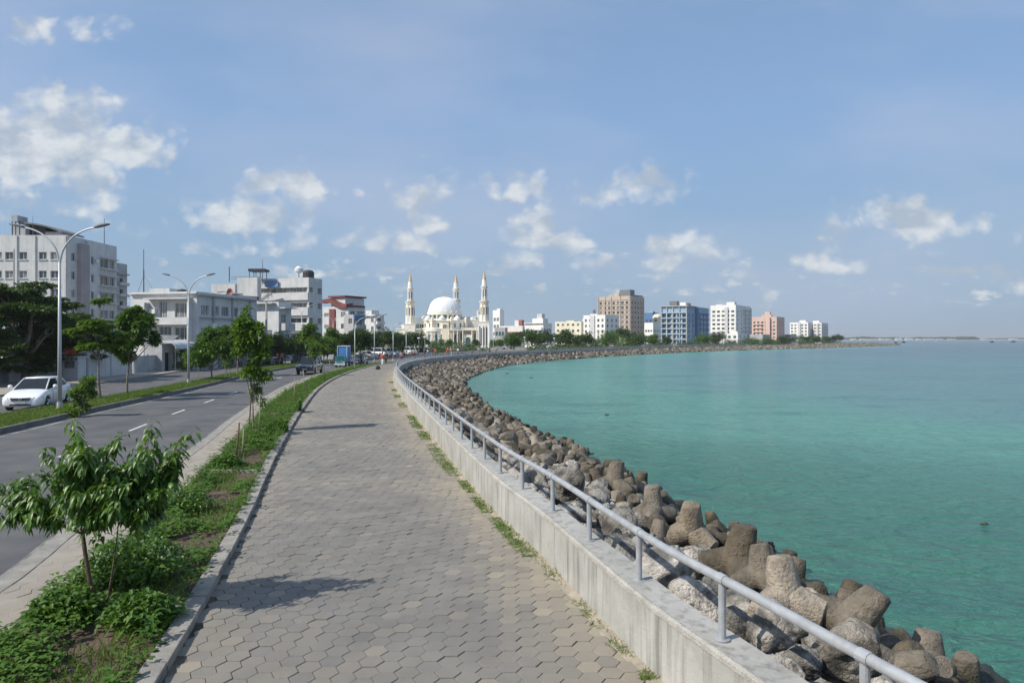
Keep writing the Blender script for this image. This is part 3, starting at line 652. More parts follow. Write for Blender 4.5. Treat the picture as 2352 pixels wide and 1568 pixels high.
    while y < 130:
        e = E(y); a = W(y)+.62; s_ = (W(y+.5)-W(y-.5)); st = (.50 if y < 60 else .6)/math.sqrt(1+s_*s_); row += 1
        x = a+r.uniform(0, .4)
        while x < e+.35:
            t = (x-a)/(e-a)
            isT = (t > .56+.12*math.sin(y*.7)) and y < 62 and r.random() > .2
            if isT and row % 2: x += .5; continue
            sz = r.uniform(.46, .68) if isT else r.choice((.32, .42, .55, .7, .85))*r.uniform(.85, 1.15)*(1 if y < 50 else .9)
            xx = x+r.uniform(-.12, .12); yy = y+r.uniform(-.22, .22)
            if any((xx-p[0])**2+(yy-p[1])**2 < (p[2]+sz*.25)**2 for p in placed): x += .3; continue
            z = zs(xx, yy)+(r.uniform(-.02, .20) if not isT else r.uniform(.0, .22))
            if isT:
                if nt < 300:
                    up = r.random() < .5
                    rot = (r.uniform(-.35, .35), r.uniform(-.3, .35), r.uniform(0, 6)) if up else (r.uniform(0, 6), r.uniform(0, 6), r.uniform(0, 6))
                    put('tetrapod', tms[r.choice((0, 0, 2, 3, 3, 1))], (xx, yy, z-.02), sz, rot, where('brown tetrapod', xx, yy, t, sz > .58), 'tetrapod', gT); nt += 1
            elif nb < 300 and y < 70:
                put('boulder', bms[r.randrange(8)], (xx, yy, z), (sz*r.uniform(.9, 1.35), sz, sz*r.uniform(.7, 1)), (r.uniform(0, 6), r.uniform(-.4, .4), r.uniform(0, 6)),
                    where('boulder', xx, yy, t, sz > .6), 'boulder', gB); nb += 1
            else: farv.append((xx, yy, z, sz))
            x += sz*(.78 if isT else .74)*r.uniform(.85, 1.15)
        y += st*(1.0 if y < 60 else 1.25)
    print('boulders', nb, 'tetrapods', nt, 'far', len(farv))
    while y < 600:
        e = E(y); a = W(y)+.7; s_ = (W(y+.5)-W(y-.5)); g = 1+max(0, y-130)/600
        x = a
        while x < e+.5:
            farv.append((x+r.uniform(-.3, .3)*g, y+r.uniform(-.3, .3)*g, zs(x, y)+r.uniform(-.15, .15), r.uniform(.6, 1.2)*g)); x += .95*g
        y += .9*g/math.sqrt(1+s_*s_)
    lo = []
    for i in range(6):
        me = rock_mesh('lo', 80+i, 2, M['boulder2']); v = np.zeros(len(me.vertices)*3); me.vertices.foreach_get('co', v)
        f = np.zeros(len(me.polygons)*3, dtype=int); me.loops.foreach_get('vertex_index', f); lo.append((v.reshape(-1, 3), f.reshape(-1, 3))); bpy.data.meshes.remove(me)
    VV = []; FF = []; T = []; n = 0
    for x, y, z, s in farv:
        v, f = lo[r.randrange(6)]; a = r.uniform(0, 6); R = np.array(Matrix.Rotation(a, 3, 'Z') @ Matrix.Rotation(r.uniform(0, 6), 3, 'X'))
        VV.append((v*s) @ R.T+np.array([x, y, z])); FF.append(f+n); n += len(v); T.append(np.full(len(v), min(1, max(0, r.gauss(.5, .36)))))
    me = npmesh('rock_heap', np.concatenate(VV), np.concatenate(FF), mat('rock_far', (.37,.33,.275), (.10,.088,.068), 1.3, .95, tone='tone', tonecol=(.055,.046,.034)), {'tone': np.concatenate(T)})
    o = link('rock_heap', me); tag(o, 'long heap of grey and brown rocks running round the bay below the sea wall', 'rocks', None, 'stuff')
    print('far rocks', len(farv))
build_rocks()
# ---------------------------------------------------------------- buildings
_wm = {}
def window_meshes(w, h, gm, frame, div):
    k = (round(w, 2), round(h, 2), gm, frame, div)
    if k not in _wm:
        p = MB().quad((0, 0, 0), (k[0], 0, 0), (k[0], 0, k[1]), (0, 0, k[1])).mesh('window', M[gm])
        f = None
        if frame:
            b = MB(); t = .05; W_, H_ = k[0], k[1]
            b.box(0, W_, -.04, -.005, 0, t); b.box(0, W_, -.04, -.005, H_-t, H_); b.box(0, t, -.041, -.006, t, H_-t); b.box(W_-t, W_, -.041, -.006, t, H_-t)
            for i in range(1, div): x = W_*i/div; b.box(x-t/2, x+t/2, -.042, -.007, t, H_-t)
            f = b.mesh('frame', M['frame'])
        _wm[k] = (p, f)
    return _wm[k]
def facade(mb, root, p0, p1, z0, z1, wins, depth=.18, gm='glass', frame=True, div=2, gms=None, cap=100):
    """a wall from p0 to p1 (left to right seen from outside) with real openings; each opening carries a window part"""
    p0 = Vector((p0[0], p0[1], 0)); p1 = Vector((p1[0], p1[1], 0)); d = p1-p0; Ln = d.length; d.normalize(); n = Vector((d.y, -d.x, 0))
    wins = [(u, v, w, h) for u, v, w, h in wins if u > .02 and u+w < Ln-.02 and v > z0 and v+h < z1]
    us = sorted({0, Ln, *[round(a[0], 3) for a in wins], *[round(a[0]+a[2], 3) for a in wins]})
    vs = sorted({z0, z1, *[round(a[1], 3) for a in wins], *[round(a[1]+a[3], 3) for a in wins]})
    P = lambda u, z, k=0: tuple(p0+d*u-n*k+Vector((0, 0, z)))
    for i in range(len(us)-1):
        for j in range(len(vs)-1):
            cu = (us[i]+us[i+1])/2; cv = (vs[j]+vs[j+1])/2
            if any(u < cu < u+w and v < cv < v+h for u, v, w, h in wins): continue
            mb.quad(P(us[i], vs[j]), P(us[i+1], vs[j]), P(us[i+1], vs[j+1]), P(us[i], vs[j+1]))
    rz = math.atan2(d.y, d.x); o = root.location
    for u, v, w, h in wins:
        mb.quad(P(u, v), P(u, v, depth), P(u, v+h, depth), P(u, v+h)); mb.quad(P(u+w, v, depth), P(u+w, v), P(u+w, v+h), P(u+w, v+h, depth))
        mb.quad(P(u, v), P(u+w, v), P(u+w, v, depth), P(u, v, depth)); mb.quad(P(u, v+h, depth), P(u+w, v+h, depth), P(u+w, v+h), P(u, v+h))
        g = gm if not gms else rng.choice(gms)
        a, b = window_meshes(w, h, g, frame, div)
        root['nw'] = root.get('nw', 0)+1
        q = link('window', a, root, Vector(P(u, v, depth-.01))-o, rz)
        if b: link('frame', b, q)
def grid(Ln, z0, floors, fh, cols, w, h, sill=.95, m0=.0, m1=.0, jit=0, skip=0):
    out = []; a = m0; b = Ln-m1
    for f in range(floors):
        for c in range(cols):
            if skip and rng.random() < skip: continue
            x = a+(b-a)*(c+.5)/cols-w/2; out.append((x, z0+f*fh+sill, w*(1+jit*rng.uniform(-1, 1)), h))
    return out
class Tower:
    """a box building given by its near corner, the run of its left and right faces, and its heights"""
    def __init__(s, name, label, pc, pl, pr, Y, a, ptop, wallm, floors, cat='building', group=None, zb=-.3, root=None, part='wall', **kw):
        s.X = hp(pc, Y); s.Y = Y; a = R_(a); ca, sa = math.cos(a), math.sin(a); kl = (pl-1176)/1568; kr = (pr-1176)/1568
        s.tl = abs((s.X-kl*Y)/(sa+kl*ca)) if pl is not None else 8; s.tr = abs((kr*Y-s.X)/(ca-kr*sa))
        s.tl = min(s.tl, 60); s.tr = min(s.tr, 60)
        s.C = Vector((s.X, Y, 0)); s.l = Vector((-sa, ca, 0)); s.r = Vector((ca, sa, 0))
        s.top = hz_(ptop, Y); s.zb = zb
        s.root = root or empty(name, (s.X, Y, zb), label, cat, group); s.o = s.root.location
        s.floors = floors; s.fh = kw.get('fh', s.top/floors*.985); s.m = M[wallm]; s.mb = MB(); s.part = part
    def pt(s, u, side, out=0):
        """point at u metres along the right ('r') or left ('l') face from the near corner, 'out' metres proud of it"""
        if side == 'r': return s.C+s.r*u-s.l*out
        return s.C+s.l*u-s.r*out
    def faces(s, Lw=(), Rw=(), par=.0, **kw):
        kl = {k: kw[k] for k in ('depth', 'gm', 'frame', 'div', 'gms') if k in kw}
        A = s.C+s.l*s.tl; B = s.C; C = s.C+s.r*s.tr; D = A+s.r*s.tr
        # left face seen from outside runs from A (left) to B (right); windows come measured from the near corner
        facade(s.mb, s.root, A, B, s.zb, s.top, [(s.tl-u-w, v, w, h) for u, v, w, h in Lw], **kl)
        facade(s.mb, s.root, B, C, s.zb, s.top, Rw, **kl)
        for p, q in ((C, D), (D, A)): s.mb.quad((p.x, p.y, s.zb), (q.x, q.y, s.zb), (q.x, q.y, s.top), (p.x, p.y, s.top))
        # roof, set below a parapet
        t = .25; zr = s.top-.7
        i = [s.C+s.r*t+s.l*t, s.C+s.r*(s.tr-t)+s.l*t, s.C+s.r*(s.tr-t)+s.l*(s.tl-t), s.C+s.r*t+s.l*(s.tl-t)]; oo = [B, C, D, A]
        for k in range(4):
            p, q, a, b = oo[k], oo[(k+1) % 4], i[k], i[(k+1) % 4]
            s.mb.quad((p.x, p.y, s.top), (q.x, q.y, s.top), (b.x, b.y, s.top), (a.x, a.y, s.top))
            s.mb.quad((a.x, a.y, s.top), (b.x, b.y, s.top), (b.x, b.y, zr), (a.x, a.y, zr))
        s.mb.quad(*[(p.x, p.y, zr) for p in i])
        s.mb.build(s.part, s.m, s.root, s.o); return s
    def slab(s, name, m, side, u0, u1, z0, z1, out0, out1, bev=0):
        """a box lying on a face: from u0 to u1 along it, out0..out1 proud of it"""
        mb = MB(); q = [s.pt(u0, side, out0), s.pt(u1, side, out0), s.pt(u1, side, out1), s.pt(u0, side, out1)]
        if side == 'r': q = [q[3], q[2], q[1], q[0]]
        mb.add([(p.x, p.y, z) for z in (z0, z1) for p in q], [(3,2,1,0),(4,5,6,7),(0,1,5,4),(1,2,6,5),(2,3,7,6),(3,0,4,7)])
        return mb.build(name, M[m], s.root, s.o)
    def bands(s, m, side, hh=.35, out=.12, start=1, name='floor_band', off=0, u0=0, u1=None):
        Ln = s.tr if side == 'r' else s.tl
        for f in range(start, s.floors+1):
            z = f*s.fh+off
            if z < s.top: s.slab(name, m, side, u0+.01, (u1 or Ln)-.01, z-hh/2, z+hh/2, .003, out)
    def balcony(s, side, u0, u1, z, out=1.1, m='slab', solid=False, h=.95):
        b = s.slab('balcony', m, side, u0, u1, z-.16, z, .0, out); o = b.location
        if solid:
            s.slab('balcony_wall', m, side, u0, u1, z+.002, z+h, out-.12, out-.01)
            for e in (u0, u1-.1): s.slab('balcony_wall', m, side, e, e+.1, z+.002, z+h, .01, out-.13)
        else:
            mb = MB(); n = int((u1-u0)/.35)
            for i in range(n+1): p = s.pt(u0+(u1-u0)*i/n, side, out-.06); mb.tube([(p.x, p.y, z), (p.x, p.y, z+h)], .02, 4)
            a, c = s.pt(u0, side, out-.06), s.pt(u1, side, out-.06); mb.tube([(a.x, a.y, z+h), (c.x, c.y, z+h)], .035, 5)
            mb.build('balcony_rail', M['frame'], s.root, s.o)
    def roofbox(s, u0, u1, v0, v1, h, m=None, name='roof_house', z=None, win=False):
        """on the roof: u along the right face, v along the left face"""
        z = s.top-.7 if z is None else z; mb = MB(); q = [s.C+s.r*u+s.l*v for u, v in ((u0, v0), (u1, v0), (u1, v1), (u0, v1))]
        mb.add([(p.x, p.y, zz) for zz in (z, z+h) for p in q], [(3,2,1,0),(4,5,6,7),(0,1,5,4),(1,2,6,5),(2,3,7,6),(3,0,4,7)])
        return mb.build(name, M[m] if m else s.m, s.root, s.o)
    def tank(s, u, v, r=.9, h=1.6, m='dark', z=None):
        p = s.C+s.r*u+s.l*v; z = s.top-.7 if z is None else z
        MB().lathe(p.x, p.y, [(r, z), (r, z+h*.8), (r*.75, z+h*.95), (r*.3, z+h)], 14).build('water_tank', M[m], s.root, s.o)
    def mast(s, u, v, h, z=None, r=.06, arms=0):
        p = s.C+s.r*u+s.l*v; z = s.top-.7 if z is None else z; mb = MB().tube([(p.x, p.y, z), (p.x, p.y, z+h)], [r, r*.4], 5)
        for k in range(arms): zz = z+h*(.95-.12*k); mb.tube([(p.x-.6, p.y, zz), (p.x+.6, p.y, zz)], r*.5, 4)
        mb.build('antenna', M['mid'], s.root, s.o)
    def ac(s, side, u, z):
        s.slab('air_conditioner', 'frame', side, u, u+.8, z, z+.55, .01, .38)

def left_buildings():
    # 1 the tall white block at the left edge
    b = Tower('apartment_building', 'tall weathered white block at the left edge with small square windows', 155, -110, 268, 110, 90, 540, 'white', 7, fh=2.98)
    f = 2.98; rows = [hz_(y, 110)-.6 for y in (587, 630, 672, 714, 756)]
    cols = [124, 97, 52, 20, -6, -40, -70, -100]
    Lw = []
    for z in rows:
        for i, c in enumerate(cols):
            u = abs(hp(c, 110)-b.X)-.6 if c < 150 else 0; Lw.append((u-.1, z, 1.28, 1.18))
    u3 = (3.2, 5.2, 7.6)
    Rw = []
    for z in rows:
        Rw += [(1.0, z-.1, 1.0, 1.3), (5.9, z-.1, 1.1, 1.3), (8.7, z-.35, 2.5, 1.5), (11.5, z-.35, 1.5, 1.5)]
    b.faces(Lw, Rw, gms=['glass', 'curtain', 'glass'], depth=.22)
    for c in (150, 80, 38): 
        u = abs(hp(c, 110)-b.X); b.slab('pilaster', 'white', 'l', u-.18, u+.18, -.3, b.top-.05, .002, .16)
    b.slab('drain_pipe', 'grey', 'l', abs(hp(33, 110)-b.X), abs(hp(33, 110)-b.X)+.12, 1, b.top-2.2, .003, .14)
    for z in rows:
        for c in cols[:6]:
            u = abs(hp(c, 110)-b.X)-.6; b.slab('sill', 'white', 'l', u-.2, u+1.28, z-.14, z-.02, .003, .14)
    b.slab('stair_bay', 'mauve', 'r', 2.4, 4.7, 0, b.top-1.0, .003, .7)
    b.slab('side_bay', 'white', 'r', 4.7, 5.6, 0, b.top-.2, .003, .32)
    for z in rows[:3]: b.slab('sun_hood', 'white', 'r', 8.4, 13.4, z+1.25, z+1.42, .003, .65)
    for z in rows: b.slab('window_ledge', 'white', 'r', 8.4, 13.4, z-.62, z-.42, .003, .55)
    b.ac('r', 7.0, rows[0]+.3); b.ac('r', 4.75, rows[1]); b.ac('r', 7.3, rows[2]+.2)
    # roof pavilion with its curved grey canopy
    mb = MB(); z = b.top-.7
    xs = np.linspace(hp(52, 113), hp(150, 113), 9)
    for i in range(8):
        t0, t1 = i/8, (i+1)/8; h0, h1 = 2.9-1.5*t0**2.2, 2.9-1.5*t1**2.2
        mb.add([(xs[i], 112, z+h0), (xs[i+1], 112, z+h1), (xs[i+1], 118, z+h1), (xs[i], 118, z+h0), (xs[i], 112, z+h0+.25), (xs[i+1], 112, z+h1+.25), (xs[i+1], 118, z+h1+.25), (xs[i], 118, z+h0+.25)],
               [(3,2,1,0),(4,5,6,7),(0,1,5,4),(1,2,6,5),(2,3,7,6),(3,0,4,7)])
    mb.build('roof_canopy', M['mid'], b.root, b.o)
    MB().box(hp(66, 113), hp(104, 113), 113, 117, z, z+2.7).build('roof_house', M['dark'], b.root, b.o)
    MB().box(hp(104, 113), hp(138, 113), 113, 117, z, z+1.7).build('roof_house', M['grey'], b.root, b.o)
    MB().box(hp(28, 112), hp(58, 112), 112, 115, z, z+2.6).build('lift_house', M['grey'], b.root, b.o)
    MB().box(hp(30, 112), hp(44, 112), 111.6, 114, z+3.2, z+4.2).build('roof_tank', M['grey'], b.root, b.o)
    mb = MB()
    for c in (28, 36, 45): mb.tube([(hp(c, 112), 112, z), (hp(c, 112), 112, z+3.3)], .07, 5)
    mb.build('tank_frame', M['dark'], b.root, b.o)
    b.mast(11.6, 1.0, 5.5, r=.09); b.mast(.6, 6.0, 4.0)
    # its lower neighbour
    c = Tower('apartment_building', 'narrow grey white block with stacked dark balconies just right of the tall white block', 268, 245, 292, 126, 90, 603, 'grey', 6)
    c.faces([], [(1.0, z, 1.0, .9) for z in (13.9, 11.8, 9.6, 7.5, 5.4)]+[(2.9, z, 1.2, .9) for z in (13.9, 11.8, 9.6, 7.5, 5.4)], gm='dark', depth=.4, frame=False)
    for z in (13.5, 11.4, 9.2, 7.1): c.slab('balcony', 'white', 'r', .4, c.tr-.05, z, z+.5, .003, .55)
    c.slab('cornice', 'grey', 'r', -.3, c.tr, c.top-2.1, c.top-1.85, .0, .5)
    # 2 the three storey grey building behind the tree
    g = Tower('apartment_building', 'three storey grey white building with balconies and a long shaded side', 452, 300, 590, 84, 78, 669, 'white', 4, fh=2.75)
    W2 = g.tl; zt = g.top
    Lw = [(1.2, zt-3.6, 1.9, 2.2), (4.2, zt-3.7, 1.1, 2.5), (1.2, zt-6.6, 1.9, 2.2), (3.6, zt-6.7, 1.7, 2.4), (7.4, zt-3.0, 1.2, .9), (5.9, zt-2.9, .8, .8), (2.2, zt-9.0, 1.0, 1.2), (4.8, zt-9.2, .8, 1.6)]
    n = 9; Rw = []
    for k in range(3):
        u = .8
        while u < g.tr-2: Rw.append((u, zt-2.9-k*2.75, 1.5, 1.25)); u += 2.05
    g.faces(Lw, Rw, gms=['curtain', 'glass', 'curtain'], div=3)
    for k in (1, 2, 3): g.slab('balcony', 'white', 'l', .6, W2*.72, zt-1.35-k*2.75, zt-1.2-k*2.75, .003, 1.0)
    for k in (1, 2):
        g.slab('balcony_wall', 'white', 'l', .6, W2*.72, zt-1.2-k*2.75, zt-.45-k*2.75, .9, .98)
        g.slab('balcony_side', 'white', 'l', W2*.72-.1, W2*.72, zt-1.2-k*2.75, zt+1.4-k*2.75, .0, .9)
        g.slab('balcony_side', 'white', 'l', .6, .72, zt-1.2-k*2.75, zt+1.4-k*2.75, .0, .9)
    g.slab('sun_hood', 'white', 'l', .6, W2*.72, zt-.95, zt-.8, .003, 1.0)
    for k in range(3): g.slab('window_ledge', 'grey', 'r', .5, g.tr-.5, zt-3.25-k*2.75, zt-3.1-k*2.75, .003, .35)
    g.slab('cornice', 'grey', 'r', -.2, g.tr, zt-.5, zt-.3, .003, .45); g.slab('cornice', 'white', 'l', -.2, W2, zt-.28, zt-.1, .003, .4)
    for u in (3, 7, 11, 15): g.slab('pilaster', 'grey', 'r', u, u+.22, 0, zt-.55, .003, .22)
    g.ac('l', W2-2.2, zt-2.6); g.ac('l', W2-3.8, zt-2.7); g.ac('r', 2.6, zt-4.4); g.ac('r', 8.9, zt-7.1)
    g.roofbox(2, 5, W2-4, W2-1, 1.3, 'white')
    g.tank(1.2, 3, .6, 1.1)
    # lower workshop in front of it
    lo = Tower('workshop', 'low grey lean-to with a slanted hood at the foot of the three storey grey building', 452, 372, 500, 80, 80, 800, 'grey', 1)
    lo.faces([(.8, .4, 1.3, 1.7)], [(1, .5, 1.5, 1.6), (4, .3, 1.6, 2.1)], gm='dark', frame=False)
    lo.slab('awning', 'awn', 'l', .2, lo.tl, lo.top-.5, lo.top-.35, .0, 1.4)
    # 3 grey wing with continuous windows and its lit block
    d = Tower('office_building', 'low grey building with a red tank and a dish on its roof', 498, 470, 605, 112, 62, 690, 'grey', 4, fh=2.9)
    Rw = []
    for k in range(3):
        u = .6
        while u < d.tr-2.2: Rw.append((u, d.top-2.7-k*2.9, 1.9, 1.3)); u += 2.3
    d.faces([], Rw, gms=['glass', 'curtain'], div=2)
    d.roofbox(3, 10, 1.5, 4.5, 1.9, 'red'); d.roofbox(3, 6.5, 1.4, 4.6, .25, 'white', 'roof_slab', z=d.top+1.3)
    p = d.C+d.r*3.2+d.l*.6
    mb = MB()
    for i in range(16):
        a0 = 2*math.pi*i/16; a1 = 2*math.pi*(i+1)/16
        mb.add([(p.x, p.y, d.top+1.6), (p.x+1.15*.45*math.cos(a0), p.y-.3, d.top+1.6+.6*math.sin(a0)), (p.x+1.15*.45*math.cos(a1), p.y-.3, d.top+1.6+.6*math.sin(a1))], [(0, 1, 2)])
    mb.tube([(p.x, p.y+.1, d.top-.7), (p.x, p.y+.02, d.top+1.5)], .1, 6)
    mb.build('satellite_dish', M['redr'], d.root, d.o)
    # 4 small white building at the foot of the big one
    e = Tower('house', 'plain four storey off white house in front of the big banded building', 640, 578, 669, 104, 70, 693, 'white', 4, fh=2.8)
    e.faces([(1.2, e.top-6.6, 1.9, 2.3)], [(.5, e.top-3.5, 1.2, 1.6), (2.2, e.top-3.5, 2.1, 1.6), (1.0, e.top-6.4, 1.6, 1.5), (3.4, e.top-6.4, 1.6, 1.5), (1.0, e.top-9.6, 1.5, 1.5), (3.6, e.top-9.6, 1.5, 1.5)], gms=['curtain', 'glass'], div=3)
    e.slab('sun_hood', 'white', 'r', .1, e.tr, e.top-1.0, e.top-.85, .003, 1.1)
    e.balcony('r', .3, e.tr-.3, e.top-4.2, 1.0, 'slab', True)
    e.slab('roof_canopy', 'slab', 'l', .5, 6, e.top-.3, e.top-.15, .0, .9); e.tank(1, 5, .5, 1.0, 'frame')
    # 5 the big white building with dark ribbon windows
    h = Tower('office_building', 'big white eight storey building with dark ribbon windows and a black tank on its roof', 709, 570, 740, 148, 72, 637, 'white', 7, fh=3.32)
    Lw = []
    for k in range(6):
        Lw.append((.25, h.top-3.2-k*3.32, h.tl-.5, 1.1))
    Rw = []
    for k in range(7): Rw += [(.3, h.top-3.2-k*3.32, 1.3, 1.1), (3.4, h.top-3.4-k*3.32, 1.5, 1.3), (6.1, h.top-3.4-k*3.32, 1.5, 1.3), (8.6, h.top-3.6-k*3.32, 1.8, 1.9)]
    h.faces(Lw, Rw, gms=['curtain', 'glass'], div=9, depth=.7)
    for k in range(6): h.slab('spandrel', 'white', 'l', .0, h.tl-.1, h.top-4.9-k*3.32, h.top-3.25-k*3.32, .003, .35)
    h.slab('banner', 'tarp', 'l', 7.6, 11.0, h.top-1.9, h.top-.5, .38, .45)
    h.tank(3.4, 2.4, 1.25, 2.7); p = h.C+h.r*3+h.l*4.6
    MB().lathe(p.x, p.y, [(.1, h.top), (.1, h.top+1.6)], 6).build('dish_post', M['mid'], h.root, h.o)
    MB().lathe(p.x, p.y, [(.2, h.top+1.2), (.95, h.top+1.7), (.95, h.top+2.3), (.3, h.top+2.9)], 14).build('satellite_dish', M['frame'], h.root, h.o)
    # stair tower wing to its left
    k = Tower('office_building', 'blank white stair tower and set back wing joined to the left of the banded building', 591, 545, 600, 146, 80, 637, 'white', 7)
    k.faces([], [])
    q = Tower('apartment_building', 'white block with two narrow dark window strips left of the blank stair tower', 540, 485, 556, 150, 82, 652, 'white', 6, fh=3.3)
    q.faces([(.6, q.top-2.6, 3.6, .9), (4.8, q.top-2.6, 2.6, .9), (.6, q.top-6, 6.6, .9)], [], gm='dark', frame=False, depth=.3)
    q.slab('annex', 'white', 'l', q.tl-2, q.tl+.0, 0, q.top-4.2, .003, 1.2)
    # roof deck with its black canopy
    z = k.top; mb = MB(); X0, X1, Yc = hp(573, 149), hp(603, 149), 149
    for x in (X0, (X0+X1)/2, X1):
        for y in (Yc, Yc+2.5): mb.tube([(x, y, z-.7), (x, y, z+1.7)], .09, 5)
    mb.tube([(X0-4, Yc, z+.35), (X1, Yc, z+.35)], .07, 4); mb.tube([(X0-4, Yc, z-.1), (X1, Yc, z-.1)], .07, 4)
    mb.build('deck_frame', M['mid'], k.root, k.o)
    MB().box(X0-.2, X1+.5, Yc-.3, Yc+2.9, z+1.6, z+2.15).build('deck_canopy', M['dark'], k.root, k.o)
    MB().tube([(X1, Yc, z+2.1), (X1, Yc, z+4.4)], [.08, .03], 5).tube([(X0-4.4, Yc, z-.7), (X0-4.4, Yc, z+2.6)], .13, 6).build('antenna', M['mid'], k.root, k.o)
    # 6 white and red house with the wavy roof
    w = Tower('apartment_building', 'white and dark red five storey block with a curved red roof edge', 800, 741, 838, 172, 60, 703, 'white', 5, fh=3.0)
    Lw = []
    for kk in range(5): Lw += [(9.6-8.6, w.top-2.7-kk*3, 1.5, 1.3), (4.2, w.top-3.0-kk*3, 1.4, 2.2), (w.tl-2.2, w.top-2.6-kk*3, 1.6, 1.0)]
    Rw = []
    for kk in range(4): Rw += [(.8, w.top-2.6-kk*3, 1.5, 1.4), (3.2, w.top-2.6-kk*3, 2.5, 1.4), (7, w.top-2.6-kk*3, 1.8, 1.4)]
    w.faces(Lw, Rw, gms=['glass', 'curtain'])
    w.slab('red_bay', 'red', 'l', w.tl*.5, w.tl*.5+1.9, 3, w.top-.6, .003, .25)
    mb = MB()
    for i in range(12):
        t0, t1 = i/12, (i+1)/12; zz = lambda t: w.top+1.6+.5*math.sin(t*5.5+.3)-.9*t
        p, q_ = w.pt(w.tl*(1-t0), 'l', .7), w.pt(w.tl*(1-t1), 'l', .7); p2, q2 = w.pt(w.tl*(1-t0), 'l', -1.6), w.pt(w.tl*(1-t1), 'l', -1.6)
        mb.add([(p.x, p.y, zz(t0)-.8), (q_.x, q_.y, zz(t1)-.8), (q2.x, q2.y, zz(t1)-.8), (p2.x, p2.y, zz(t0)-.8), (p.x, p.y, zz(t0)), (q_.x, q_.y, zz(t1)), (q2.x, q2.y, zz(t1)+.4), (p2.x, p2.y, zz(t0)+.4)],
               [(3,2,1,0),(4,5,6,7),(0,1,5,4),(1,2,6,5),(2,3,7,6),(3,0,4,7)])
    mb.build('curved_roof_edge', M['red'], w.root, w.o)
    w.roofbox(1, 8, 2, w.tl-2, 3.0, 'white'); w.roofbox(.4, 8.4, 1.5, w.tl-1.5, .4, 'red', 'roof_slab', z=w.top+2.4)
    w.roofbox(0.1, 6, -.2, 3.4, .5, 'red', 'roof_slab', z=w.top-.2)
    # 7 grey block with a blue band next to it
    y_ = Tower('apartment_building', 'grey block with a blue grey glazed top floor right of the white and red block', 812, 790, 838, 160, 45, 722, 'grey', 5, fh=3)
    y_.faces([(.6, y_.top-2.2-k3*3, 1.6, 1.3) for k3 in range(4)], [(.7+u*2.2, y_.top-2.4-k3*3, 1.6, 1.5) for k3 in range(4) for u in range(3)], gms=['glass', 'curtain'])
    y_.slab('top_band', 'blued', 'r', .1, y_.tr, y_.top-1.2, y_.top-.2, .003, .3)
    for k3 in range(3): y_.balcony('r', .2, y_.tr-.2, y_.top-3.3-k3*3, .9, 'grey', True)
    # 8 farther white houses
    v = Tower('house', 'small white house with a rounded roof room behind the trees left of the mosque', 862, 838, 882, 230, 45, 722, 'white', 5, fh=2.5)
    v.faces([(1, v.top-2.6-k3*2.7, 1.6, 1.3) for k3 in range(4)], [(.8+u*2.4, v.top-2.6-k3*2.7, 1.5, 1.4) for k3 in range(4) for u in range(2)])
    v.roofbox(.5, 3.5, 3, 6.5, 2.2, 'white'); v.slab('roof_slab', 'white', 'l', 0, v.tl, v.top-.5, v.top-.3, .0, .8)
    for k3 in range(3): v.balcony('r', .2, v.tr-.2, v.top-3.2-k3*2.7, .9, 'white', True)
    # lattice mast behind the grey building
    r = empty('antenna_mast', (hp(330, 90), 90, 10), 'tall thin radio mast rising behind the three storey grey building', 'mast')
    x = hp(330, 90); mb = MB(); zt = hz_(573, 90); z0 = hz_(665, 90)-1
    mb.tube([(x, 90, z0-6), (x, 90, (z0+zt)/2+.5)], .09, 5); mb.tube([(x, 90, (z0+zt)/2), (x, 90, zt)], .05, 5)
    mb.build('pole', M['mid'], r, r.location)
    mb = MB()
    for dx, dy in ((-1.5, .8), (1.5, .8), (0, -1.6)): mb.tube([(x+dx, 90+dy, z0), (x, 90, z0+2.9)], .018, 3)
    mb.build('guy_wire', M['mid'], r, r.location)
left_buildings()

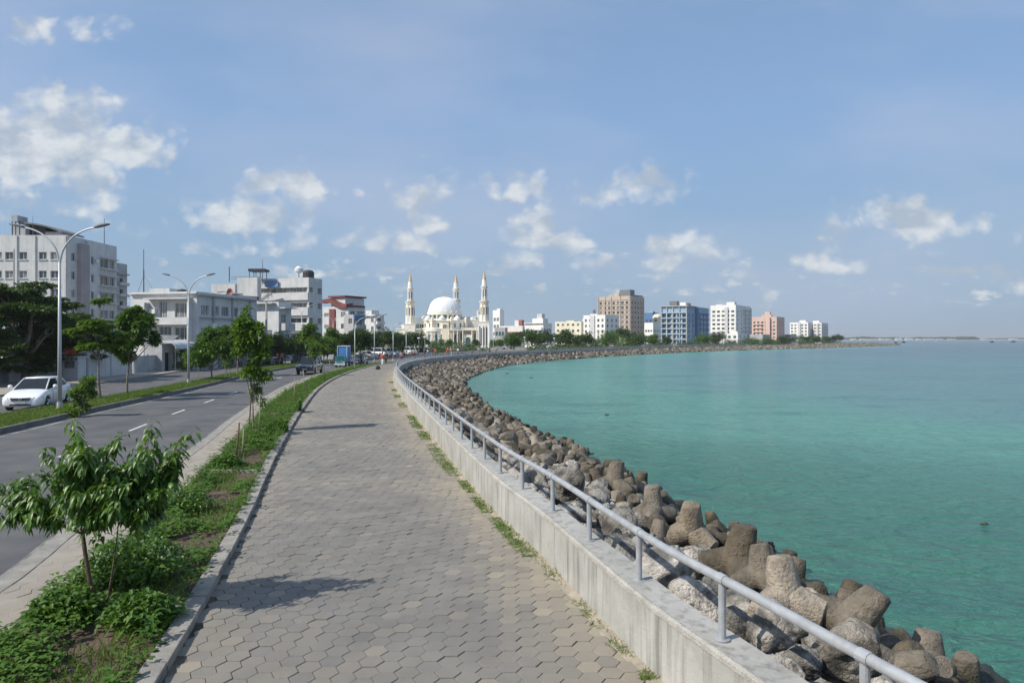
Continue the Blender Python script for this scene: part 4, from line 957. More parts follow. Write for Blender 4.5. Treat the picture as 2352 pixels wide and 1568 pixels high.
def right_buildings():
    def glaz(b, side, floors, cols, w, h, z0, fh, sill=.9, m0=.3, m1=.3):
        return grid(b.tr if side == 'r' else b.tl, z0, floors, fh, cols, w, h, sill, m0, m1)
    # behind the right minaret
    b = Tower('apartment_building', 'white block with a blank side behind the right minaret of the mosque', 1148, 1132, 1158, 330, 40, 712, 'whitec', 5)
    b.faces(glaz(b, 'l', 4, 2, 1.8, 1.6, 1, 3.4), glaz(b, 'r', 5, 2, 1.8, 2.0, .5, 3.1), frame=False, gm='curtain'); b.roofbox(.6, 2.5, .5, 3, 1.4)
    b = Tower('house', 'low blue grey shop building at the foot of the right minaret', 1160, 1136, 1166, 310, 70, 752, 'grey', 2)
    b.faces(glaz(b, 'l', 2, 3, 1.1, 1.8, .2, 3.8), [], frame=False, gm='glasst')
    # red roofed villas
    b = Tower('villa', 'white villa with a red roof terrace right of the mosque', 1200, 1148, 1216, 315, 70, 748, 'whitec', 3)
    b.faces(glaz(b, 'l', 2, 3, 2.0, 1.7, .3, 3.2), glaz(b, 'r', 2, 1, 1.5, 1.6, .3, 3.2), frame=False, gm='curtain', depth=.5)
    for f in (1, 2): b.slab('roof_band', 'redr', 'l', -.2, b.tl*(.6 if f == 1 else 1), f*3.1-.1, f*3.1+.55, .0, 1.3)
    b.slab('terrace', 'whitec', 'r', 0, b.tr, 3.0, 3.9, .0, 1.2); b.roofbox(.5, 3, 1, 4, 3.2, 'whitec'); b.roofbox(.3, 3.2, .3, 2, 2.6, 'redr', z=b.top+.1)
    # white blue glass house
    b = Tower('apartment_building', 'white stepped building with rounded blue grey glazing and white roof rooms', 1248, 1205, 1268, 300, 55, 742, 'whitec', 4)
    b.faces(glaz(b, 'l', 4, 4, 1.3, 1.6, .2, 2.6), glaz(b, 'r', 4, 3, 1.3, 1.8, .2, 2.5), frame=False, gms=['glass', 'curtain', 'glasst'], depth=.35)
    b.roofbox(.3, 4.5, .4, 6, 2.8); b.roofbox(1, 3.4, 1.4, 4, 2.2, 'white', z=b.top+2); b.slab('roof_slab', 'whitec', 'l', -.3, b.tl, b.top-.1, b.top+.2, .0, .7)
    for f in (1, 2, 3): b.balcony('l', .4, b.tl*.55, f*2.5, 1.0, 'whitec', True)
    # yellow building
    b = Tower('apartment_building', 'pale yellow four storey building with rows of square windows', 1335, 1275, 1362, 345, 60, 738, 'yellow', 4)
    b.faces(glaz(b, 'l', 4, 5, 1.3, 1.1, .2, 3.0), glaz(b, 'r', 4, 3, 1.2, 1.2, .2, 3.0), frame=False, gms=['glass', 'curtain'], depth=.3)
    b.roofbox(.2, 5, 4, 8.5, 1.2); b.roofbox(1, 4, .6, 2, .8, 'white')
    b.slab('wing', 'yellow', 'r', b.tr*.55, b.tr, 0, b.top-.9, .0, 1.1)
    # white building in front of the beige tower
    b = Tower('apartment_building', 'white five storey building with a grey recessed bay in front of the beige tower', 1390, 1340, 1421, 330, 52, 723, 'whitec', 5)
    b.faces(glaz(b, 'l', 5, 5, 1.15, 1.35, .1, 2.7, m0=.3), glaz(b, 'r', 5, 3, 1.5, 1.35, .1, 2.7), frame=False, gms=['glass', 'curtain'], depth=.3)
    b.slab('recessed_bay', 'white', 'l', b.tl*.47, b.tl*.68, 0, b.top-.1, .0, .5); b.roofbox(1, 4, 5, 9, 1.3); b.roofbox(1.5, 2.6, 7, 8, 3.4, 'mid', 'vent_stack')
    b = Tower('house', 'small plain white block tucked between the yellow building and the white one', 1352, 1338, 1358, 360, 45, 732, 'whitec', 4)
    b.faces([], [])
    # beige tower
    b = Tower('apartment_tower', 'tall beige ten storey tower with a grey block on its roof', 1447, 1373, 1479, 380, 52, 679, 'beige', 10, fh=2.75)
    lw = [v for v in glaz(b, 'l', 9, 7, 1.6, 1.5, .3, 2.72, m0=.5, m1=.6)]
    b.faces(lw, glaz(b, 'r', 9, 4, 1.5, 1.5, .3, 2.72, m0=.6, m1=.8), frame=False, gms=['glass', 'curtain', 'glass'], depth=.35)
    for u in (0, .285, .57, .76, .97): b.slab('pilaster', 'beige', 'l', b.tl*u, b.tl*u+.45, 0, b.top-.1, .003, .4)
    for u in (.0, .25, .5, .75, .96): b.slab('pilaster', 'beige', 'r', b.tr*u+.02, b.tr*u+.42, 0, b.top-.1, .003, .35)
    for f in range(1, 10): b.slab('window_ledge', 'beige', 'l', .5, b.tl-.5, .3+f*2.72+.55, .3+f*2.72+.78, .003, .3)
    b.roofbox(1.2, 6.5, .6, 7.2, 4.2, 'mid', 'plant_room'); b.roofbox(.8, 3, 7.3, 11, 2.6); b.roofbox(.5, 4, 11, 14, 1.6)
    b.roofbox(8, b.tr-.4, .5, 2, 1.5, 'mid', 'roof_frame'); b.tank(6, 10, .9, 1.8, 'frame')
    # blue bits behind
    b = Tower('apartment_building', 'dark blue building glimpsed between the beige tower and the cream round roofed one', 1500, 1480, 1512, 420, 45, 718, 'blued', 5)
    b.faces(glaz(b, 'l', 5, 2, 1.5, 1.5, 1, 3), [], frame=False); b.roofbox(.5, 3, .5, 3, 1.6, 'blue')
    b = Tower('house', 'small cream building with a curved top left of the blue tower', 1512, 1499, 1522, 400, 45, 726, 'cream', 4)
    b.faces([(1, b.top-3, 1.6, 1)], [], frame=False, gm='glass'); p = b.C+b.r*2+b.l*2
    MB().lathe(p.x, p.y, [(2.6, b.top-1), (2.5, b.top+.3), (1.6, b.top+1.1), (.2, b.top+1.4)], 14).build('curved_roof', M['cream'], b.root, b.o)
    b = Tower('house', 'low white building with dark windows below the cream one', 1500, 1480, 1522, 370, 45, 741, 'whitec', 3)
    b.faces(glaz(b, 'l', 3, 3, 1.2, 1.2, .3, 3), glaz(b, 'r', 3, 3, 1.3, 1.2, .3, 3), frame=False, gms=['glass', 'curtain'])
    # blue tower
    b = Tower('apartment_tower', 'light blue six storey tower with framed balconies and a shaded dark blue right half', 1578, 1519, 1628, 350, 57, 702, 'blue', 6, fh=2.95)
    b.faces(glaz(b, 'l', 6, 5, 1.9, 1.9, .3, 2.75, .6, .2, .2), glaz(b, 'r', 6, 6, 1.9, 1.9, .3, 2.75, .6, .2, .2), frame=False, gms=['glass', 'curtain', 'glass'], depth=.9)
    for f in range(1, 7): b.slab('balcony', 'blue', 'l', .2, b.tl-.2, f*2.75+.25, f*2.75+.75, .003, .55)
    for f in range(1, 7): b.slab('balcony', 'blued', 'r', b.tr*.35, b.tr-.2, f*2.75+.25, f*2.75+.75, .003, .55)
    for u in (.0, .27, .52, .76, .975): b.slab('pilaster', 'slab', 'l', b.tl*u, b.tl*u+.35, 0, b.top-.3, .003, .62)
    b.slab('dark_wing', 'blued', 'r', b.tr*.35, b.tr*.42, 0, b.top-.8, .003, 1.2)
    b.slab('roof_slab', 'slab', 'l', -.5, b.tl+.4, b.top-.25, b.top+.15, -.5, 1.0); b.slab('roof_slab', 'slab', 'r', -.3, b.tr*.4, b.top-.22, b.top+.13, -.5, .9)
    b.roofbox(2, 5, 6, 10, 3.4, 'mid', 'roof_frame'); b.roofbox(1, 4, 1, 4, 2.5, 'whitec'); b.roofbox(4.5, 9, 1, 4, 2.4, 'beige')
    # white tower
    b = Tower('apartment_tower', 'bright white nine storey tower with a grey shaded centre bay', 1690, 1632, 1725, 430, 55, 700, 'whitec', 9, fh=2.7)
    b.faces(glaz(b, 'l', 8, 5, 1.9, 1.3, .4, 2.7, .9, .4, .6), glaz(b, 'r', 8, 4, 1.8, 1.5, .4, 2.7, .8, .4, .4), frame=False, gms=['glass', 'curtain', 'glass'], depth=.4)
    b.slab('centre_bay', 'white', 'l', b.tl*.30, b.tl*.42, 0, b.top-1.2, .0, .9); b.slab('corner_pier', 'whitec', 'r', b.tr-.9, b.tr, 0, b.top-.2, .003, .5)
    for f in range(1, 9): b.slab('balcony', 'white', 'r', b.tr*.45, b.tr-1, f*2.7+.3, f*2.7+.9, .003, .8)
    b.roofbox(.5, 5, 1, 6, 2.6); b.roofbox(1, 3, 9, 13, 1.2); b.mast(1, 1.2, 5); b.mast(4, 6, 4.4)
    b = Tower('house', 'low white house with a rounded gable in front of the white tower', 1695, 1668, 1716, 395, 50, 765, 'whitec', 2)
    b.faces(glaz(b, 'l', 2, 2, 1.6, 1.4, .2, 2.8), glaz(b, 'r', 2, 2, 1.4, 1.6, .2, 2.8), frame=False, gms=['glass', 'curtain']); b.roofbox(.5, 4, .5, 5, 1.8)
    b = Tower('house', 'long low white garden house left of the rounded gable', 1664, 1640, 1672, 400, 60, 771, 'whitec', 1); b.faces([], [])
    # peach building
    b = Tower('apartment_building', 'peach coloured seven storey building with a stepped roof tower', 1784, 1727, 1802, 480, 55, 727, 'peach', 7, fh=2.8)
    b.faces(glaz(b, 'l', 6, 6, 1.4, 1.3, .4, 2.65, .8, .4, .4), glaz(b, 'r', 6, 4, 1.2, 1.4, .4, 2.65, .8, .4, .4), frame=False, gms=['glass', 'curtain', 'glass'], depth=.35)
    b.slab('deep_bay', 'peach', 'l', b.tl*.25, b.tl*.42, 0, b.top-.4, .0, 1.6); b.roofbox(1, 5, 4, 10.5, 2.2); b.roofbox(1.2, 4, 5, 8.5, 4.2)
    for f in range(1, 6): b.slab('balcony', 'peach', 'l', b.tl*.55, b.tl-1, f*2.65+.3, f*2.65+.8, .003, .7)
    b = Tower('house', 'grey white low houses below the peach building', 1752, 1722, 1768, 430, 55, 768, 'grey', 2); b.faces(glaz(b, 'l', 1, 4, 1.6, 1.2, .4, 2.6), [], frame=False)
    # far white pair
    for pc, pl, pr, pt, lab in ((1856, 1814, 1881, 740, 'left one of the two distant white blocks near the end of the headland'), (1887, 1868, 1902, 741, 'right one of the two distant white blocks near the end of the headland')):
        b = Tower('apartment_tower', lab, pc, pl, pr, 560, 52, pt, 'whitec', 7, fh=2.6, group='white blocks on the headland')
        b.faces(glaz(b, 'l', 6, 5 if pc == 1856 else 3, 1.5, 1.4, .3, 2.6, .8, .4, .4), glaz(b, 'r', 6, 4, 1.5, 1.4, .3, 2.6, .8, .4, .4), frame=False, gms=['glass', 'curtain'], depth=.3)
        b.roofbox(1, 5, 2, 7, 2.4); b.slab('recess', 'white', 'l', b.tl*.4, b.tl*.55, 0, b.top-.3, .0, .9)
        for f in range(1, 6): b.slab('balcony', 'white', 'r', b.tr*.3, b.tr-1, f*2.6+.3, f*2.6+.8, .003, .7)
    b = Tower('house', 'low dark roofed house between the peach building and the distant white blocks', 1815, 1800, 1828, 500, 60, 768, 'grey', 2); b.faces([], [], frame=False); b.slab('awning', 'mid', 'l', -1, b.tl+1, b.top-.8, b.top-.2, .0, 1.6)
    b = Tower('house', 'low cream pavilion by the shore below the distant white blocks', 1858, 1836, 1864, 480, 70, 784, 'cream', 1); b.faces([], [])
right_buildings()

# ---------------------------------------------------------------- the mosque
def mosque():
    Y = 300.; k = .14424; mpp = Y/1568
    ZX = lambda zx, Yd=Y: hp(904.6+zx*k, Yd); ZZ = lambda zy, Yd=Y: hz_(603.1+zy*k, Yd); s = k*mpp
    root = empty('mosque', (ZX(800), Y+12, -.3), 'ivory white mosque with a large ribbed white dome on a windowed drum', 'mosque'); o = root.location
    cx, cy = ZX(800), Y+12; zg = -.3
    def B(mb, name, m, **kw): return mb.build(name, M[m] if isinstance(m, str) else m, root, o, **kw)
    # distance correction for parts at cy
    q = (Y+12)/Y; cxd = ZX(800, Y+12)
    cx = cxd
    ZD = lambda zy: ZZ(zy, Y+12); sd = s*q
    # dome with ribs
    R = 268*sd; z0 = ZD(800); zt = ZD(548); prof = []
    for i in range(17):
        t = i/16*math.pi/2; prof.append((R*math.cos(t)**.92 if i < 16 else .05, z0+(zt-z0)*math.sin(t)**1.0))
    d = MB(); d.lathe(cx, cy, [(R*.985, z0-1.0)]+prof, 64); dome = B(d, 'dome', 'dome', smooth=True)
    r = MB()
    for i in range(24):
        a = 2*math.pi*i/24; r.tube([(cx+math.cos(a)*p*1.004, cy+math.sin(a)*p*1.004, z) for p, z in prof[:-1]], .045, 4)
    B(r, 'dome_ribs', 'dome')
    f = MB().lathe(cx, cy, [(.7, zt-.15), (.5, zt+.25), (.12, zt+.45), (.1, zt+.7), (.3, zt+.95), (.08, zt+1.2), (.06, zt+2.1), (.01, zt+2.4)], 10); B(f, 'finial', 'gold')
    # scalloped skirt and drum with arched windows
    sk = MB()
    for i in range(20):
        a = 2*math.pi*i/20; c, sn = math.cos(a), math.sin(a); n = 8
        pts = [(-1, 0)]+[(-math.cos(j/n*math.pi), math.sin(j/n*math.pi)*.9) for j in range(n+1)]+[(1, 0)]
        base = len(sk.v)
        for uu, vv in pts:
            for rr in (R*.97, R*1.05): sk.v.append((cx+c*rr-sn*uu*1.1, cy+sn*rr+c*uu*1.1, z0-.3+vv*1.2))
        for j in range(len(pts)-1): sk.f.append((base+2*j, base+2*j+1, base+2*j+3, base+2*j+2))
        b2 = len(sk.v)
        for uu, vv in pts: sk.v.append((cx+c*R*1.05-sn*uu*1.1, cy+sn*R*1.05+c*uu*1.1, z0-.3+vv*1.2-.001))
        sk.f.append(tuple(range(b2, b2+len(pts))))
    sk.lathe(cx, cy, [(R*1.03, z0-1.2), (R*1.07, z0-1.0), (R*1.07, z0-.4), (R*1.0, z0-.2)], 40); B(sk, 'drum_cornice', 'creamw')
    zd = ZD(905)
    B(MB().lathe(cx, cy, [(R*.99, zd-1), (R*.99, z0-.9)], 40), 'drum', 'creamw')
    for i in range(20):
        a = 2*math.pi*(i+.5)/20
        if math.sin(a) > .35: continue
        w = MB(); n = 6; ww, hh = .62, 1.35
        pts = [(-ww, 0), (ww, 0), (ww, hh)]+[(ww*math.cos(j/n*math.pi), hh+ww*math.sin(j/n*math.pi)) for j in range(1, n)]+[(-ww, hh)]
        w.add([(-sn_, 0, 0) for sn_ in ()], []); rr = R*1.0
        w.add([(cx+math.cos(a)*rr-math.sin(a)*u, cy+math.sin(a)*rr+math.cos(a)*u, zd+.25+v) for u, v in pts], [tuple(range(len(pts)))])
        B(w, 'window', 'glasst')
    for i in range(20):
        a = 2*math.pi*i/20
        if math.sin(a) > .4: continue
        B(MB().tube([(cx+math.cos(a)*R*1.03, cy+math.sin(a)*R*1.03, zd-.6), (cx+math.cos(a)*R*1.03, cy+math.sin(a)*R*1.03, z0-1.1)], .26, 6), 'buttress', 'cream')
    # arched-window helper on a facade facing the camera
    def arch(x, y, z, w, h, m='glasst', fr=.22, ang=0):
        n = 8; ww = w/2; P = [(-ww, 0), (ww, 0)]+[(ww*math.cos(j/n*math.pi), h-ww+ww*math.sin(j/n*math.pi)) for j in range(0, n+1)]
        ca, sa = math.cos(ang), math.sin(ang)
        g = MB().add([(x+u*ca, y+u*sa, z+v) for u, v in P], [tuple(range(len(P)))]); wn = B(g, 'window', m)
        wf = ww+fr; Pf = [(-wf, 0), (wf, 0)]+[(wf*math.cos(j/n*math.pi), h-ww+wf*math.sin(j/n*math.pi)) for j in range(0, n+1)]
        fm = MB(); L_ = len(P)
        fm.v = [(x+u*ca+sa*.18, y+u*sa-ca*.18, z+v) for u, v in P]+[(x+u*ca+sa*.18, y+u*sa-ca*.18, z+v) for u, v in Pf]+[(x+u*ca, y+u*sa, z+v) for u, v in Pf]
        for j in range(1, L_):
            jn = (j+1) % L_; fm.f += [(j, L_+j, L_+jn, jn), (L_+j, 2*L_+j, 2*L_+jn, L_+jn)]
        fo = fm.build('arch_frame', M['creamw'], wn)
        fo.location = -Vector(o)
    # octagonal prayer hall under the drum, stepped
    z1 = ZD(930); zb = ZD(1060)
    B(MB().lathe(cx, cy, [(R*1.33, zb), (R*1.33, z1-.2), (R*1.38, z1-.1), (R*1.38, z1+.25), (R*1.25, z1+.5), (R*1.0, zd+.1)], 8, rot=math.pi/8), 'hall_roof', 'creamw')
    hall = MB().lathe(cx, cy, [(R*1.42, zg), (R*1.42, zb-.1), (R*1.48, zb), (R*1.48, zb+.45), (R*1.3, zb+.5)], 8, rot=math.pi/8); B(hall, 'hall', 'creamw')
    ap = R*1.42*math.cos(math.pi/8)
    for u in (-2.2, 0, 2.2): arch(cx+u, cy-ap-.01, 1.2, 1.3, 4.4)
    for sgn in (-1, 1):
        a = sgn*math.pi/4; nx, ny = math.sin(a), -math.cos(a)
        for u in (-2, 0, 2): arch(cx+nx*(ap+.01)+math.cos(a)*u, cy+ny*(ap+.01)+math.sin(a)*u, 1.2, 1.2, 4.4, ang=a)
    for i in range(8):
        a = math.pi/8+i*math.pi/4
        B(MB().tube([(cx+R*1.43*math.cos(a), cy+R*1.43*math.sin(a), zg), (cx+R*1.43*math.cos(a), cy+R*1.43*math.sin(a), ZD(905))], .5, 8).lathe(cx+R*1.43*math.cos(a), cy+R*1.43*math.sin(a), [(.62, ZD(905)), (.5, ZD(905)+.5), (.1, ZD(905)+1.1)], 8), 'corner_pier', 'cream')
    # upper arched windows of the hall
    for sgn in (-1, 0, 1):
        a = sgn*math.pi/4; nx, ny = math.sin(a), -math.cos(a); ap2 = R*1.33*math.cos(math.pi/8)+.01
        for u in (-1.6, 1.6): arch(cx+nx*ap2+math.cos(a)*u, cy+ny*ap2+math.sin(a)*u, zb+.7, .9, 2.0, ang=a)
    # small semi-domes round the drum
    for i in range(8):
        a = i*math.pi/4-math.pi/2; x, y = cx+math.cos(a)*R*1.2, cy+math.sin(a)*R*1.2; rr = 1.5
        B(MB().lathe(x, y, [(rr, z1), (rr, z1+.7), (rr*.92, z1+1.2), (rr*.7, z1+1.7), (rr*.38, z1+2.05), (.08, z1+2.3), (.02, z1+2.9)], 14), 'small_dome', 'whitec')
    # wings: flat-roofed masses with arcades
    def mass(x0, x1, y0, y1, zt_, wins=(), m='creamw', cornice=True, name='wing'):
        mb = MB().box(x0, x1, y0, y1, zg, zt_); B(mb, name, m)
        if cornice: B(MB().box(x0-.25, x1+.25, y0-.25, y1+.25, zt_+.002, zt_+.4), 'cornice', m)
        for x, z, w, h in wins: arch(x, y0-.012, z, w, h)
    YL = Y+2
    mass(ZX(330), ZX(520), YL+5, YL+20, ZZ(895), [(ZX(v), ZZ(1040), .8, 1.9) for v in (355, 385, 425, 465)])
    mass(ZX(75), ZX(340), YL+6, YL+18, ZZ(1000), [(ZX(v), ZZ(1290), .9, 2.6) for v in (110, 150, 290, 320)])
    mass(ZX(20), ZX(400), YL+2, YL+5.8, ZZ(1060), [(ZX(v), ZZ(1330), 1.0, 3.2) for v in (60, 110, 160, 220, 280, 340)])
    # round balcony porch left of centre
    px = ZX(640); py_ = YL+3.2; rr = 150*s
    B(MB().lathe(px, py_, [(rr, ZZ(1095)), (rr*1.04, ZZ(1090)), (rr*1.04, ZZ(1040)), (rr*1.0, ZZ(1035))], 28), 'porch_balcony', 'creamw')
    B(MB().lathe(px, py_, [(rr*.82, zg), (rr*.82, ZZ(1096))], 24), 'porch', 'whitec')
    for i in range(7):
        a = math.pi+math.pi*(i+.5)/7; B(MB().tube([(px+math.cos(a)*rr*.95, py_+math.sin(a)*rr*.95, zg), (px+math.cos(a)*rr*.95, py_+math.sin(a)*rr*.95, ZZ(1096))], .26, 8), 'column', 'whitec')
    for i in range(6):
        a = math.pi+math.pi*(i+1)/7; arch(px+math.cos(a)*rr*.825, py_+math.sin(a)*rr*.825, 1.0, 1.1, 4.6, ang=a+math.pi/2)
    # lattice pavilion on the balcony
    B(MB().lathe(px, py_, [(rr*.42, ZZ(1035)), (rr*.42, ZZ(985)), (rr*.5, ZZ(980)), (rr*.3, ZZ(965)), (.1, ZZ(950))], 10), 'balcony_kiosk', 'glasst')
    # the tall square front pier and the entrance porch with arches on the right
    mass(ZX(760), ZX(870), YL-1, YL+8, ZZ(935), [(ZX(770)+.7, ZZ(1040), .7, 1.6), (ZX(825), ZZ(1040), .7, 1.6)], 'cream', name='front_pier')
    x0, x1 = ZX(870), ZX(1330); zp = ZZ(1065)
    mass(x0, x1, YL+3, YL+14, ZZ(1050), [(ZX(995), ZZ(1240), 1.25, 3.6), (ZX(1065), ZZ(1235), 1.1, 3.4), (ZX(1285), ZZ(1240), .9, 3.2), (ZX(1330)-.5, ZZ(1240), .6, 3.0), (ZX(885), ZZ(1240), .7, 3.8)], 'cream', name='entrance_hall')
    B(MB().box(x0, x1+.6, YL-2.5, YL+3.2, zp-.35, zp), 'porch_roof', 'whitec')
    for v in (880, 950, 1015, 1100, 1245, 1325): B(MB().tube([(ZX(v), YL-2.1, zg), (ZX(v), YL-2.1, zp-.34)], [.24, .2], 8).lathe(ZX(v), YL-2.1, [(.2, zp-.9), (.45, zp-.35)], 8), 'column', 'creamw')
    mass(ZX(1120), ZX(1240), YL-1.5, YL+2.9, ZZ(1140), [(ZX(1180), .1, 2.1, 4.2)], 'whitec', False, 'entrance')
    # upper right wing with vertical ribs
    mass(ZX(1140), ZX(1350), YL+10, YL+24, ZZ(905), [], 'creamw')
    mass(ZX(1130), ZX(1275), YL+14, YL+26, ZZ(858), [], 'whitec')
    for i in range(9): v = 1160+i*20; B(MB().box(ZX(v), ZX(v)+.25, YL+9.7, YL+9.99, ZZ(1045), ZZ(925)), 'rib', 'whitec')
    B(MB().lathe(ZX(1210), YL+11, [(1.3, ZZ(910)), (1.2, ZZ(885)), (.8, ZZ(870)), (.1, ZZ(855))], 12), 'small_dome', 'creamw')
    mass(ZX(1285), ZX(1380), YL+16, YL+24, ZZ(735), [(ZX(1330), ZZ(800), .7, 1.6)], 'whitec', False, 'stair_turret')
    mass(ZX(960), ZX(1150), YL+7, YL+20, ZZ(960), [(ZX(v), ZZ(1040), .9, 1.9) for v in (1000, 1050, 1100)], 'creamw')
    # the three minarets
    def minaret(label, c, Yd, tip, cone, b2, mid, b1, sh, base, hw=1.0, sq=None):
        X = lambda zx: ZX(zx, Yd); Z = lambda zy: ZZ(zy, Yd); u = s*Yd/Y*hw; x = X(c); rt = empty('minaret', (x, Yd, zg), label, 'minaret', 'minarets of the mosque'); oo = rt.location
        def P(mb, n, m, **kw): return mb.build(n, M[m], rt, oo, **kw)
        P(MB().lathe(x, Yd, [(31*u, Z(cone)), (30*u, Z(cone)+.1), (15*u, Z(cone-(cone-tip)*.5)), (5*u, Z(cone-(cone-tip)*.82)), (.5*u, Z(tip+5))], 16), 'spire', 'gold')
        P(MB().lathe(x, Yd, [(.06, Z(tip+8)), (.16, Z(tip+2)), (.05, Z(tip-6)), (.02, Z(tip-26))], 6), 'finial', 'gold')
        P(MB().lathe(x, Yd, [(42*u, Z(b2)), (36*u, Z(cone+30)), (34*u, Z(cone)-.02), (20*u, Z(cone-1))], 12), 'upper_shaft', 'whitec')
        def bal(zc, w, r0, n):
            P(MB().lathe(x, Yd, [(r0*u, Z(zc+36)), (r0*1.12*u, Z(zc+26)), (w*.9*u, Z(zc+10)), (w*u, Z(zc+5)), (w*u, Z(zc))], 16), n+'_corbel', 'cream')
            rl = MB()
            for i in range(16):
                a = 2*math.pi*i/16; rl.tube([(x+math.cos(a)*w*.95*u, Yd+math.sin(a)*w*.95*u, Z(zc)), (x+math.cos(a)*w*.95*u, Yd+math.sin(a)*w*.95*u, Z(zc-24))], .13, 5)
            rl.lathe(x, Yd, [(w*.9*u, Z(zc-19)), (w*u, Z(zc-19)), (w*u, Z(zc-25)), (w*.9*u, Z(zc-25))], 16)
            P(rl, n+'_railing', 'creamw')
        bal(b2, 53, 40, 'upper_balcony')
        # open middle storey: core, columns and dark slots
        P(MB().lathe(x, Yd, [(34*u, Z(b1)), (34*u, Z(b2+30))], 12), 'core', 'creamw')
        for i in range(8):
            a = 2*math.pi*i/8+.2; P(MB().tube([(x+math.cos(a)*42*u, Yd+math.sin(a)*42*u, Z(b1)), (x+math.cos(a)*40*u, Yd+math.sin(a)*40*u, Z(b2+32))], .22, 6), 'column', 'whitec')
            a += math.pi/8
            if math.sin(a) < .3: P(MB().tube([(x+math.cos(a)*33.2*u, Yd+math.sin(a)*33.2*u, Z(mid+60)), (x+math.cos(a)*33.2*u, Yd+math.sin(a)*33.2*u, Z(mid-50))], .28, 6), 'slot', 'mid')
        bal(b1+10, 78, 62, 'lower_balcony')
        P(MB().lathe(x, Yd, [(74*u, Z(base)), (68*u, Z(sh+60)), (64*u, Z(b1+44))], 8, rot=.3), 'shaft', 'creamw')
        for i in range(8):
            a = .3+math.pi/8+i*math.pi/4
            if math.sin(a) < .3: P(MB().tube([(x+math.cos(a)*61*u, Yd+math.sin(a)*61*u, Z(sh+150)), (x+math.cos(a)*59.5*u, Yd+math.sin(a)*59.5*u, Z(sh+30))], .33, 6), 'slot', 'mid')
            a = .3+i*math.pi/4; P(MB().tube([(x+math.cos(a)*73*u, Yd+math.sin(a)*73*u, Z(base)), (x+math.cos(a)*64*u, Yd+math.sin(a)*64*u, Z(b1+45))], .2, 5), 'corner_shaft', 'cream')
        w = (sq or 88)*u
        P(MB().box(x-w, x+w, Yd-w, Yd+w, zg, Z(base)+.01).box(x-w*1.06, x+w*1.06, Yd-w*1.06, Yd+w*1.06, Z(base)+.012, Z(base)+.35), 'base', 'creamw')
        if sq:
            for k2 in (-.5, 0, .5): P(MB().box(x+k2*w-.3, x+k2*w+.3, Yd-w-.03, Yd-w-.003, .6, Z(base)-2.5), 'slot', 'mid')
            for k2 in (-1, -.25, .25, 1): P(MB().tube([(x+k2*w, Yd-w-.2, zg), (x+k2*w, Yd-w-.2, Z(base)-1.4)], .26, 6), 'column', 'whitec')
    minaret('left minaret of the mosque, standing apart from the dome with a gold spire', 262, 306, 160, 308, 432, 510, 630, 690, 985)
    minaret('middle minaret of the mosque, its lower half hidden by the white dome', 990, 332, 182, 322, 436, 500, 610, 660, 985)
    minaret('right minaret of the mosque, the tallest, on a tall square base', 1440, 300, 120, 272, 398, 470, 625, 680, 950, sq=84)
mosque()
# ---------------------------------------------------------------- leaves and trees
def unit(v): return v/np.maximum(np.linalg.norm(v, axis=-1, keepdims=True), 1e-6)
def leaves(c, d, up, Lg, Wd, S=3, fold=.25, droop=.3, prof=None, tone=None):
    """c,d,up (n,3): base, direction, upper side; a folded, drooping blade with S stations each"""
    n = len(c); t = np.linspace(0, 1, S); prof = prof if prof is not None else np.sin(np.pi*np.clip(t, .0, 1)**.8)
    d = unit(d); sd = unit(np.cross(d, up)); u = unit(np.cross(sd, d)); Lg = np.broadcast_to(Lg, n)[:, None, None]; Wd = np.broadcast_to(Wd, n)[:, None, None]
    T = t[None, :, None]; P = c[:, None]+d[:, None]*(T*Lg); P = P+np.array([0, 0, -1.])*(droop*T**2*Lg)
    w = np.asarray(prof)[None, :, None]*Wd/2; lft = P+sd[:, None]*w+u[:, None]*(w*fold*2); rgt = P-sd[:, None]*w+u[:, None]*(w*fold*2)
    V = np.stack([lft, P, rgt], 2).reshape(n, S*3, 3); q = []
    for i in range(S-1):
        for j in range(2): a = i*3+j; q.append((a, a+1, a+4, a+3))
    F = (np.arange(n)*S*3)[:, None, None]+np.array(q)[None]
    return V.reshape(-1, 3), F.reshape(-1, 4)
class Leafy:
    def __init__(s): s.V = []; s.F = []; s.n = 0
    def add(s, V, F): s.V.append(V); s.F.append(F+s.n); s.n += len(V)
    def mesh(s, name, m): return npmesh(name, np.concatenate(s.V), np.concatenate(s.F), m, smooth=True)
def rnd(n, r=None): return unit((r or nrg).normal(size=(n, 3)))
def bez(a, b, bend, n=6):
    a, b = Vector(a), Vector(b); m = (a+b)/2+Vector(bend); return [a.lerp(m, t).lerp(m.lerp(b, t), t) for t in [i/(n-1) for i in range(n)]]
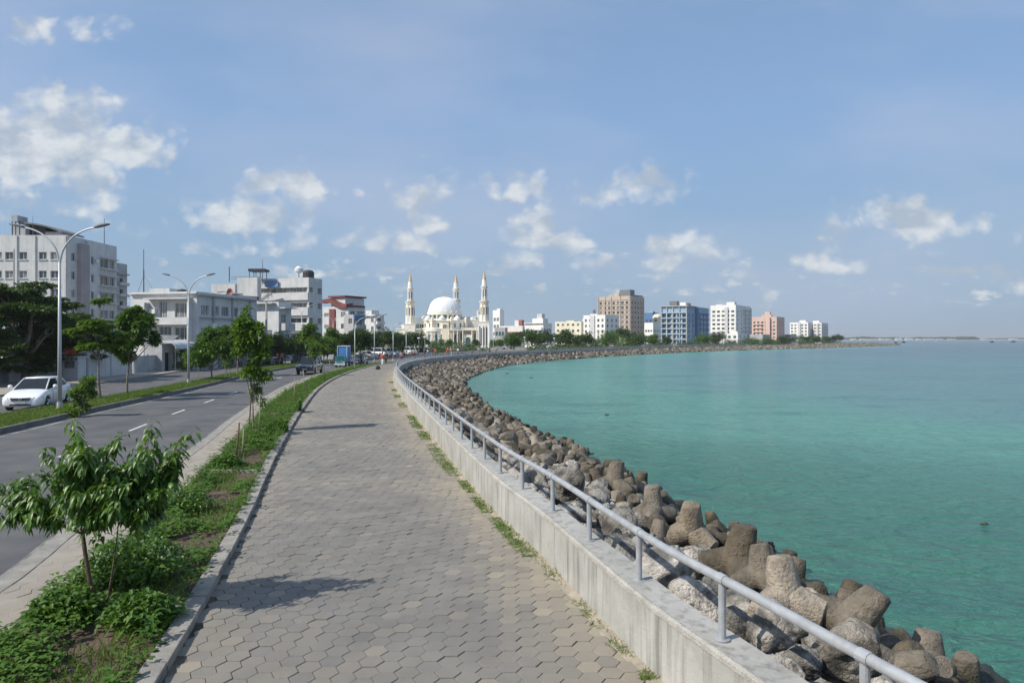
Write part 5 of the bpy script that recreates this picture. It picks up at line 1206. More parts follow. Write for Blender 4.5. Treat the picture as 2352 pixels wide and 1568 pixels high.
def crown_tree(name, label, base, H, crowns, m='leaf', nl=2500, ls=.16, trunk=.09, tm='bark', group=None, cat='tree', seed=1, layered=False, clump=.34, trunk_path=None, dens=1.0):
    """crowns: list of (x, y, z, rx, ry, rz) local ellipsoids; limbs run to them; leaves sit in clumps all through them"""
    r = np.random.default_rng(seed); rr = random.Random(seed); root = empty(name, base, label, cat, group)
    lf = Leafy(); tb = MB(); z0 = min(c[2]-c[5] for c in crowns); cxm = sum(c[0] for c in crowns)/len(crowns); cym = sum(c[1] for c in crowns)/len(crowns)
    fork = Vector((cxm*.3, cym*.3, max(z0*.85, H*.22)))
    tb.tube(bez((0, 0, -.1), fork, (rr.uniform(-.1, .1), rr.uniform(-.1, .1), 0)), [trunk*1.25]+[trunk*(1-.07*i) for i in range(5)], 8)
    vol = sum(c[3]*c[4]*c[5] for c in crowns)
    for (x, y, z, rx, ry, rz) in crowns:
        tip = Vector((x, y, z+rz*.35)); tb.tube(bez(fork, tip, ((x-fork.x)*.15, 0, -(z-fork.z)*.12)), [trunk*.72, trunk*.55, trunk*.42, trunk*.3, trunk*.2, trunk*.1], 6)
        k = max(3, int(26*(rx*ry*rz/vol)**.8*dens)); n = int(nl*(rx*ry*rz/vol))
        cc = rnd(k, r)*(r.random((k, 1))**.45)*np.array([rx, ry, rz])*.86+np.array([x, y, z])
        for q in cc[:12]: tb.tube(bez(tip.lerp(fork, rr.uniform(.2, .6)), q, (0, 0, -.1*rz), 4), [trunk*.3, trunk*.2, trunk*.12, trunk*.05], 4)
        per = max(6, n//k); R = min(rx, ry)*clump
        for q in cc:
            dd = rnd(per, r)
            if layered: dd[:, 2] *= .35
            rad = R*(.25+.85*r.random((per, 1))**.6)
            pos = q+dd*rad*np.array([1.25, 1.25, .5 if layered else .9])
            out = unit(dd+np.array([0, 0, .25])+.5*rnd(per, r)); up = unit(np.array([0, 0, 1.])+.55*rnd(per, r))
            lf.add(*leaves(pos, out, up, ls*(.7+.6*r.random(per)), ls*.5*(.8+.4*r.random(per)), 3, .2, .35))
    tb.build('trunk', M[tm], root, smooth=True)
    link('crown', lf.mesh('crown', M[m]), root)
    return root

def hero_sapling():
    """the young tree at the lower left: droopy pointed leaves in bunches at the ends of its twigs"""
    Y = 8.62; b = at(225, 1425, Y); base = Vector((b.x, Y, .03))
    root = empty('sapling', base, 'young leafy tree nearest the camera with long drooping glossy leaves, rooted in the planted strip', 'tree')
    mp = Y/1568; X = lambda px: (px-1176)*mp-base.x; Z = lambda py: 3.5-(py-778)*mp-base.z
    r = np.random.default_rng(11); rr = random.Random(4)
    tips = [(165,975,.0),(150,1010,.1),(120,1040,-.1),(205,1010,-.2),(350,985,0),(345,1015,.15),(435,1005,.1),(420,1030,-.1),(395,1050,.2),(270,1015,.1),(240,1040,-.25),(305,1040,.2),(285,1070,-.3),(350,1070,-.1),(400,1095,.1),(415,1125,-.1),
            (130,1085,.1),(180,1070,-.35),(200,1105,.3),(240,1095,.4),(300,1105,-.4),(345,1120,.3),(385,1150,-.2),(370,1175,.1),(150,1120,-.2),(190,1140,-.4),(235,1135,-.45),(275,1140,.4),(320,1155,-.45),(350,1195,.2),(300,1190,.35),(260,1180,-.3),
            (215,1175,.25),(60,1110,.05),(20,1125,.1),(-15,1130,0),(90,1130,-.15),(45,1150,.2),(0,1165,-.1),(100,1165,.1),(70,1180,-.1),(130,1170,.3),(155,1185,-.15),(30,1190,.05),(-30,1160,.2),(290,1220,.1),(325,1225,-.1),(240,1215,.1),(200,1210,-.2),(265,1100,0),(222,1060,.1),(330,1090,0),(85,1210,0),(-45,1195,-.1),(110,1195,.2)]
    for _ in range(34):
        a, q = rr.uniform(0, 6.28), rr.random()**.5; tips.append((265+150*q*math.cos(a), 1115+88*q*math.sin(a), rr.uniform(-.45, .45)))
    for _ in range(30):
        a, q = rr.uniform(0, 6.28), rr.random()**.5; tips.append((240+125*q*math.cos(a), 1185+62*q*math.sin(a), rr.uniform(-.35, .45)))
    tb = MB(); fork = Vector((X(190), 0, Z(1225))); path = bez((0, 0, -.1), fork, (-.03, 0, .0), 8)
    tb.tube(path, [.036, .033, .031, .029, .027, .026, .025, .023], 10)
    mains = [((X(150), .1, Z(1090))), ((X(285), -.1, Z(1100))), ((X(60), .0, Z(1150))), ((X(360), .1, Z(1110))), ((X(210), -.15, Z(1060)))]
    mb_ = []
    for q in mains:
        mp_ = bez(fork, q, ((q[0]-fork.x)*.1, 0, -.08), 6); mb_.append(mp_); tb.tube(mp_, [.017, .015, .013, .011, .009, .007], 7)
    tb.tube(bez((.06, .03, -.05), (X(268), .05, Z(1190)), (.04, 0, 0), 6), [.014, .013, .012, .010, .008, .006], 6)
    lf = Leafy()
    tips = [(a, b-14, c) for a, b, c in tips]
    for px, py, dy in tips:
        p = Vector((X(px), dy*1.15, Z(py)))
        k = min(mb_, key=lambda c: (Vector(c[-1])-p).length); s0 = k[rr.choice((3, 4, 5))]
        tw = bez(s0, p, (0, 0, -.04), 6); tb.tube(tw, [.006, .0055, .005, .004, .003, .002], 5)
        n = rr.randint(50, 66); t = r.random(n)**.9
        pts = np.array([list(tw[1].lerp(tw[5], x)) for x in t])+r.normal(0, .03, (n, 3))
        ang = r.random(n)*2*math.pi+np.arange(n)*2.4
        out = np.stack([np.cos(ang), np.sin(ang), -.25+.75*r.random(n)-.45*(1-t)], 1)
        top = r.random(n) < .2*t; out[top, 2] += .9
        Lg = .118*(.6+.55*r.random(n))*(1.15-.25*t)
        prof = [.06, .62, 1.0, .86, .5, .02]
        pts = pts+unit(out)*.012
        lf.add(*leaves(pts, out, unit(np.array([0, 0, 1.])+.35*rnd(n, r)), Lg, Lg*.46, 6, .22, .75+.35*rr.random(), prof))
    tb.build('trunk', M['barkd'], root, smooth=True); link('crown', lf.mesh('crown', M['leaf']), root)
hero_sapling()

def G(px, py, z=0): Y = (3.5-z)*1568/(py-778); return Vector((hp(px, Y), Y, z))
def px_tree(name, label, px, basepy, blobs, Y=None, zg=0, depth=.8, **kw):
    """blobs: crown lobes as (px, py, half width px, half height px)"""
    Y = Y or (3.5-zg)*1568/(basepy-778); b = Vector((hp(px, Y), Y, zg)); mp = Y/1568; cr = []; rr = random.Random(int(px))
    for x, y, w, h in blobs:
        cr.append((hp(x, Y)-b.x, rr.uniform(-.6, .6)*w*mp, hz_(y, Y)-zg, w*mp, w*mp*depth, h*mp))
    return crown_tree(name, label, b, hz_(min(y-h for x, y, w, h in blobs), Y)-zg, cr, **kw)
def near_trees():
    z = -.1
    # dark layered trees at the left behind the far carriageway
    px_tree('shade_tree', 'broad dark layered tree at the left edge of the photo, beyond the far carriageway', 60, 865, [(30,665,90,22),(-40,690,80,34),(95,700,80,30),(20,735,110,34),(120,755,70,30),(-20,790,90,36),(75,800,80,34),(20,845,50,18),(-10,700,60,30),(60,720,60,30),(40,790,80,30),(70,840,60,18)], Y=56, m='leafd', nl=36000, ls=.33, trunk=.28, layered=True, seed=21, clump=.42, dens=1.5)
    px_tree('shade_tree', 'dark spreading tree behind the first lamp post, beside the broad one', 165, 860, [(160,700,55,18),(130,730,60,26),(200,745,60,26),(150,775,70,30),(215,790,55,26),(125,815,55,24),(170,760,60,30),(190,820,50,22),(120,780,60,24)], Y=62, m='leafd', nl=26000, ls=.33, trunk=.2, layered=True, seed=22, clump=.42, dens=1.4)
    px_tree('shade_tree', 'dark tree with low branches filling the far left corner behind the white car', -30, 880, [(-60,760,80,50),(-20,830,60,30),(-90,700,60,50)], Y=50, m='leafd', nl=18000, ls=.3, trunk=.2, layered=True, seed=23)
    # median trees
    px_tree('street_tree', 'slim median tree with a pale trunk, left one of the pair', 232, 916, [(235,695,24,9),(225,750,44,18),(200,765,32,16),(250,775,40,20),(215,795,34,14),(190,785,18,8)], zg=.05, m='leafy', nl=6000, ls=.25, trunk=.07, seed=31, layered=True)
    px_tree('street_tree', 'median tree with a rounder darker crown, right one of the pair', 292, 905, [(290,712,30,14),(310,735,44,18),(340,752,30,14),(275,755,36,20),(300,785,44,20),(350,775,20,16),(280,810,26,12)], zg=.05, m='leaf', nl=9000, ls=.27, trunk=.075, seed=32)
    px_tree('shrub', 'small bushy shrub growing at the foot of the first lamp post', 196, 948, [(200,878,30,14),(178,900,26,18),(205,905,22,16),(182,925,24,14),(170,945,26,12),(165,962,22,12)], zg=.05, m='leafy', nl=3000, ls=.15, trunk=.025, seed=33, cat='shrub')
    px_tree('street_tree', 'wide bushy median tree right of the second lamp post', 487, 872, [(480,772,34,18),(455,795,28,22),(500,790,32,20),(475,820,40,20),(515,810,22,16),(445,830,16,14)], zg=.05, m='leaf', nl=8000, ls=.30, trunk=.08, seed=34)
    px_tree('street_tree', 'pale green sapling of the median held by stakes, right of the bushy median tree', 521, 866, [(521,820,14,10),(518,836,12,10)], zg=.05, m='leafy', nl=600, ls=.20, trunk=.03, seed=35)
    px_tree('street_tree', 'median tree half hidden behind the slender promenade tree', 545, 860, [(540,765,36,22),(560,745,24,16),(525,790,30,18),(560,800,30,20)], zg=.05, m='leaf', nl=6500, ls=.32, trunk=.08, seed=36)
    px_tree('street_tree', 'low young tree beyond the carriageway, left of the dark shed front', 440, 852, [(425,812,18,12),(435,830,20,14),(415,838,14,8)], zg=-.1, m='leaf', nl=1200, ls=.3, trunk=.06, seed=37)
    # the slender promenade tree with its stakes
    Y = 5320/(988-778); 
    px_tree('promenade_tree', 'slender tall young tree tied between stakes in the planted strip', 581, 988, [(563,712,9,10),(570,742,22,18),(550,758,24,22),(590,765,24,24),(558,800,22,28),(600,800,20,30),(578,840,24,26),(605,860,14,24),(585,895,14,16),(600,925,8,14)], zg=.06, m='leafy', nl=3200, ls=.20, trunk=.035, seed=38, cat='tree', clump=.42)
    px_tree('promenade_tree', 'small round crowned sapling in the planted strip in front of the dark car', 722, 862, [(723,792,15,10),(720,806,14,10),(724,818,9,7)], zg=.06, m='leafy', nl=900, ls=.22, trunk=.035, seed=39)
    px_tree('street_tree', 'tall narrow tree behind the dark car', 716, 838, [(715,752,18,12),(705,768,16,12),(724,775,18,14),(714,792,16,10)], zg=.0, m='leafy', nl=2600, ls=.42, trunk=.10, seed=40)
near_trees()

def far_trees():
    protos = []
    for i in range(6):
        rr = random.Random(50+i); cr = [(rr.uniform(-.28, .28), rr.uniform(-.25, .25), rr.uniform(.45, .82), rr.uniform(.2, .34), rr.uniform(.2, .3), rr.uniform(.12, .2)) for _ in range(9)]
        protos.append((cr, ('leafd', 'leaf', 'leafd', 'leafy', 'leafd', 'leaf')[i]))
    cache = {}
    spots = [ # bearing px, top py, base py, half width px, kind, label
     (622,768,836,26,1,'dense round tree behind the slender promenade tree'),(655,772,836,24,0,'dark tree left of the dark car, behind the third lamp post'),
     (686,766,834,18,1,'tree directly behind the third lamp post'),(752,772,832,22,3,'bright tree right of the dark car'),(766,758,830,20,1,'tree beside the fourth lamp post'),
     (785,766,826,16,0,'small dark tree behind the blue loaded truck'),(806,760,824,20,0,'tree left of the single armed promenade lamp'),(828,756,822,22,0,'tree right of the single armed promenade lamp'),
     (852,764,820,22,2,'dark tree between the two tall promenade lamps'),(880,758,816,24,2,'round tree left of the left minaret'),(905,764,814,20,0,'dark tree under the far lamp by the left minaret'),
     (925,762,812,20,4,'dark tree in front of the left wing of the mosque, left one'),(948,758,810,24,4,'dark tree in front of the left wing of the mosque, right one'),(968,776,808,12,2,'small dark tree at the edge of the mosque forecourt'),
     (993,783,804,10,5,'young tree in front of the round mosque porch, left one'),(1013,778,803,9,5,'young tree in front of the round mosque porch, right one'),(1031,779,803,9,0,'young tree before the mosque entrance columns'),
     (1080,788,802,9,1,'low bush in front of the mosque entrance'),(1091,779,801,9,0,'small tree right of the mosque entrance'),(1128,780,800,9,5,'pale young tree at the foot of the right minaret'),
     (1146,779,800,8,3,'bright young tree right of the right minaret'),(1172,770,800,20,5,'round green tree in front of the red roofed villa'),(1195,757,797,18,4,'dark tree behind the round green one, right of the villa'),
     (1222,760,798,16,0,'dark tree before the stepped white building, left one'),(1245,758,798,18,4,'dark tree before the stepped white building, right one'),(1265,766,797,15,2,'dark tree left of the pale yellow building'),
     (1285,768,797,10,0,'small tree at the left foot of the pale yellow building'),(1312,778,796,9,1,'low tree in front of the pale yellow building'),(1358,772,797,14,5,'tree at the left foot of the white five storey building'),
     (1386,774,796,18,1,'broad low tree in front of the white five storey building'),(1432,754,795,14,2,'tall dark tree at the foot of the beige tower, left one'),(1447,762,795,10,4,'dark tree at the foot of the beige tower, right one'),
     (1470,770,794,9,0,'small tree right of the beige tower'),(1497,772,793,12,4,'dark bushy tree below the low white building'),(1528,771,793,12,5,'tree at the left foot of the blue tower'),(1553,768,793,18,1,'broad tree in front of the blue tower'),
     (1590,773,792,14,0,'tree below the shaded half of the blue tower'),(1612,772,792,14,1,'low tree between the blue tower and the white tower'),(1644,762,792,20,4,'tall dark tree at the left foot of the white tower'),
     (1672,774,791,14,1,'tree in front of the gable house by the white tower'),(1706,776,790,12,4,'dark tree right of the gable house'),(1737,773,790,12,0,'dark tree before the grey low houses'),
     (1768,769,789,12,4,'tree in front of the peach building'),(1790,774,789,10,2,'dark tree right of the peach building'),(1815,776,788.5,10,0,'tree left of the distant white blocks'),
     (1838,768,788,14,4,'wide tree below the left distant white block'),(1872,770,788,12,2,'dark tree below the right distant white block'),(1898,773,788,10,0,'dark tree at the foot of the headland'),
     (1918,768,787.5,13,4,'tree near the tip of the headland'),(1930,770,787.5,9,2,'outermost tree on the tip of the headland')]
    for px, tp, bp, hw, k, lab in spots:
        Y = 5488/(bp-778); H = (bp-tp)*Y/1568*1.1; w = hw*1.3*Y/1568/.52
        cr, m = protos[k]; x = hp(px, Y)
        key = (k, round(w/H, 1), 'n' if Y < 200 else 'f')
        if key not in cache:
            rw = round(w/H, 1); cc = [(a*rw, b*rw, z*1.12-.06, rx*rw, ry*rw, rz) for a, b, z, rx, ry, rz in cr]
            cache[key] = crown_tree('roadside_tree', lab, (x, Y, -.3), 1, cc, m=m, nl=3600 if Y < 200 else 1900, ls=.075 if Y < 200 else .095, trunk=.022, seed=60+k, group='trees along the seafront', clump=.45, dens=1.1)
            t = cache[key]
        else:
            t = copy_tree(cache[key]); t['label'] = lab
        t.location = (x, Y, -.3); t.scale = (H, H, H); t.rotation_euler.z = rng.uniform(0, 6.28)
    # the nearer row of low trees right behind the far promenade
    nums = 'first second third fourth fifth sixth seventh eighth ninth tenth eleventh twelfth thirteenth fourteenth fifteenth sixteenth seventeenth eighteenth nineteenth twentieth'.split()
    keys = list(cache.values())
    for i, y0 in enumerate(np.concatenate([np.linspace(176, 300, 10), np.linspace(318, 520, 10)])):
        s = W(y0+.5)-W(y0-.5); t = copy_tree(keys[(i*5+2) % len(keys)]); H = rng.uniform(4.2, 6.6)
        t.location = (W(y0)-(13+rng.uniform(-3, 4))*math.hypot(1, s), y0, -.2); t.scale = (H*1.15, H*1.15, H); t.rotation_euler.z = rng.uniform(0, 6.28)
        t['label'] = 'low tree right behind the far railing, %s of its row counted from the mosque' % nums[i]; t['group'] = 'low trees behind the far railing'
    # dark mass of shrubbery behind the park, one tangle
    lf = Leafy(); r = np.random.default_rng(9)
    for y0 in np.arange(90, 560, 1.5):
        off = 34 if y0 < 200 else 19; s = W(y0+.5)-W(y0-.5); n = 150; hh = r.uniform(1.2, 4.5)
        x = W(y0)-off*math.hypot(1, s)+r.normal(0, 4)
        if abs(x/y0-(-.12)) < .10 and y0 > 230: continue
        pos = np.array([x, y0, .4])+r.normal(size=(n, 3))*np.array([1.2, 1.2, hh*.35]); pos[:, 2] = np.clip(pos[:, 2], -.1, hh)
        lf.add(*leaves(pos, rnd(n, r), unit(np.array([0, 0, 1.])+.6*rnd(n, r)), .55, .38, 3, .2, .2))
    tag(link('hedge', lf.mesh('hedge', M['leafd'])), 'dark green undergrowth behind the seafront road', 'undergrowth', None, 'stuff')
far_trees()

# ---------------------------------------------------------------- grass and ground cover
def blades(fa, fb, y0, y1, n, h, w, m, name, label, dens=None, z=.05, lean=.5, patch=None, cat='grass', seed=1, S=3):
    r = np.random.default_rng(seed); y = y0+(y1-y0)*r.random(n*2)**(1.7); a = fa(y); b = fb(y); t = r.random(n*2); x = a+(b-a)*t
    if patch: k = patch(x, y, t, r); x, y = x[k], y[k]
    x, y = x[:n], y[:n]; n = len(x); far = np.clip(y/40, 1, 4)
    c = np.stack([x, y, np.full(n, z)], 1); d = np.stack([r.normal(0, lean, n), r.normal(0, lean, n), np.full(n, 1.)], 1)
    V, F = leaves(c, d, np.stack([r.normal(size=n), r.normal(size=n), r.normal(size=n)*.2+.3], 1), h*(.5+r.random(n)), w*far, S, .1, .3, [1, .8, .05] if S == 3 else None)
    o = link(name, npmesh(name, V, F, m)); return tag(o, label, cat, None, 'stuff')
def vn(x, y, sc, seed):     # cheap value noise
    return np.array([mnoise.noise(Vector((a*sc+seed, b*sc, 0))) for a, b in zip(x, y)])
blades(lambda y: M2(y)+.15, lambda y: M1(y)-.18, 12, 110, 52000, .20, .022, M['grass'], 'median_grass', 'unmown bright green grass covering the raised median between the carriageways', z=.06, seed=2)
blades(L, lambda y: K(y)-.26, 3, 100, 30000, .17, .014, M['grass'], 'planter_grass', 'fresh green grass and weeds in the planted strip beside the promenade', z=.05, seed=3,
       patch=lambda x, y, t, r: (vn(x, y, .9, 3) > -.05) & (y > 6) | (y > 22))
def ground_cover():
    """broad leaved weeds: rosettes of oval leaves, thick at both edges of the strip, with bare soil patches"""
    r = np.random.default_rng(77); lf = Leafy(); n = 2600
    y = 4.5+80*r.random(n*3)**2.0; t = r.random(n*3); a = L(y); b = K(y)-.2; x = a+(b-a)*t
    v = vn(x, y, .8, 11); bare = (np.abs(t-.66) < .22) & (v < .12) & (y < 24); k = ~bare & ((v > -.28) | (t > .84) | (t < .3))
    x, y = x[k][:n], y[k][:n]
    for X, Yy in zip(x, y):
        near = Yy < 20; s = r.uniform(.55, 1.15)*(1 if near else 1.35); hh = r.uniform(.06, .30)*s; m = 13 if near else 8
        if r.random() < .12 and near: hh *= 1.7
        az_ = r.random(m)*6.28; rad = r.random(m)*.10*s
        c = np.stack([X+np.cos(az_)*rad, Yy+np.sin(az_)*rad, .05+hh*(.3+.7*r.random(m))], 1)
        d = np.stack([np.cos(az_), np.sin(az_), .15+.7*r.random(m)], 1)
        lf.add(*leaves(c, d, np.tile([0, 0, 1.], (m, 1)), .105*s*(.6+.6*r.random(m)), .052*s, 4 if near else 3, .22, .35, [.25, 1, .8, .05] if near else [.3, 1, .05]))
    tag(link('ground_cover', lf.mesh('ground_cover', M['weed'])), 'leafy green weeds spreading over the soil of the planted strip', 'ground cover', None, 'stuff')
    # taller shrubby growth under the sapling
    for i, (px, py, w, h, lab) in enumerate([(300,1280,120,105,'low leafy bush right behind the trunk of the nearest young tree'),(150,1390,85,65,'low leafy bush left of the trunk of the nearest young tree'),
             (320,1400,85,70,'small leafy bush in front of the kerb at the lower left'),(430,1150,60,50,'low bush beyond the nearest young tree in the planted strip'),(640,975,40,36,'dense bush in the planted strip behind the stakes'),
             (600,1010,30,30,'low weedy bush at the foot of the slender promenade tree'),(700,930,28,28,'bright bush further along the planted strip'),(520,1060,34,30,'small bush by the two crossed stakes')]):
        Y = 5400/(py+h*.5-778); lf = Leafy(); n = 1900 if i < 3 else 900; mp = Y/1568; c0 = np.array([hp(px, Y), Y, .12])
        pos = rnd(n, r)*(r.random((n, 1))**.4)*np.array([w, w*.8, h*.9])*mp; pos[:, 2] = np.abs(pos[:, 2]); pos += c0
        pos[:, 0] = np.minimum(pos[:, 0], K(pos[:, 1])-.1)
        root = empty('bush', tuple(c0), lab, 'shrub', 'bushes in the planted strip')
        lf.add(*leaves(pos-c0, unit(rnd(n, r)+np.array([0, 0, .3])), unit(np.array([0, 0, 1.])+.5*rnd(n, r)), .085*(.7+.6*r.random(n))*(1 if i < 4 else 1.3), .045, 4, .22, .4, [.2, 1, .8, .05]))
        link('foliage', lf.mesh('foliage', M['weed'] if i % 3 else M['leaf']), root)
        tb = MB()
        for q in range(7): p = pos[q*9]-c0; tb.tube([(0, 0, -.1), tuple(p)], [.008, .003], 4)
        tb.build('stem', M['barkd'], root)
ground_cover()
def tufts():
    sp = [(902,878),(906,896),(905,910),(913,930),(930,960),(950,976),(966,1000),(990,1032),(1018,1060),(1025,1078),(1068,1117),(1105,1160),(1155,1210),(1190,1246),(1355,1432),(1270,1330)]
    r = np.random.default_rng(8)
    for i, (px, py) in enumerate(sp):
        p = G(px, py); big = (4, 9, 7, 10, 11).count(i); n = 260 if py > 950 else 160; n = 60 if i in (14, 15) else n*2
        w = (.24+.12*r.random())*(1 if py > 1100 else 1.5); w = w*.5 if i in (14, 15) else w
        x = W(p.y)-.12
        c = np.stack([np.clip(r.normal(0, w, n), -1.6*w, 1.6*w), np.clip(r.normal(0, w*.7, n), -w, w), np.zeros(n)+.005], 1); sl_ = W(p.y+.5)-W(p.y-.5); c[:, 1] *= 2.2; c[:, 0] = -np.abs(c[:, 0])*.55+.10+c[:, 1]*sl_; c[:, 0] = np.minimum(c[:, 0], W(c[:, 1]+p.y)-x-.01)
        d = np.stack([r.normal(0, 1, n), r.normal(0, 1, n), np.full(n, .55)], 1)
        V, F = leaves(c, d, np.tile([0, 0, 1.], (n, 1))+.3*rnd(n, r), .12*(.5+r.random(n)), .013 if py > 1000 else .022, 3, .1, .5, [1, .8, .05])
        o = link('grass_tuft', npmesh('grass_tuft', V, F, M['grass']), None, (x, p.y, 0))
        names = ['%s tuft of grass at the foot of the sea wall, counted from the far bend' % w_ for w_ in ('first','second','third','fourth','fifth','sixth','seventh','eighth','ninth','tenth','eleventh','twelfth','thirteenth','fourteenth')]
        lab = names[i] if i < 14 else ('withered sprig nearest the camera in the paving joints by the wall' if i == 14 else 'tiny sprig between the pavers beside a pale patch of mortar')
        tag(o, lab, 'grass tuft', 'grass tufts along the sea wall')
tufts()
blades(lambda y: W(y)-.22, lambda y: W(y)-.005, 7, 60, 5000, .07, .008, M['grass'], 'wall_foot_weeds', 'ragged line of small weeds and moss in the joint at the foot of the sea wall', z=.005, lean=.9, seed=12,
       patch=lambda x, y, t, r: (vn(x, y, 1.6, 9) > .05) & (t > r.random(len(t))*.8))

# ---------------------------------------------------------------- stakes
def stakes():
    sp = [(540,1064,550,970,'rust','rust brown stake leaning in the planted strip, left of a grey one'),(555,1052,560,985,'stake','pale bamboo stake beside the rust brown one'),
          (595,1000,597,905,'stake','tall bamboo stake supporting the slender promenade tree'),(573,975,577,880,'rust','thin dark support pole at the left of the slender promenade tree'),
          (675,925,677,868,'stake','short thick stake standing alone in the planted strip'),(699,905,697,850,'stake','stake left of the small round crowned sapling'),
          (730,880,727,838,'stake','stake leaning against the small round crowned sapling'),(745,878,744,835,'rust','first thin stake of a row beyond the small sapling'),
          (757,868,757,828,'stake','second thin stake of a row beyond the small sapling'),(785,856,785,826,'stake','thin stake beyond the row of stakes'),(812,850,812,826,'stake','thin stake before the single armed lamp')]
    for bx, by, tx, ty, m, lab in sp:
        b = G(bx, by, .05); t = at(tx, ty, b.y)
        mb = MB().tube([tuple(b), tuple(b.lerp(t, .5)+Vector((.012, 0, 0))), tuple(t)], [.028, .025, .02], 7)
        tag(mb.build('stake', M[m], None, tuple(b), smooth=True), lab, 'stake', 'stakes in the planted strip')
    for i, (bx, by) in enumerate([(455,876),(517,868),(528,866),(560,862)]):
        b = G(bx, by, .05); tag(MB().tube([tuple(b), (b.x+.03, b.y, .95)], .03, 6).build('stake', M['stake'], None, tuple(b)), ['low wooden stake in the median right of the second lamp post', 'left stake of the pale median sapling', 'right stake of the pale median sapling', 'stake in the median behind the slender promenade tree'][i], 'stake', 'stakes in the median')
    # twiggy brace between the poles of the slender tree
stakes()

# ---------------------------------------------------------------- street lamps
def lamp(px, basepy, top, label, Y=None, arms=2, sp=None, zg=0, rad=.085, group='street lamps on the median', turn=0):
    Y = Y or (3.5-zg)*1568/(basepy-778); b = Vector((hp(px, Y), Y, zg)); H = hz_(top, Y)-zg; w = (sp or 104)*Y/1568
    root = empty('street_lamp', b, label, 'street lamp', group); root.rotation_euler.z = turn
    fk = H*.80
    MB().tube([(0, 0, 0), (0, 0, fk*.5), (0, 0, fk)], [rad, rad*.8, rad*.55], 12).build('pole', M['lampm'], root, smooth=True)
    MB().lathe(0, 0, [(rad*2, -.05), (rad*2, .03), (rad*1.25, .05), (rad*1.15, .32)], 12).build('pole_foot', M['slab'], root)
    for sg in ((-1, 1) if arms == 2 else (arms,) if arms in (-1,) else (1,)):
        P = [Vector((0, 0, fk-.1)), Vector((sg*w*.08, 0, fk+(H-fk)*.35)), Vector((sg*w*.28, 0, fk+(H-fk)*.68)), Vector((sg*w*.55, 0, fk+(H-fk)*.88)), Vector((sg*w*.78, 0, H*.99))]
        pts = []
        for i in range(len(P)-1):
            p0, p1, p2, p3 = P[max(i-1, 0)], P[i], P[i+1], P[min(i+2, len(P)-1)]
            for j in range(5): t = j/5; pts.append(.5*((2*p1)+(-p0+p2)*t+(2*p0-5*p1+4*p2-p3)*t*t+(-p0+3*p1-3*p2+p3)*t**3))
        pts.append(P[-1]); n = len(pts)
        MB().tube(pts, [rad*.5*(1-.3*i/n) for i in range(n)], 8).build('arm', M['lampm'], root, smooth=True)
        d = (P[-1]-P[-2]).normalized(); a = P[-1]-d*.1; hl = w*.34; q = Vector((0, 1, 0)); u = Vector((-d.z*sg, 0, d.x*sg)).normalized()
        if u.z < 0: u = -u
        mb = MB(); st = [(0, .05, .04), (.15, .10, .07), (.55, .14, .08), (.9, .10, .05), (1, .05, .02)]
        k = max(.75, rad/.085)
        for t, hw, hh in st:
            c = a+d*hl*t
            for y_, z_ in ((-hw, 0), (-hw*.7, hh), (hw*.7, hh), (hw, 0), (hw*.6, -hh*.35), (-hw*.6, -hh*.35)): mb.v.append(tuple(c+q*y_*k+u*z_*k))
        for i in range(4):
            for j in range(6): x0 = i*6+j; x1 = i*6+(j+1) % 6; mb.f.append((x0, x1, x1+6, x0+6))
        mb.f += [tuple(reversed(range(6))), tuple(range(24, 30))]
        mb.build('lamp_head', M['mid'], root, smooth=True)
    return root
lamp(137, 938, 518, 'tall double armed street lamp nearest the camera, beside the white car', sp=108, zg=.08, rad=.10)
lamp(433, 880, 630, 'second double armed street lamp, standing in the grass of the median', sp=58, zg=.08, rad=.095)
lamp(531, 0, 706, 'double armed lamp half hidden by the median trees', Y=118, sp=30)
lamp(623, 0, 704, 'double armed lamp rising behind the slender promenade tree', Y=112, sp=34)
lamp(693, 0, 699, 'double armed lamp behind the dark car', Y=122, sp=36)
lamp(765, 0, 722, 'double armed lamp left of the blue loaded truck', Y=130, sp=30)
lamp(815, 845, 728, 'single armed lamp with a curved neck in the planted strip', arms=1, sp=32, zg=.05, rad=.07, group='lamps along the promenade')
lamp(860, 0, 722, 'lamp right of the single armed one, before the trees', Y=106, arms=2, sp=28, group='lamps along the promenade')
lamp(903, 0, 742, 'lamp with a short arm in front of the left wing of the mosque', Y=112, arms=1, sp=18, group='lamps along the promenade')
lamp(933, 0, 752, 'lamp with a V shaped head below the left minaret', Y=130, arms=2, sp=12, group='lamps along the promenade')
for px, Y, tp, lab in ((962,165,778,'short thin pole right of the V shaped lamp'),(976,150,776,'pale pole with an umbrella like head before the mosque'),(990,200,783,'first thin pole before the round mosque porch'),(998,200,781,'second thin pole before the round mosque porch'),(1008,190,780,'third thin pole before the round mosque porch'),
                       (1133,185,765,'thin pole at the foot of the right minaret'),(1205,215,776,'thin pole before the red roofed villa'),(1273,240,778,'thin pole left of the yellow building'),(1362,270,778,'thin pole before the white five storey building'),(1748,400,772,'thin pole before the peach building')):
    b = Vector((hp(px, Y), Y, 0)); root = empty('lamp_post', b, lab, 'lamp post', 'thin posts along the far seafront')
    h = hz_(tp, Y); MB().tube([(0, 0, -.1), (0, 0, h)], [.09, .06], 6).build('pole', M['lampm'], root); MB().lathe(0, 0, [(.1, h), (.42, h+.12), (.3, h+.3), (.05, h+.36)], 10).build('lamp_head', M['frame'], root)
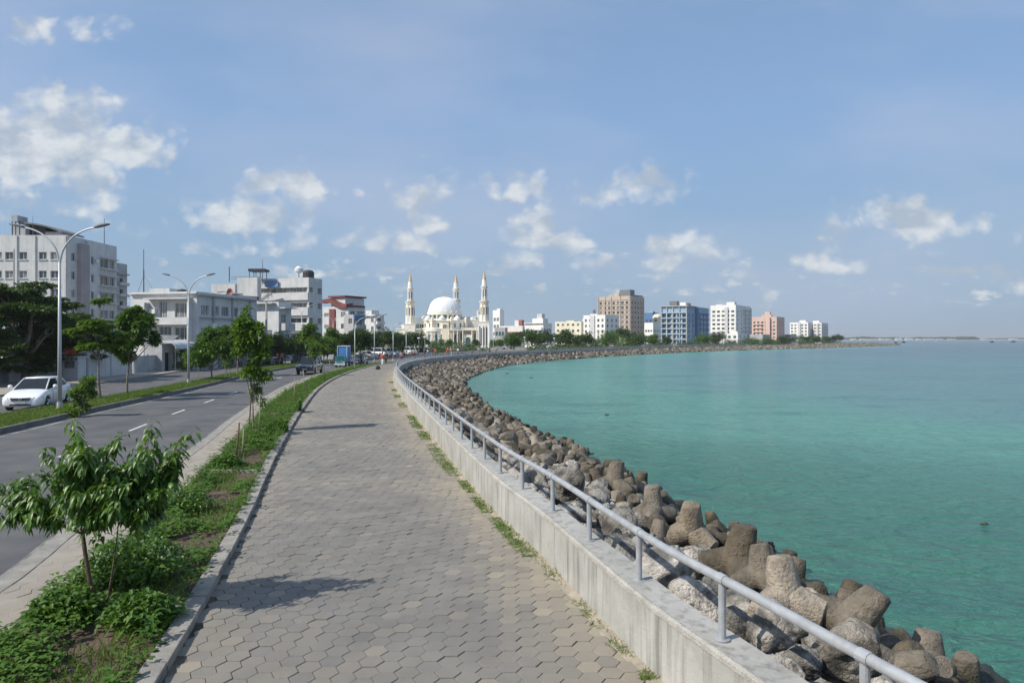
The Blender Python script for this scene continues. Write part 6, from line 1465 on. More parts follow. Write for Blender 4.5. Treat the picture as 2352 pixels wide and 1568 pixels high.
# ---------------------------------------------------------------- vehicles (front of each points to local -Y)
def applied(ob, name, m):
    dg = bpy.context.evaluated_depsgraph_get(); dg.update(); me = bpy.data.meshes.new_from_object(ob.evaluated_get(dg)); bpy.data.objects.remove(ob); me.name = name
    if not me.materials: me.materials.append(m)
    return me
CAR = {
 'sedan': dict(L=4.6, W=1.84, st=[(-2.30,.30,.52,.62),(-2.27,.22,.62,.80),(-2.05,.20,.76,.90),(-1.5,.19,.90,.92),(-.95,.19,.99,.92),(0,.19,.99,.92),(1.3,.19,1.03,.92),(1.9,.20,1.07,.90),(2.22,.24,1.02,.84),(2.3,.34,.85,.72)],
      belt=[(-1.18,.74),(-1.0,.80),(1.2,.79),(2.0,.70)], roof=[(-.30,.58),(-.05,.61),(.85,.60),(1.22,.56)], zb=.99, zr=1.49, wheels=(-1.40,1.38), r=.325),
 'suv': dict(L=4.8, W=1.9, st=[(-2.40,.42,.70,.80),(-2.36,.36,.86,.92),(-2.1,.34,.98,.95),(-1.5,.34,1.06,.95),(-1.0,.34,1.10,.95),(0,.34,1.10,.95),(1.6,.34,1.12,.95),(2.3,.36,1.12,.93),(2.4,.45,1.0,.86)],
      belt=[(-1.05,.80),(-.95,.84),(1.9,.84),(2.28,.80)], roof=[(-.45,.66),(-.3,.68),(1.9,.68),(2.08,.64)], zb=1.08, zr=1.78, wheels=(-1.5,1.5), r=.38),
 'van': dict(L=4.6, W=1.8, st=[(-2.25,.36,.75,.74),(-2.2,.3,.95,.86),(-1.9,.28,1.15,.9),(-1.2,.28,1.2,.9),(0,.28,1.2,.9),(2.2,.3,1.2,.89),(2.28,.4,1.1,.84)],
      belt=[(-1.85,.78),(-1.7,.82),(1.9,.83),(2.2,.80)], roof=[(-1.15,.70),(-1.0,.73),(1.9,.75),(2.12,.72)], zb=1.18, zr=1.92, wheels=(-1.45,1.45), r=.33)}
def loft(rings, cap=True):
    mb = MB(); n = len(rings[0])
    for r in rings: mb.v += r
    for i in range(len(rings)-1):
        for k in range(n): a = i*n+k; b = i*n+(k+1) % n; mb.f.append((a, b, b+n, a+n))
    if cap: mb.f += [tuple(reversed(range(n))), tuple(range((len(rings)-1)*n, len(rings)*n))]
    return mb
_cars = {}
def car(kind, paint, loc, rz, label, group=None, name=None, near=False):
    """a car of body, glass, roof, pillars, lamps, grille, plate, mirrors and four wheels"""
    key = (kind, paint, near)
    if key in _cars:
        t = copy_tree(_cars[key]); t.location = loc; t.rotation_euler.z = rz; t['label'] = label
        if group: t['group'] = group
        return t
    c = CAR[kind]; root = empty(name or ('parked_'+('van' if kind == 'van' else 'car')), loc, label, 'van' if kind == 'van' else 'car', group, rz); _cars[key] = root
    rings = []
    for y, zb, zt, w in c['st']:
        zm = zb+(zt-zb)*.45; h = [(0, zb), (w*.82, zb), (w*.96, zb+.06), (w, zm), (w*.985, zm+(zt-zm)*.55), (w*.93, zt-.03), (w*.80, zt+.012), (0, zt+.035)]
        rings.append([(x, y, z) for x, z in h]+[(-x, y, z) for x, z in reversed(h[1:-1])])
    ob = loft(rings).build('t', M[paint]); s = ob.modifiers.new('s', 'SUBSURF'); s.levels = 2; s.render_levels = 2
    cut = MB()
    for y in c['wheels']:
        for sx in (-1, 1): cut.tube([(sx*(c['W']/2-.30), y, c['r']), (sx*(c['W']/2+.3), y, c['r'])], c['r']*1.13, 20)
    co = cut.build('cut', M['dark']); bo = ob.modifiers.new('b', 'BOOLEAN'); bo.object = co; bo.operation = 'DIFFERENCE'
    me = applied(ob, 'body', M[paint]); bpy.data.objects.remove(co)
    me.materials.clear(); me.materials.append(M[paint]); me.materials.append(M['dark']); me.shade_smooth()
    link('body', me, root)
    # greenhouse
    zb, zr = c['zb'], c['zr']; B, T = c['belt'], c['roof']
    g = MB(); lo = [(B[0][1], B[0][0]), (B[1][1], B[1][0]), (B[2][1], B[2][0]), (B[3][1], B[3][0])]; hi = [(T[0][1], T[0][0]), (T[1][1], T[1][0]), (T[2][1], T[2][0]), (T[3][1], T[3][0])]
    def ring(p, z, cr=0): return [(x, y, z) for x, y in p]+[(-x, y, z) for x, y in reversed(p)]
    g = loft([ring(lo, zb-.04), ring(hi, zr-.05)]); link('glass', g.mesh('glass', M['cabin']), root)
    rf = loft([ring([(x*1.01, y) for x, y in hi], zr-.075), ring([(x*1.02, y*1.0) for x, y in hi], zr-.04), ring([(x*.86, y*.96) for x, y in hi], zr+.005), ring([(x*.4, y*.8) for x, y in hi], zr+.02)])
    link('roof', rf.mesh('roof', M[paint], smooth=True), root)
    pm = MB()
    for sx in (-1, 1):
        for (bx, by), (tx, ty), rr in ((lo[0], hi[0], .035), (lo[3], hi[3], .05)): pm.tube([(sx*bx, by, zb-.03), (sx*tx*1.01, ty, zr-.05)], rr, 6)
        ym = (T[1][0]+T[2][0])/2+.05; pm.tube([(sx*(lo[1][0]+.005), ym, zb-.03), (sx*(hi[1][0]+.01), ym, zr-.05)], .035, 6)
        if kind != 'sedan': pm.tube([(sx*(lo[1][0]+.005), ym+1.0, zb-.03), (sx*(hi[1][0]+.01), ym+1.0, zr-.05)], .04, 6)
        pm.tube([(sx*hi[0][0]*1.01, hi[0][1], zr-.06), (sx*hi[1][0]*1.01, hi[1][1], zr-.055), (sx*hi[2][0]*1.01, hi[2][1], zr-.055), (sx*hi[3][0]*1.01, hi[3][1], zr-.06)], .028, 6)
    link('pillars', pm.mesh('pillars', M[paint], smooth=True), root)
    # wheels
    tm = MB().lathe(0, 0, [(c['r']*.62, -.10), (c['r']*.97, -.095), (c['r'], -.06), (c['r'], .06), (c['r']*.97, .095), (c['r']*.62, .10)], 24).mesh('wheel', M['rubber'], smooth=False)
    rm = MB().lathe(0, 0, [(c['r']*.60, .075), (c['r']*.62, .101), (c['r']*.56, .103), (c['r']*.5, .085)], 20)
    for k in range(5):
        a = 2*math.pi*k/5; rm.tube([(0, 0, .098), (math.cos(a)*c['r']*.58, math.sin(a)*c['r']*.58, .098)], .03, 5)
    rm.lathe(0, 0, [(.07, .08), (.06, .108)], 10); rm = rm.mesh('rim', M['chrome' if near else 'carg'])
    for y in c['wheels']:
        for sx in (-1, 1):
            w = link('wheel', tm, root, (sx*(c['W']/2-.115), y, c['r'])); w.rotation_euler = (0, sx*R_(90), 0); link('rim', rm, w)
    # lamps, grille, bumper intake, plate, mirrors
    yf, zbf, ztf, wf = c['st'][1]; y2, _, zt2, w2 = c['st'][2]
    for sx in (-1, 1):
        zc = ztf+.015
        h = MB().add([(sx*w2*.93, y2+.16, zc+.06), (sx*w2*.60, yf+.025, zc+.00), (sx*w2*.56, yf-.010, zc-.10), (sx*w2*.86, yf+.06, zc-.12), (sx*w2*1.005, y2+.12, zc-.02)], [(0, 1, 2, 3, 4) if sx > 0 else (4, 3, 2, 1, 0)])
        ob = link('headlight', h.mesh('headlight', M['lampg']), root); sdm = ob.modifiers.new('s', 'SOLIDIFY'); sdm.thickness = .05; sdm.offset = 0
        link('mirror', MB().lathe(0, 0, [(.04, -.10), (.085, -.06), (.09, .05), (.04, .10)], 10, sx=1.25, sy=.7).mesh('mirror', M[paint], smooth=True), root, (sx*(c['W']/2+.10), c['belt'][0][0]+.38, zb+.08))
        link('fog_lamp', MB().box(-.10, .10, -.02, .02, -.04, .04).mesh('fog_lamp', M['dark']), root, (sx*wf*.80, yf+.045, zbf+.17), sx*.5)
        yr, zbr, ztr, wr = c['st'][-2]
        link('tail_light', MB().box(-.2, .2, -.03, .03, -.07, .09).mesh('tail_light', M['redr']), root, (sx*wr*.72, yr+.03, ztr-.12))
    zc = ztf-.06; g = MB(); gw = wf*.56
    g.add([(-gw, yf-.01, zc+.055), (gw, yf-.01, zc+.055), (gw*.86, yf-.035, zc-.065), (-gw*.86, yf-.035, zc-.065)], [(3, 2, 1, 0)])
    o = link('grille', g.mesh('grille', M['dark']), root); q = o.modifiers.new('s', 'SOLIDIFY'); q.thickness = .05; q.offset = 0
    link('grille_bar', MB().tube([(-gw*1.05, yf-.02, zc+.075), (0, yf-.055, zc+.06), (gw*1.05, yf-.02, zc+.075)], .014, 6).mesh('grille_bar', M['chrome']), root)
    link('air_intake', MB().box(-gw*1.05, gw*1.05, yf-.035, yf+.03, zbf+.05, zbf+.13).mesh('air_intake', M['dark']), root)
    link('number_plate', MB().box(-.24, .24, yf-.065, yf-.03, zbf+.15, zbf+.255).mesh('number_plate', M['plate']), root)
    if near:
        e = MB(); yy = yf-.055
        for sx in (-1, 1): e.tube([(sx*.045, yy, zc-.055), (sx*.06, yy-.01, zc+.055)], .014, 6)
        e.tube([(-.05, yy-.005, zc), (.05, yy-.005, zc)], .012, 6); link('emblem', e.mesh('emblem', M['chrome']), root)
        for sx in (-1, 1): link('door_handle', MB().tube([(sx*.925, .05, .80), (sx*.94, .17, .805), (sx*.925, .24, .80)], .012, 5).mesh('door_handle', M[paint]), root)
        sm = MB()
        for sx in (-1, 1):
            for yv in (-.78, .30, 1.25): sm.tube([(sx*.921, yv, .36), (sx*.927, yv+.02, .6), (sx*.905, yv+.06, .90)], .006, 4)
        link('door_seams', sm.mesh('door_seams', M['dark']), root)
    return root
def G2(px, py, z=-.12): return G(px, py, z)
p = G2(84, 930); car('sedan', 'carw', (hp(90, 36.2), 36.2, -.12), R_(15), 'white sedan driving towards the camera on the far carriageway', name='sedan', near=True).scale = (1, 1, 1.07)
_cars.clear()
car('suv', 'card', (hp(712, 71), 71, -.12), R_(4), 'dark blue off road car driving towards the camera in the near carriageway', 'cars on the road')
car('sedan', 'card', (hp(826, 97), 97, -.12), R_(2), 'dark car following the blue loaded truck', 'cars on the road')
car('sedan', 'card', (hp(604, 97), 97, -.12), R_(12), 'dark parked car glimpsed behind the slender promenade tree', 'cars parked beyond the road')
car('van', 'carw', (hp(658, 100), 100, .0), R_(15), 'white van parked under the blue awnings left of the dark car', 'cars parked beyond the road')
car('suv', 'carg', (hp(628, 98), 98, -.12), R_(30), 'silver car parked beneath the trees left of the third lamp post', 'cars parked beyond the road')
vs = [(690,140,'van','carw','white van behind the third lamp post'),(740,135,'sedan','carg','silver car parked right of the dark car'),(842,128,'sedan','carw','white car parked behind the motorcyclist'),(868,140,'van','carw','white van parked under the trees by the two promenade lamps'),
      (888,150,'sedan','carb','blue car parked under the trees'),(900,146,'suv','carw','white high car left of the left minaret'),(917,165,'sedan','carg','silver car parked below the left minaret'),(938,160,'van','carw','white van parked in front of the mosque wing'),
      (952,172,'sedan','carb','dark blue car beside the white van before the mosque'),(968,176,'sedan','card','black car at the edge of the mosque forecourt'),(1150,250,'van','carw','white van at the foot of the right minaret'),(1165,255,'suv','carg','silver car right of the white van by the minaret'),
      (1240,262,'van','carw','white van parked before the stepped white building'),(1254,262,'van','carw','second white van beside the first before the stepped building'),(1283,275,'sedan','carw','white car before the pale yellow building'),(1300,290,'sedan','carr','red car parked before the pale yellow building'),(1330,300,'van','carw','white van right of the red car'),
      (1405,300,'sedan','carw','white car before the white five storey building'),(1455,330,'van','carw','white van below the beige tower'),(1480,330,'suv','carg','silver car below the beige tower'),(1545,350,'sedan','carw','white car below the blue tower'),(1585,355,'sedan','carw','white car below the shaded half of the blue tower'),(1600,360,'van','carw','white van right of the blue tower'),
      (1650,380,'sedan','carw','white car below the white tower'),(1700,400,'suv','carg','silver car by the gable house'),(1765,430,'van','carw','white van below the peach building'),(1825,450,'sedan','carw','white car near the distant white blocks'),(1880,480,'van','carw','white van below the headland trees')]
for i, (px, Y, k, c, lab) in enumerate(vs): car(k, c, (hp(px, Y), Y, -.25), R_(90+rng.uniform(-12, 12)) if Y > 200 else R_(rng.uniform(10, 80)), lab, 'vehicles parked along the seafront')
def truck():
    Y = 88; loc = (hp(787, Y), Y, -.12); root = empty('truck', loc, 'small teal fronted truck carrying a tall blue crate towards the camera', 'truck', None, R_(2))
    MB().lathe(0, 0, [(.01, 0)], 3)
    cab = loft([[(x, y, z) for x, z in ((-.82, .55), (.82, .55), (.86, 1.1), (.78, 1.72), (.6, 1.80), (-.6, 1.80), (-.78, 1.72), (-.86, 1.1))] for y in (-1.9, -1.75, -.55, -.5)])
    cab.build('cab', M['teal'], root)
    MB().add([(-.70, -1.93, 1.10), (.70, -1.93, 1.10), (.64, -1.91, 1.66), (-.64, -1.91, 1.66)], [(0, 1, 2, 3)]).box(-.7, .7, -1.925, -1.91, 1.08, 1.10).build('windscreen', M['glasst'], root)
    MB().box(-.9, .9, -2.05, -1.9, .38, .58).build('bumper', M['frame'], root)
    for s in (-1, 1):
        MB().box(s*.66-.14, s*.66+.14, -1.96, -1.9, .66, .84).build('headlight', M['lampg'], root)
        MB().tube([(s*.9, -1.8, 1.0), (s*1.15, -1.9, 1.25), (s*1.15, -1.9, 1.55)], .035, 5).build('mirror', M['dark'], root)
    MB().box(-.95, .95, -.42, 2.4, .62, .78).build('bed', M['dark'], root)
    MB().box(-.78, .78, -.25, 2.2, .79, 3.15).build('crate', M['tealb'], root); fr = MB()
    for s in (-1, 1):
        for y in (-.3, 2.25): fr.tube([(s*.82, y, .78), (s*.82, y, 3.2)], .05, 5)
    for y in (-.3, 2.25): fr.tube([(-.82, y, 3.2), (.82, y, 3.2)], .05, 5)
    fr.build('crate_frame', M['frame'], root)
    tm = MB().lathe(0, 0, [(.2, -.12), (.36, -.11), (.38, 0), (.36, .11), (.2, .12)], 18).mesh('wheel', M['rubber'])
    for y in (-1.25, 1.5):
        for s in (-1, 1): link('wheel', tm, root, (s*.8, y, .38)).rotation_euler = (0, R_(90), 0)
    root.scale = (.74, .85, .84)
truck()

# ---------------------------------------------------------------- people: one continuous body grown from a skeleton, clothes over it
_pp = {}
def skin(verts, edges, radii, m, name, root_i=0, sub=1):
    me = bpy.data.meshes.new('t'); me.from_pydata(verts, edges, []); ob = bpy.data.objects.new('t', me); COL.objects.link(ob)
    s = ob.modifiers.new('s', 'SKIN'); 
    for i, r in enumerate(radii): me.skin_vertices[0].data[i].radius = (r[0], r[1]) if isinstance(r, tuple) else (r, r)
    me.skin_vertices[0].data[root_i].use_root = True
    u = ob.modifiers.new('u', 'SUBSURF'); u.levels = sub; u.render_levels = sub
    o = applied(ob, name, m); o.shade_smooth(); return o
def person_meshes(pose):
    if pose in _pp: return _pp[pose]
    st = {'stand': .03, 'walk': .26, 'stride': .20}[pose]; fl = st; hipw = .09
    V = [(0, 0, .93), (0, 0, 1.08), (0, .0, 1.25), (0, .01, 1.40), (0, 0, 1.47), (0, -.01, 1.55), (0, -.01, 1.66), (0, 0, 1.73)]
    Rd = [(.13, .10), (.115, .09), (.135, .10), (.12, .085), .052, .07, .085, .05]; Ed = [(i, i+1) for i in range(7)]
    def chain(a, pts, rad):
        k = a
        for p, r in zip(pts, rad): V.append(p); Rd.append(r); Ed.append((k, len(V)-1)); k = len(V)-1
    for s in (-1, 1):
        f = fl*s
        chain(0, [(s*hipw, -f*.15, .88), (s*.095, -f*.55, .50), (s*.095, -f*.55+abs(f)*.35, .09), (s*.10, -f*.55+abs(f)*.35-.14, .035)], [.088, .056, .038, .034])
        a = -f*1.0
        chain(3, [(s*.18, 0, 1.39), (s*.235, -a*.5, 1.12), (s*.245, -a*.9-.05, .88), (s*.24, -a*.95-.07, .80)], [.052, .042, .030, .027])
    body = skin(V, Ed, Rd, M['skin'], 'person')
    top = skin([(0, 0, .90), V[1], V[2], V[3], (0, 0, 1.44)]+[x for s in (0, 1) for x in (V[12+8*s], V[13+8*s])], [(0, 1), (1, 2), (2, 3), (3, 4), (3, 5), (5, 6), (3, 7), (7, 8)],
               [(.155, .12), (.145, .11), (.155, .12), (.14, .10), .06, .07, .062, .07, .062], M['cw'], 'shirt')
    leg = skin([(0, 0, .98), (0, 0, .90)]+[x for s in (0, 1) for x in (V[8+8*s], V[9+8*s], tuple(np.array(V[10+8*s])+np.array([0, 0, .03])))], [(0, 1), (1, 2), (2, 3), (3, 4), (1, 5), (5, 6), (6, 7)],
               [(.145, .115), (.14, .12), .105, .075, .062, .105, .075, .062], M['cd'], 'trousers')
    robe = MB().lathe(0, 0, [(.24, .08), (.22, .4), (.17, .9), (.165, 1.1), (.19, 1.35), (.13, 1.43)], 12, sy=.75).mesh('robe', M['cw'], smooth=True)
    hair = MB().lathe(0, .012, [(.085, 1.62), (.098, 1.68), (.094, 1.75), (.06, 1.80), (.01, 1.81)], 12).mesh('hair', M['hair'], smooth=True)
    face = MB()
    for s in (-1, 1): face.lathe(s*.032, -.088, [(.001, 1.662), (.011, 1.67), (.001, 1.678)], 6)
    face.tube([(0, -.09, 1.675), (0, -.112, 1.645), (0, -.092, 1.635)], [.008, .013, .008], 5); face = face.mesh('face', M['skin'])
    _pp[pose] = (body, top, leg, robe, hair, face); return _pp[pose]
_cm = {}
def person(px, Y, label, pose='stand', top='cw', bot='cd', rz=0, robe=False, scarf=None, z=0, grp='people along the seafront', s=1.0):
    body, tp, lg, rb, hr, fc = person_meshes(pose)
    o = link('person', body, None, (hp(px, Y), Y, z), rz); o.scale = (s, s, s); tag(o, label, 'person', grp)
    def part(n, me, m):
        k = (n, pose, m)
        if k not in _cm: q = me.copy(); q.materials.clear(); q.materials.append(M[m]); _cm[k] = q
        link(n, _cm[k], o)
    if robe: part('robe', rb, top)
    else: part('shirt', tp, top)
    part('trousers', lg, bot)
    part('head_scarf' if scarf else 'hair', hr, scarf or 'hair')
    return o
def people():
    person(386, 78, 'person in a white and blue shirt standing before the grey shop front beyond the road', 'stand', 'cw', 'cd', 0, z=0, grp='people beyond the road', s=1.05)
    person(411, 79, 'person in dark clothes standing beside the pavement right of the one in white', 'stand', 'cd', 'cd', .4, z=0, grp='people beyond the road')
    person(533, 88, 'person in black standing under the median trees', 'stand', 'cd', 'cd', 1, grp='people beyond the road'); person(541, 88, 'person in a pale pink top under the median trees', 'stand', 'cp', 'ck', 2, grp='people beyond the road')
    person(637, 92, 'person in a red shirt walking by the stalls behind the median', 'walk', 'cr', 'cd', 1.4, grp='people beyond the road'); person(648, 94, 'person in khaki beside the stalls', 'stand', 'ck', 'cd', .3, grp='people beyond the road')
    person(878, 88, 'person with a red top and white trousers walking on the promenade at the bend', 'walk', 'cr', 'cw', 0, grp='people on the promenade')
    person(886.5, 95, 'person in black walking just behind the one in white trousers', 'walk', 'cd', 'cd', 3, grp='people on the promenade')
    person(922, 99, 'person in a peach shirt standing at the inner side of the bend', 'stand', 'cp', 'cd', .5, grp='people on the promenade'); person(927.5, 100, 'person in black close to the railing at the bend', 'stand', 'cd', 'cd', 0, grp='people on the promenade')
    L_ = [(945,116,'cp','cd'),(951,120,'ck','cd'),(962,124,'cd','cd'),(975,128,'cb','cd'),(983,126,'cw','cb'),(1000,134,'cr','cd'),(1026,138,'cr','cr'),(1030,139,'cr','cd'),(1037,140,'cp','cw'),(1052,142,'cw','cd'),(1062,146,'cb','cd'),(1085,150,'cd','cd'),(1100,154,'cw','ck'),(1124,162,'cb','cd'),(1140,168,'cw','cd')]
    nm = {'cp': 'pink', 'ck': 'khaki', 'cd': 'black', 'cb': 'dark blue', 'cw': 'white', 'cr': 'orange red'}
    pl = ['below the V shaped lamp','right of the V shaped lamp','between the V shaped lamp and the white van','before the black parked car','just right of the black parked car','before the round mosque porch','before the mosque pier, left of two','before the mosque pier, right of two','beside the two people in red',
          'before the mosque entrance hall','before the mosque porch columns','before the arched mosque entrance','right of the arched mosque entrance','before the right minaret base','right of the right minaret']
    for (px, Y, a, b), q in zip(L_, pl):
        x = hp(px, Y); person(px, Y, 'person in %s behind the railing %s' % (nm[a], q), rng.choice(('stand', 'walk')), a, b, rng.uniform(0, 6), z=.0)
    for i, (px, Y) in enumerate([(1180,200),(1212,214),(1262,236),(1292,246),(1346,262),(1398,280),(1440,300),(1500,318),(1560,332),(1620,352),(1690,372),(1745,390)]):
        person(px, Y, 'tiny person standing on the far promenade, %s from the mosque' % ('first','second','third','fourth','fifth','sixth','seventh','eighth','ninth','tenth','eleventh','twelfth')[i], 'stand', ('cw', 'cb', 'cp', 'cw')[i % 4], 'cd', i, s=1.15)
people()
def motorcycle(px, Y, label, rz=0, rider=None, m='dark'):
    root = empty('motorcycle', (hp(px, Y), Y, -.12), label, 'motorcycle', 'motorcycles on and beside the road', rz)
    tm = MB()
    for k in range(20):
        a, b = 2*math.pi*k/20, 2*math.pi*(k+1)/20; tm.tube([(0, math.cos(a)*.27, math.sin(a)*.27), (0, math.cos(b)*.27, math.sin(b)*.27)], .05, 5, cap=False)
    tm = tm.mesh('wheel', M['rubber'])
    for y in (-.62, .62): link('wheel', tm, root, (0, y, .32))
    MB().tube([(0, -.62, .32), (0, -.45, .85), (0, -.38, 1.02)], .035, 6).build('fork', M['chrome'], root)
    MB().tube([(-.33, -.30, 1.04), (0, -.40, 1.02), (.33, -.30, 1.04)], .02, 6).build('handlebar', M['dark'], root)
    loft([[(x*s, y, z) for x, z in ((-.13, z0), (.13, z0), (.15, z1), (-.15, z1))] for y, z0, z1, s in ((-.5, .4, .9, .9), (-.3, .3, .8, 1), (-.1, .3, .5, 1.2), (.1, .35, .75, 1.2), (.75, .55, .80, .9))]).build('body', M[m], root)
    MB().box(-.12, .12, .0, .7, .80, .87).build('saddle', M['rubber'], root, bevel=.02)
    MB().lathe(0, -.52, [(.02, .84), (.08, .88), (.08, .96), (.02, 1.0)], 10).build('headlight', M['lampg'], root)
    return root
def rider(px, Y, label, rz, top):
    V = [(0, .25, .88), (0, .22, 1.05), (0, .16, 1.25), (0, .12, 1.38), (0, .10, 1.45), (0, .08, 1.53), (0, .07, 1.64), (0, .08, 1.70)]; Rd = [(.14, .12), .11, .13, .12, .052, .07, .085, .05]; Ed = [(i, i+1) for i in range(7)]
    for s in (-1, 1):
        for a, P, q in ((0, [(s*.12, .15, .86), (s*.17, -.22, .82), (s*.17, -.10, .42), (s*.17, -.25, .38)], [.09, .065, .045, .04]), (3, [(s*.18, .1, 1.36), (s*.26, -.02, 1.14), (s*.28, -.26, 1.06)], [.055, .045, .035])):
            k = a
            for p, r in zip(P, q): V.append(p); Rd.append(r); Ed.append((k, len(V)-1)); k = len(V)-1
    me = skin(V, Ed, Rd, M[top], 'rider'); o = link('person', me, None, (hp(px, Y), Y, -.12), rz); tag(o, label, 'person', 'motorcycle riders')
    link('helmet', MB().lathe(0, .07, [(.10, 1.56), (.125, 1.64), (.12, 1.73), (.07, 1.79), (.01, 1.80)], 12).mesh('helmet', M['dark'], smooth=True), o)
motorcycle(828, 90, 'motorcycle ridden towards the camera at the road edge by the single armed lamp', .05); rider(828, 90, 'rider in black on the motorcycle at the road edge', .05, 'cd')
motorcycle(420, 80, 'motorcycle parked beside the shop front beyond the road', 1.2); motorcycle(545, 90, 'dark red motorcycle parked under the median trees', 1.0, m='red'); motorcycle(936, 118, 'motorcycle parked below the V shaped lamp', 1.3); motorcycle(957, 122, 'motorcycle parked among the people by the bend', 1.5)
motorcycle(868, 130, 'motorcycle parked by the two tall promenade lamps', 1.3); motorcycle(985, 130, 'blue motorcycle parked before the mosque forecourt', 1.4, m='carb')
# small black bag with a stick lying at the path edge
def bag():
    g = G(868, 848); root = empty('black_bag', g, 'small black bag with a pale stick across it at the edge of the promenade', 'bag')
    MB().lathe(0, 0, [(.16, 0), (.24, .08), (.22, .26), (.12, .38), (.03, .44)], 12, sx=1.2).build('bag_body', M['cd'], root, smooth=True)
    MB().tube([(.1, 0, .40), (.6, .1, .62), (1.1, .3, .72)], .025, 5).build('stick', M['stake'], root)
bag()

# ---------------------------------------------------------------- walls, fences and stalls beyond the road
def fences():
    def wall(name, label, pts, h, m, z=0, post=None, cat='wall', th=.12):
        P = [G(px, py) for px, py in pts]; root = empty(name, P[0], label, cat); o = root.location; mb = MB()
        for a, b in zip(P[:-1], P[1:]):
            d = (b-a).normalized(); n = Vector((d.y, -d.x, 0))*th/2
            q = [a-n, b-n, b+n, a+n]; mb.add([(p.x, p.y, zz) for zz in (-.2, h) for p in q], [(3,2,1,0),(4,5,6,7),(0,1,5,4),(1,2,6,5),(2,3,7,6),(3,0,4,7)])
        mb.build('panel', M[m], root, o)
        if post:
            for a, b in zip(P[:-1], P[1:]):
                k = max(1, int((b-a).length/post))
                for i in range(k+1): p = a.lerp(b, i/k); MB().box(p.x-.09, p.x+.09, p.y-.12, p.y+.12, -.2, h+.12).build('post', M['grey'], root, o)
        return root
    wall('boundary_wall', 'pale grey sheet metal wall in front of the three storey grey building', [(308,857),(366,851)], 1.75, 'fence', post=2.2)
    wall('boundary_wall', 'low white wall behind the pair of median trees', [(200,868),(300,858)], 2.2, 'white', post=3.5)
    wall('boundary_wall', 'shaded grey panelled wall beneath the dark spreading tree', [(20,878),(150,870)], 2.3, 'grey', post=2.6)
    wall('boundary_wall', 'dark stone wall at the far left beneath the low dark tree', [(-90,895),(15,878)], 1.5, 'mid', post=3)
    wall('hoarding', 'dark hoarding behind the median trees and beneath the grey building', [(455,845),(560,838)], 2.2, 'mid', post=3, cat='hoarding')
    # barred gate
    a, b = G(168, 868), G(206, 866); root = empty('barred_gate', a, 'barred pale metal gate behind the lamp post, under the dark trees', 'gate'); mb = MB(); n = 16
    for i in range(n+1): p = a.lerp(b, i/n); mb.tube([(p.x, p.y-.25, 0), (p.x, p.y-.25, 2.3)], .025, 5)
    mb.build('bars', M['frame'], root, root.location); mb = MB()
    for z in (.2, 1.2, 2.25): mb.tube([(a.x, a.y-.25, z), (b.x, b.y-.25, z)], .04, 5)
    mb.build('gate_rail', M['frame'], root, root.location)
    # white kiosk with red flowers over it
    p = G(158, 872); root = empty('kiosk', p, 'small white kiosk box behind the first lamp post', 'kiosk'); o = root.location
    MB().box(p.x-.55, p.x+.75, p.y, p.y+1.2, -.1, 1.9).build('body', M['white'], root, o); MB().box(p.x-.7, p.x+.9, p.y-.3, p.y+1.4, 1.9, 2.0).build('roof', M['awn'], root, o)
    MB().box(p.x-.35, p.x+.5, p.y-.02, p.y-.003, 1.0, 1.6).build('hatch', M['mid'], root, o)
    lf = Leafy(); r = np.random.default_rng(4); n = 160; c = r.normal(size=(n, 3))*np.array([.32, .25, .16])+np.array([.2, -.2, 2.35])
    lf.add(*leaves(c, rnd(n, r), rnd(n, r), .12, .1, 3)); fl = empty('flowering_shrub', p, 'cluster of red flowers above the white kiosk', 'shrub'); link('flowers', lf.mesh('flowers', M['flower']), fl)
    lf = Leafy(); n = 300; c = r.normal(size=(n, 3))*np.array([.4, .3, .3])+np.array([.25, -.1, 2.1]); lf.add(*leaves(c, rnd(n, r), rnd(n, r), .16, .09, 3)); link('foliage', lf.mesh('foliage', M['leafd']), fl)
    # shop front and lean-to under the grey building
    p0, p1 = G(372, 852), G(455, 846)
    root = empty('shop_shed', p0, 'grey shop shed with a rusty doorway and a curved hood beneath the grey building', 'shed'); o = root.location; mb = MB()
    d = (p1-p0).normalized(); Ln = (p1-p0).length; h = 3.0
    facade(mb, root, p0, p1, -.1, h, [(.5, .0, 1.0, 2.0), (2.0, .9, .7, 1.1), (3.4, .0, 1.2, 2.3), (5.1, .5, .9, 1.6)], gm='dark', frame=False, depth=.3)
    back = [p0+Vector((-d.y, d.x, 0))*2, p1+Vector((-d.y, d.x, 0))*2]
    mb.quad((p0.x, p0.y, h), (p1.x, p1.y, h), (back[1].x, back[1].y, h+.3), (back[0].x, back[0].y, h+.3)); mb.quad((p1.x, p1.y, -.1), (back[1].x, back[1].y, -.1), (back[1].x, back[1].y, h+.3), (p1.x, p1.y, h)); mb.quad((back[0].x, back[0].y, -.1), (p0.x, p0.y, -.1), (p0.x, p0.y, h), (back[0].x, back[0].y, h+.3))
    mb.build('wall', M['grey'], root, o); hd = MB()
    for i in range(8):
        a0, a1 = i/8*math.pi/2, (i+1)/8*math.pi/2; f = lambda a, u: (p0.x+d.x*u+d.y*1.5*math.sin(a), p0.y+d.y*u-d.x*1.5*math.sin(a), h-.6+.9*math.cos(a))
        hd.quad(f(a0, .2), f(a1, .2), f(a1, 3.2), f(a0, 3.2))
    hh = hd.build('curved_hood', M['awn'], root, o); q = hh.modifiers.new('s', 'SOLIDIFY'); q.thickness = .05
    for u in (.2, 1.7, 3.2): p = p0+d*u+Vector((d.y, -d.x, 0))*1.45; MB().tube([(p.x, p.y, -.1), (p.x, p.y, h-.55)], .05, 5).build('post', M['mid'], root, o)
    # white lean-to roofs and bunting-like cables left of it
    p = G(330, 848); root = empty('lean_to', p, 'open grey lean-to roof leaning against the three storey grey building, behind the sheet wall', 'shed'); o = root.location
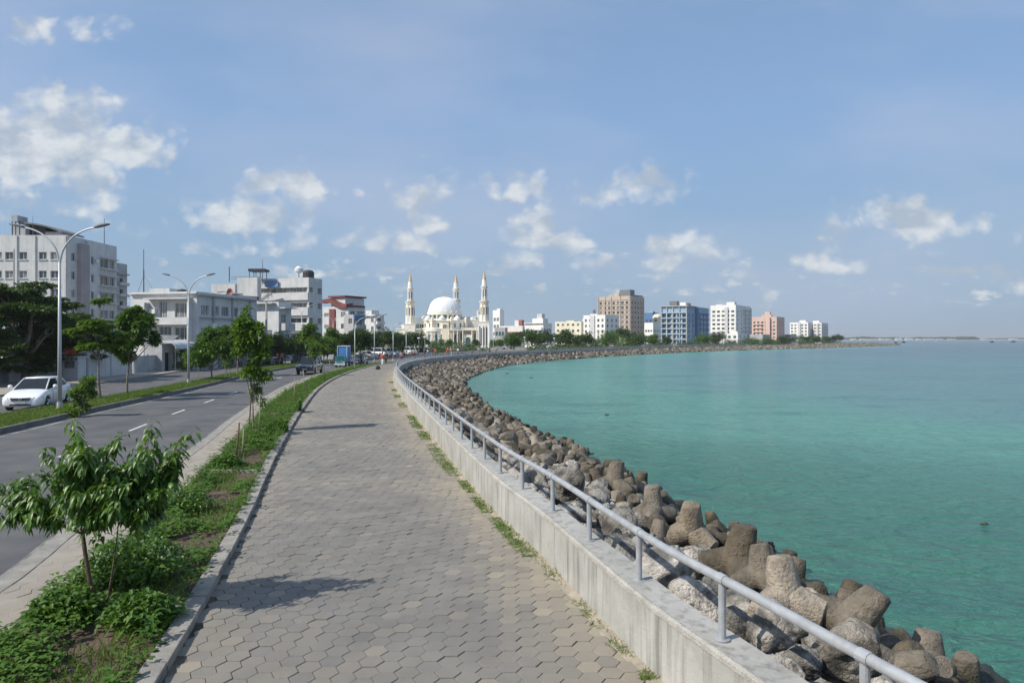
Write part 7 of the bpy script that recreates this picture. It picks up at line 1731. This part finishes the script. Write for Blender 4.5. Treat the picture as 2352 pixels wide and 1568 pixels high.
    MB().add([(p.x-3, p.y, 2.9), (p.x+2.6, p.y, 2.7), (p.x+2.6, p.y+3, 3.9), (p.x-3, p.y+3, 4.1)], [(0, 1, 2, 3)]).build('roof', M['mid'], root, o).modifiers.new('s', 'SOLIDIFY').thickness = .06
    for dx in (-2.8, 0, 2.4): MB().tube([(p.x+dx, p.y+.1, -.1), (p.x+dx, p.y+.1, 2.75)], .06, 5).build('post', M['grey'], root, o)
    # stalls with blue and white awnings
    for i, (px, py, w, m, lab) in enumerate([(640,832,5,'tarp','market stall with a blue awning behind the median, left of the third lamp'),(668,832,5,'awn','market stall with a grey white awning behind the third lamp'),(704,830,4,'white','white canopied stall behind the dark car'),(600,836,3.2,'awn','dark stall under the trees behind the slender promenade tree'),
                                              (740,829,5,'tarp','blue sheeted stall between the two lamps behind the dark car'),(775,828,4,'tarp','blue sheeted stall behind the blue loaded truck')]):
        Y = 104+i*3; x = hp(px, Y); root = empty('market_stall', (x, Y, -.2), lab, 'stall', 'stalls beyond the road'); o = root.location
        MB().add([(x-w/2, Y-1.4, 2.3), (x+w/2, Y-1.4, 2.3), (x+w/2, Y+.2, 3.0), (x-w/2, Y+.2, 3.0), (x+w/2, Y+1.8, 2.5), (x-w/2, Y+1.8, 2.5)], [(0, 1, 2, 3), (3, 2, 4, 5)]).build('awning', M[m], root, o).modifiers.new('s', 'SOLIDIFY').thickness = .06
        for sx in (-.48, 0, .48):
            for y in (-1.3, 1.7): MB().tube([(x+w*sx, Y+y, -.2), (x+w*sx, Y+y, 2.4)], .05, 5).build('post', M['mid'], root, o)
        MB().box(x-w*.45, x+w*.45, Y-1.0, Y-.4, -.2, .85).build('counter', M['mid' if i % 2 else 'awn'], root, o); MB().box(x-w*.45, x+w*.45, Y+1.5, Y+1.62, -.2, 2.3).build('back_panel', M['mid'], root, o)
    # blue and white street banner behind the median trees
    Y = 92; x = hp(536, Y); root = empty('banner_sign', (x, Y, 0), 'blue and white banner on a post behind the median trees', 'sign'); o = root.location
    MB().box(x-1.0, x+1.0, Y-.05, Y+.05, 1.9, 4.6).build('board', M['tarp'], root, o); MB().box(x-.9, x+.9, Y-.07, Y-.053, 2.9, 4.0).build('board_panel', M['frame'], root, o); MB().tube([(x, Y, -.2), (x, Y, 1.9)], .08, 6).build('post', M['mid'], root, o)
fences()

# ---------------------------------------------------------------- the far shore and the boats
def far_shore():
    mb = MB(); Y = 2600; xs = np.linspace(hp(1890, Y), hp(2262, Y), 60)
    for x in xs: mb.v += [(x, Y, ZW-.5), (x, Y+18, ZW+1.2), (x, Y+400, ZW+2.5)]
    for i in range(59): a = i*3; mb.f += [(a, a+3, a+4, a+1), (a+1, a+4, a+5, a+2)]
    mb.build('far_island', M['sand'])['kind'] = 'structure'
    Y2 = 2900; mb = MB(); xs = np.linspace(hp(2255, Y2), hp(2600, Y2), 40)
    for x in xs: mb.v += [(x, Y2, ZW-.5), (x, Y2+25, ZW+2.2), (x, Y2+300, ZW+2.6)]
    for i in range(39): a = i*3; mb.f += [(a, a+3, a+4, a+1), (a+1, a+4, a+5, a+2)]
    mb.build('far_sandbar', M['sand'])['kind'] = 'structure'
    lf = Leafy(); r = np.random.default_rng(6)
    def wood(px0, px1, Y, h, n, m=1.0):
        px = px0+(px1-px0)*r.random(n); x = hp(px, Y); y = Y+25+r.random(n)*90
        env = np.array([.62+.55*mnoise.noise(Vector((a*.012, 0, 0)))+.30*mnoise.noise(Vector((a*.05, 3, 0))) for a in x]); e = np.minimum(1, np.minimum((px-px0)/12, (px1-px)/12))*.6+.4
        pos = np.stack([x, y, ZW+1+h*env*e*(r.random(n)**.6)], 1); lf.add(*leaves(pos, rnd(n, r), unit(np.array([0, 0, 1.])+.6*rnd(n, r)), 5, 4, 3, .2, .2))
    wood(1925, 2262, 2600, 12, 9000); wood(2145, 2262, 2600, 13, 3200); wood(2300, 2420, 2900, 9, 1200)
    tag(link('island_wood', lf.mesh('island_wood', M['woods'])), 'low wooded shore of the far island along the horizon', 'woods', None, 'stuff')
    pls = ((1962,9,3.2,'first'),(1985,14,3,'second'),(2008,16,2.6,'third'),(2026,7,4.5,'fourth'),(2042,9,3,'fifth'),(2066,11,5.5,'sixth'),(2090,14,4.2,'seventh'),(2112,8,3.4,'eighth'),(2135,18,3,'ninth'),(2160,12,2.6,'tenth'),(2188,14,2.6,'eleventh'),(2330,16,4,'twelfth'))
    for px, w, h, nme in pls:
        Yb = 2595 if px < 2300 else 2890; x = hp(px, Yb); root = empty('distant_building', (x, Yb, ZW), 'tiny white building on the far shore, %s from the headland' % nme, 'building', 'white buildings on the far shore')
        MB().box(-w, w, 0, 12, 0, h).build('wall', M['whitec'], root); MB().add([(-w*1.05, -1, h), (w*1.05, -1, h), (w*1.05, 13, h), (-w*1.05, 13, h), (-w, 6, h+1.5), (w, 6, h+1.5)], [(0, 1, 5, 4), (2, 3, 4, 5), (0, 4, 3), (1, 2, 5)]).build('roof', M['frame'], root)
    def boat(px, py, L_, label):
        Y = 4.8*1568/(py-778); root = empty('boat', (hp(px, Y), Y, ZW), label, 'boat', 'small boats at anchor')
        rings = []
        for t in np.linspace(-1, 1, 9):
            w = .9*(1-abs(t)**2.6)+.05; sh = .35*abs(t)**2; rings.append([(t*L_/2, -w*1.0, .9+sh), (t*L_/2, -w*.6, -.1), (t*L_/2, w*.6, -.1), (t*L_/2, w, .9+sh)])
        loft(rings).build('hull', M['rust'], root); MB().box(-L_*.12, L_*.22, -.6, .6, .9, 2.0).build('cabin', M['dark'], root); MB().box(-L_*.16, L_*.26, -.7, .7, 2.0, 2.12).build('cabin_roof', M['mid'], root)
        MB().tube([(-L_*.2, 0, .9), (-L_*.2, 0, 3.4)], .06, 5).build('mast', M['mid'], root)
    boat(2057, 790, 3.4, 'smallest dark boat off the headland, leftmost of the four'); boat(2075, 787, 5.5, 'dark boat just right of the smallest one'); boat(2278, 786.5, 6, 'brown boat far out to the right'); boat(2327, 786, 7.5, 'rightmost boat, longest of the four')
    # floating scraps on the calm water
    for px, py, s, lab in ((1393,953,.16,'small dark float on the calm water right of the near bank'),(1360,1042,.10,'tiny dark float close to the tetrapods'),(1165,858,.3,'low dark rock awash near the bend of the bay'),(1220,868,.22,'dark rock awash right of the bend'),(2262,1204,.10,'small piece of driftwood on the water at the right')):
        Y = 4.8*1568/(py-778); me = rock_mesh('f', int(px), 2, M['bank']); o = link('float' if s < .3 else 'rock', me, None, (hp(px, Y), Y, ZW+.02)); o.scale = (s*2, s, s); tag(o, lab, 'float' if s < .3 else 'rock')
far_shore()
# ---------------------------------------------------------------- the air between here and the far shore
def haze():
    mb = MB().box(-2600, 9600, -400, 12100, -4.5, 60)
    m = bpy.data.materials.new('haze'); m.use_nodes = True; nt = m.node_tree; nt.nodes.remove(nt.nodes['Principled BSDF'])
    v = nt.nodes.new('ShaderNodeVolumePrincipled'); v.inputs['Color'].default_value = (.93, .955, .975, 1); v.inputs['Density'].default_value = .00018
    v.inputs['Anisotropy'].default_value = .2
    nt.links.new(v.outputs[0], nt.nodes['Material Output'].inputs['Volume'])
    o = mb.build('haze', m); o['kind'] = 'stuff'; tag(o, 'pale sea haze veiling the far shore', 'haze')
haze()
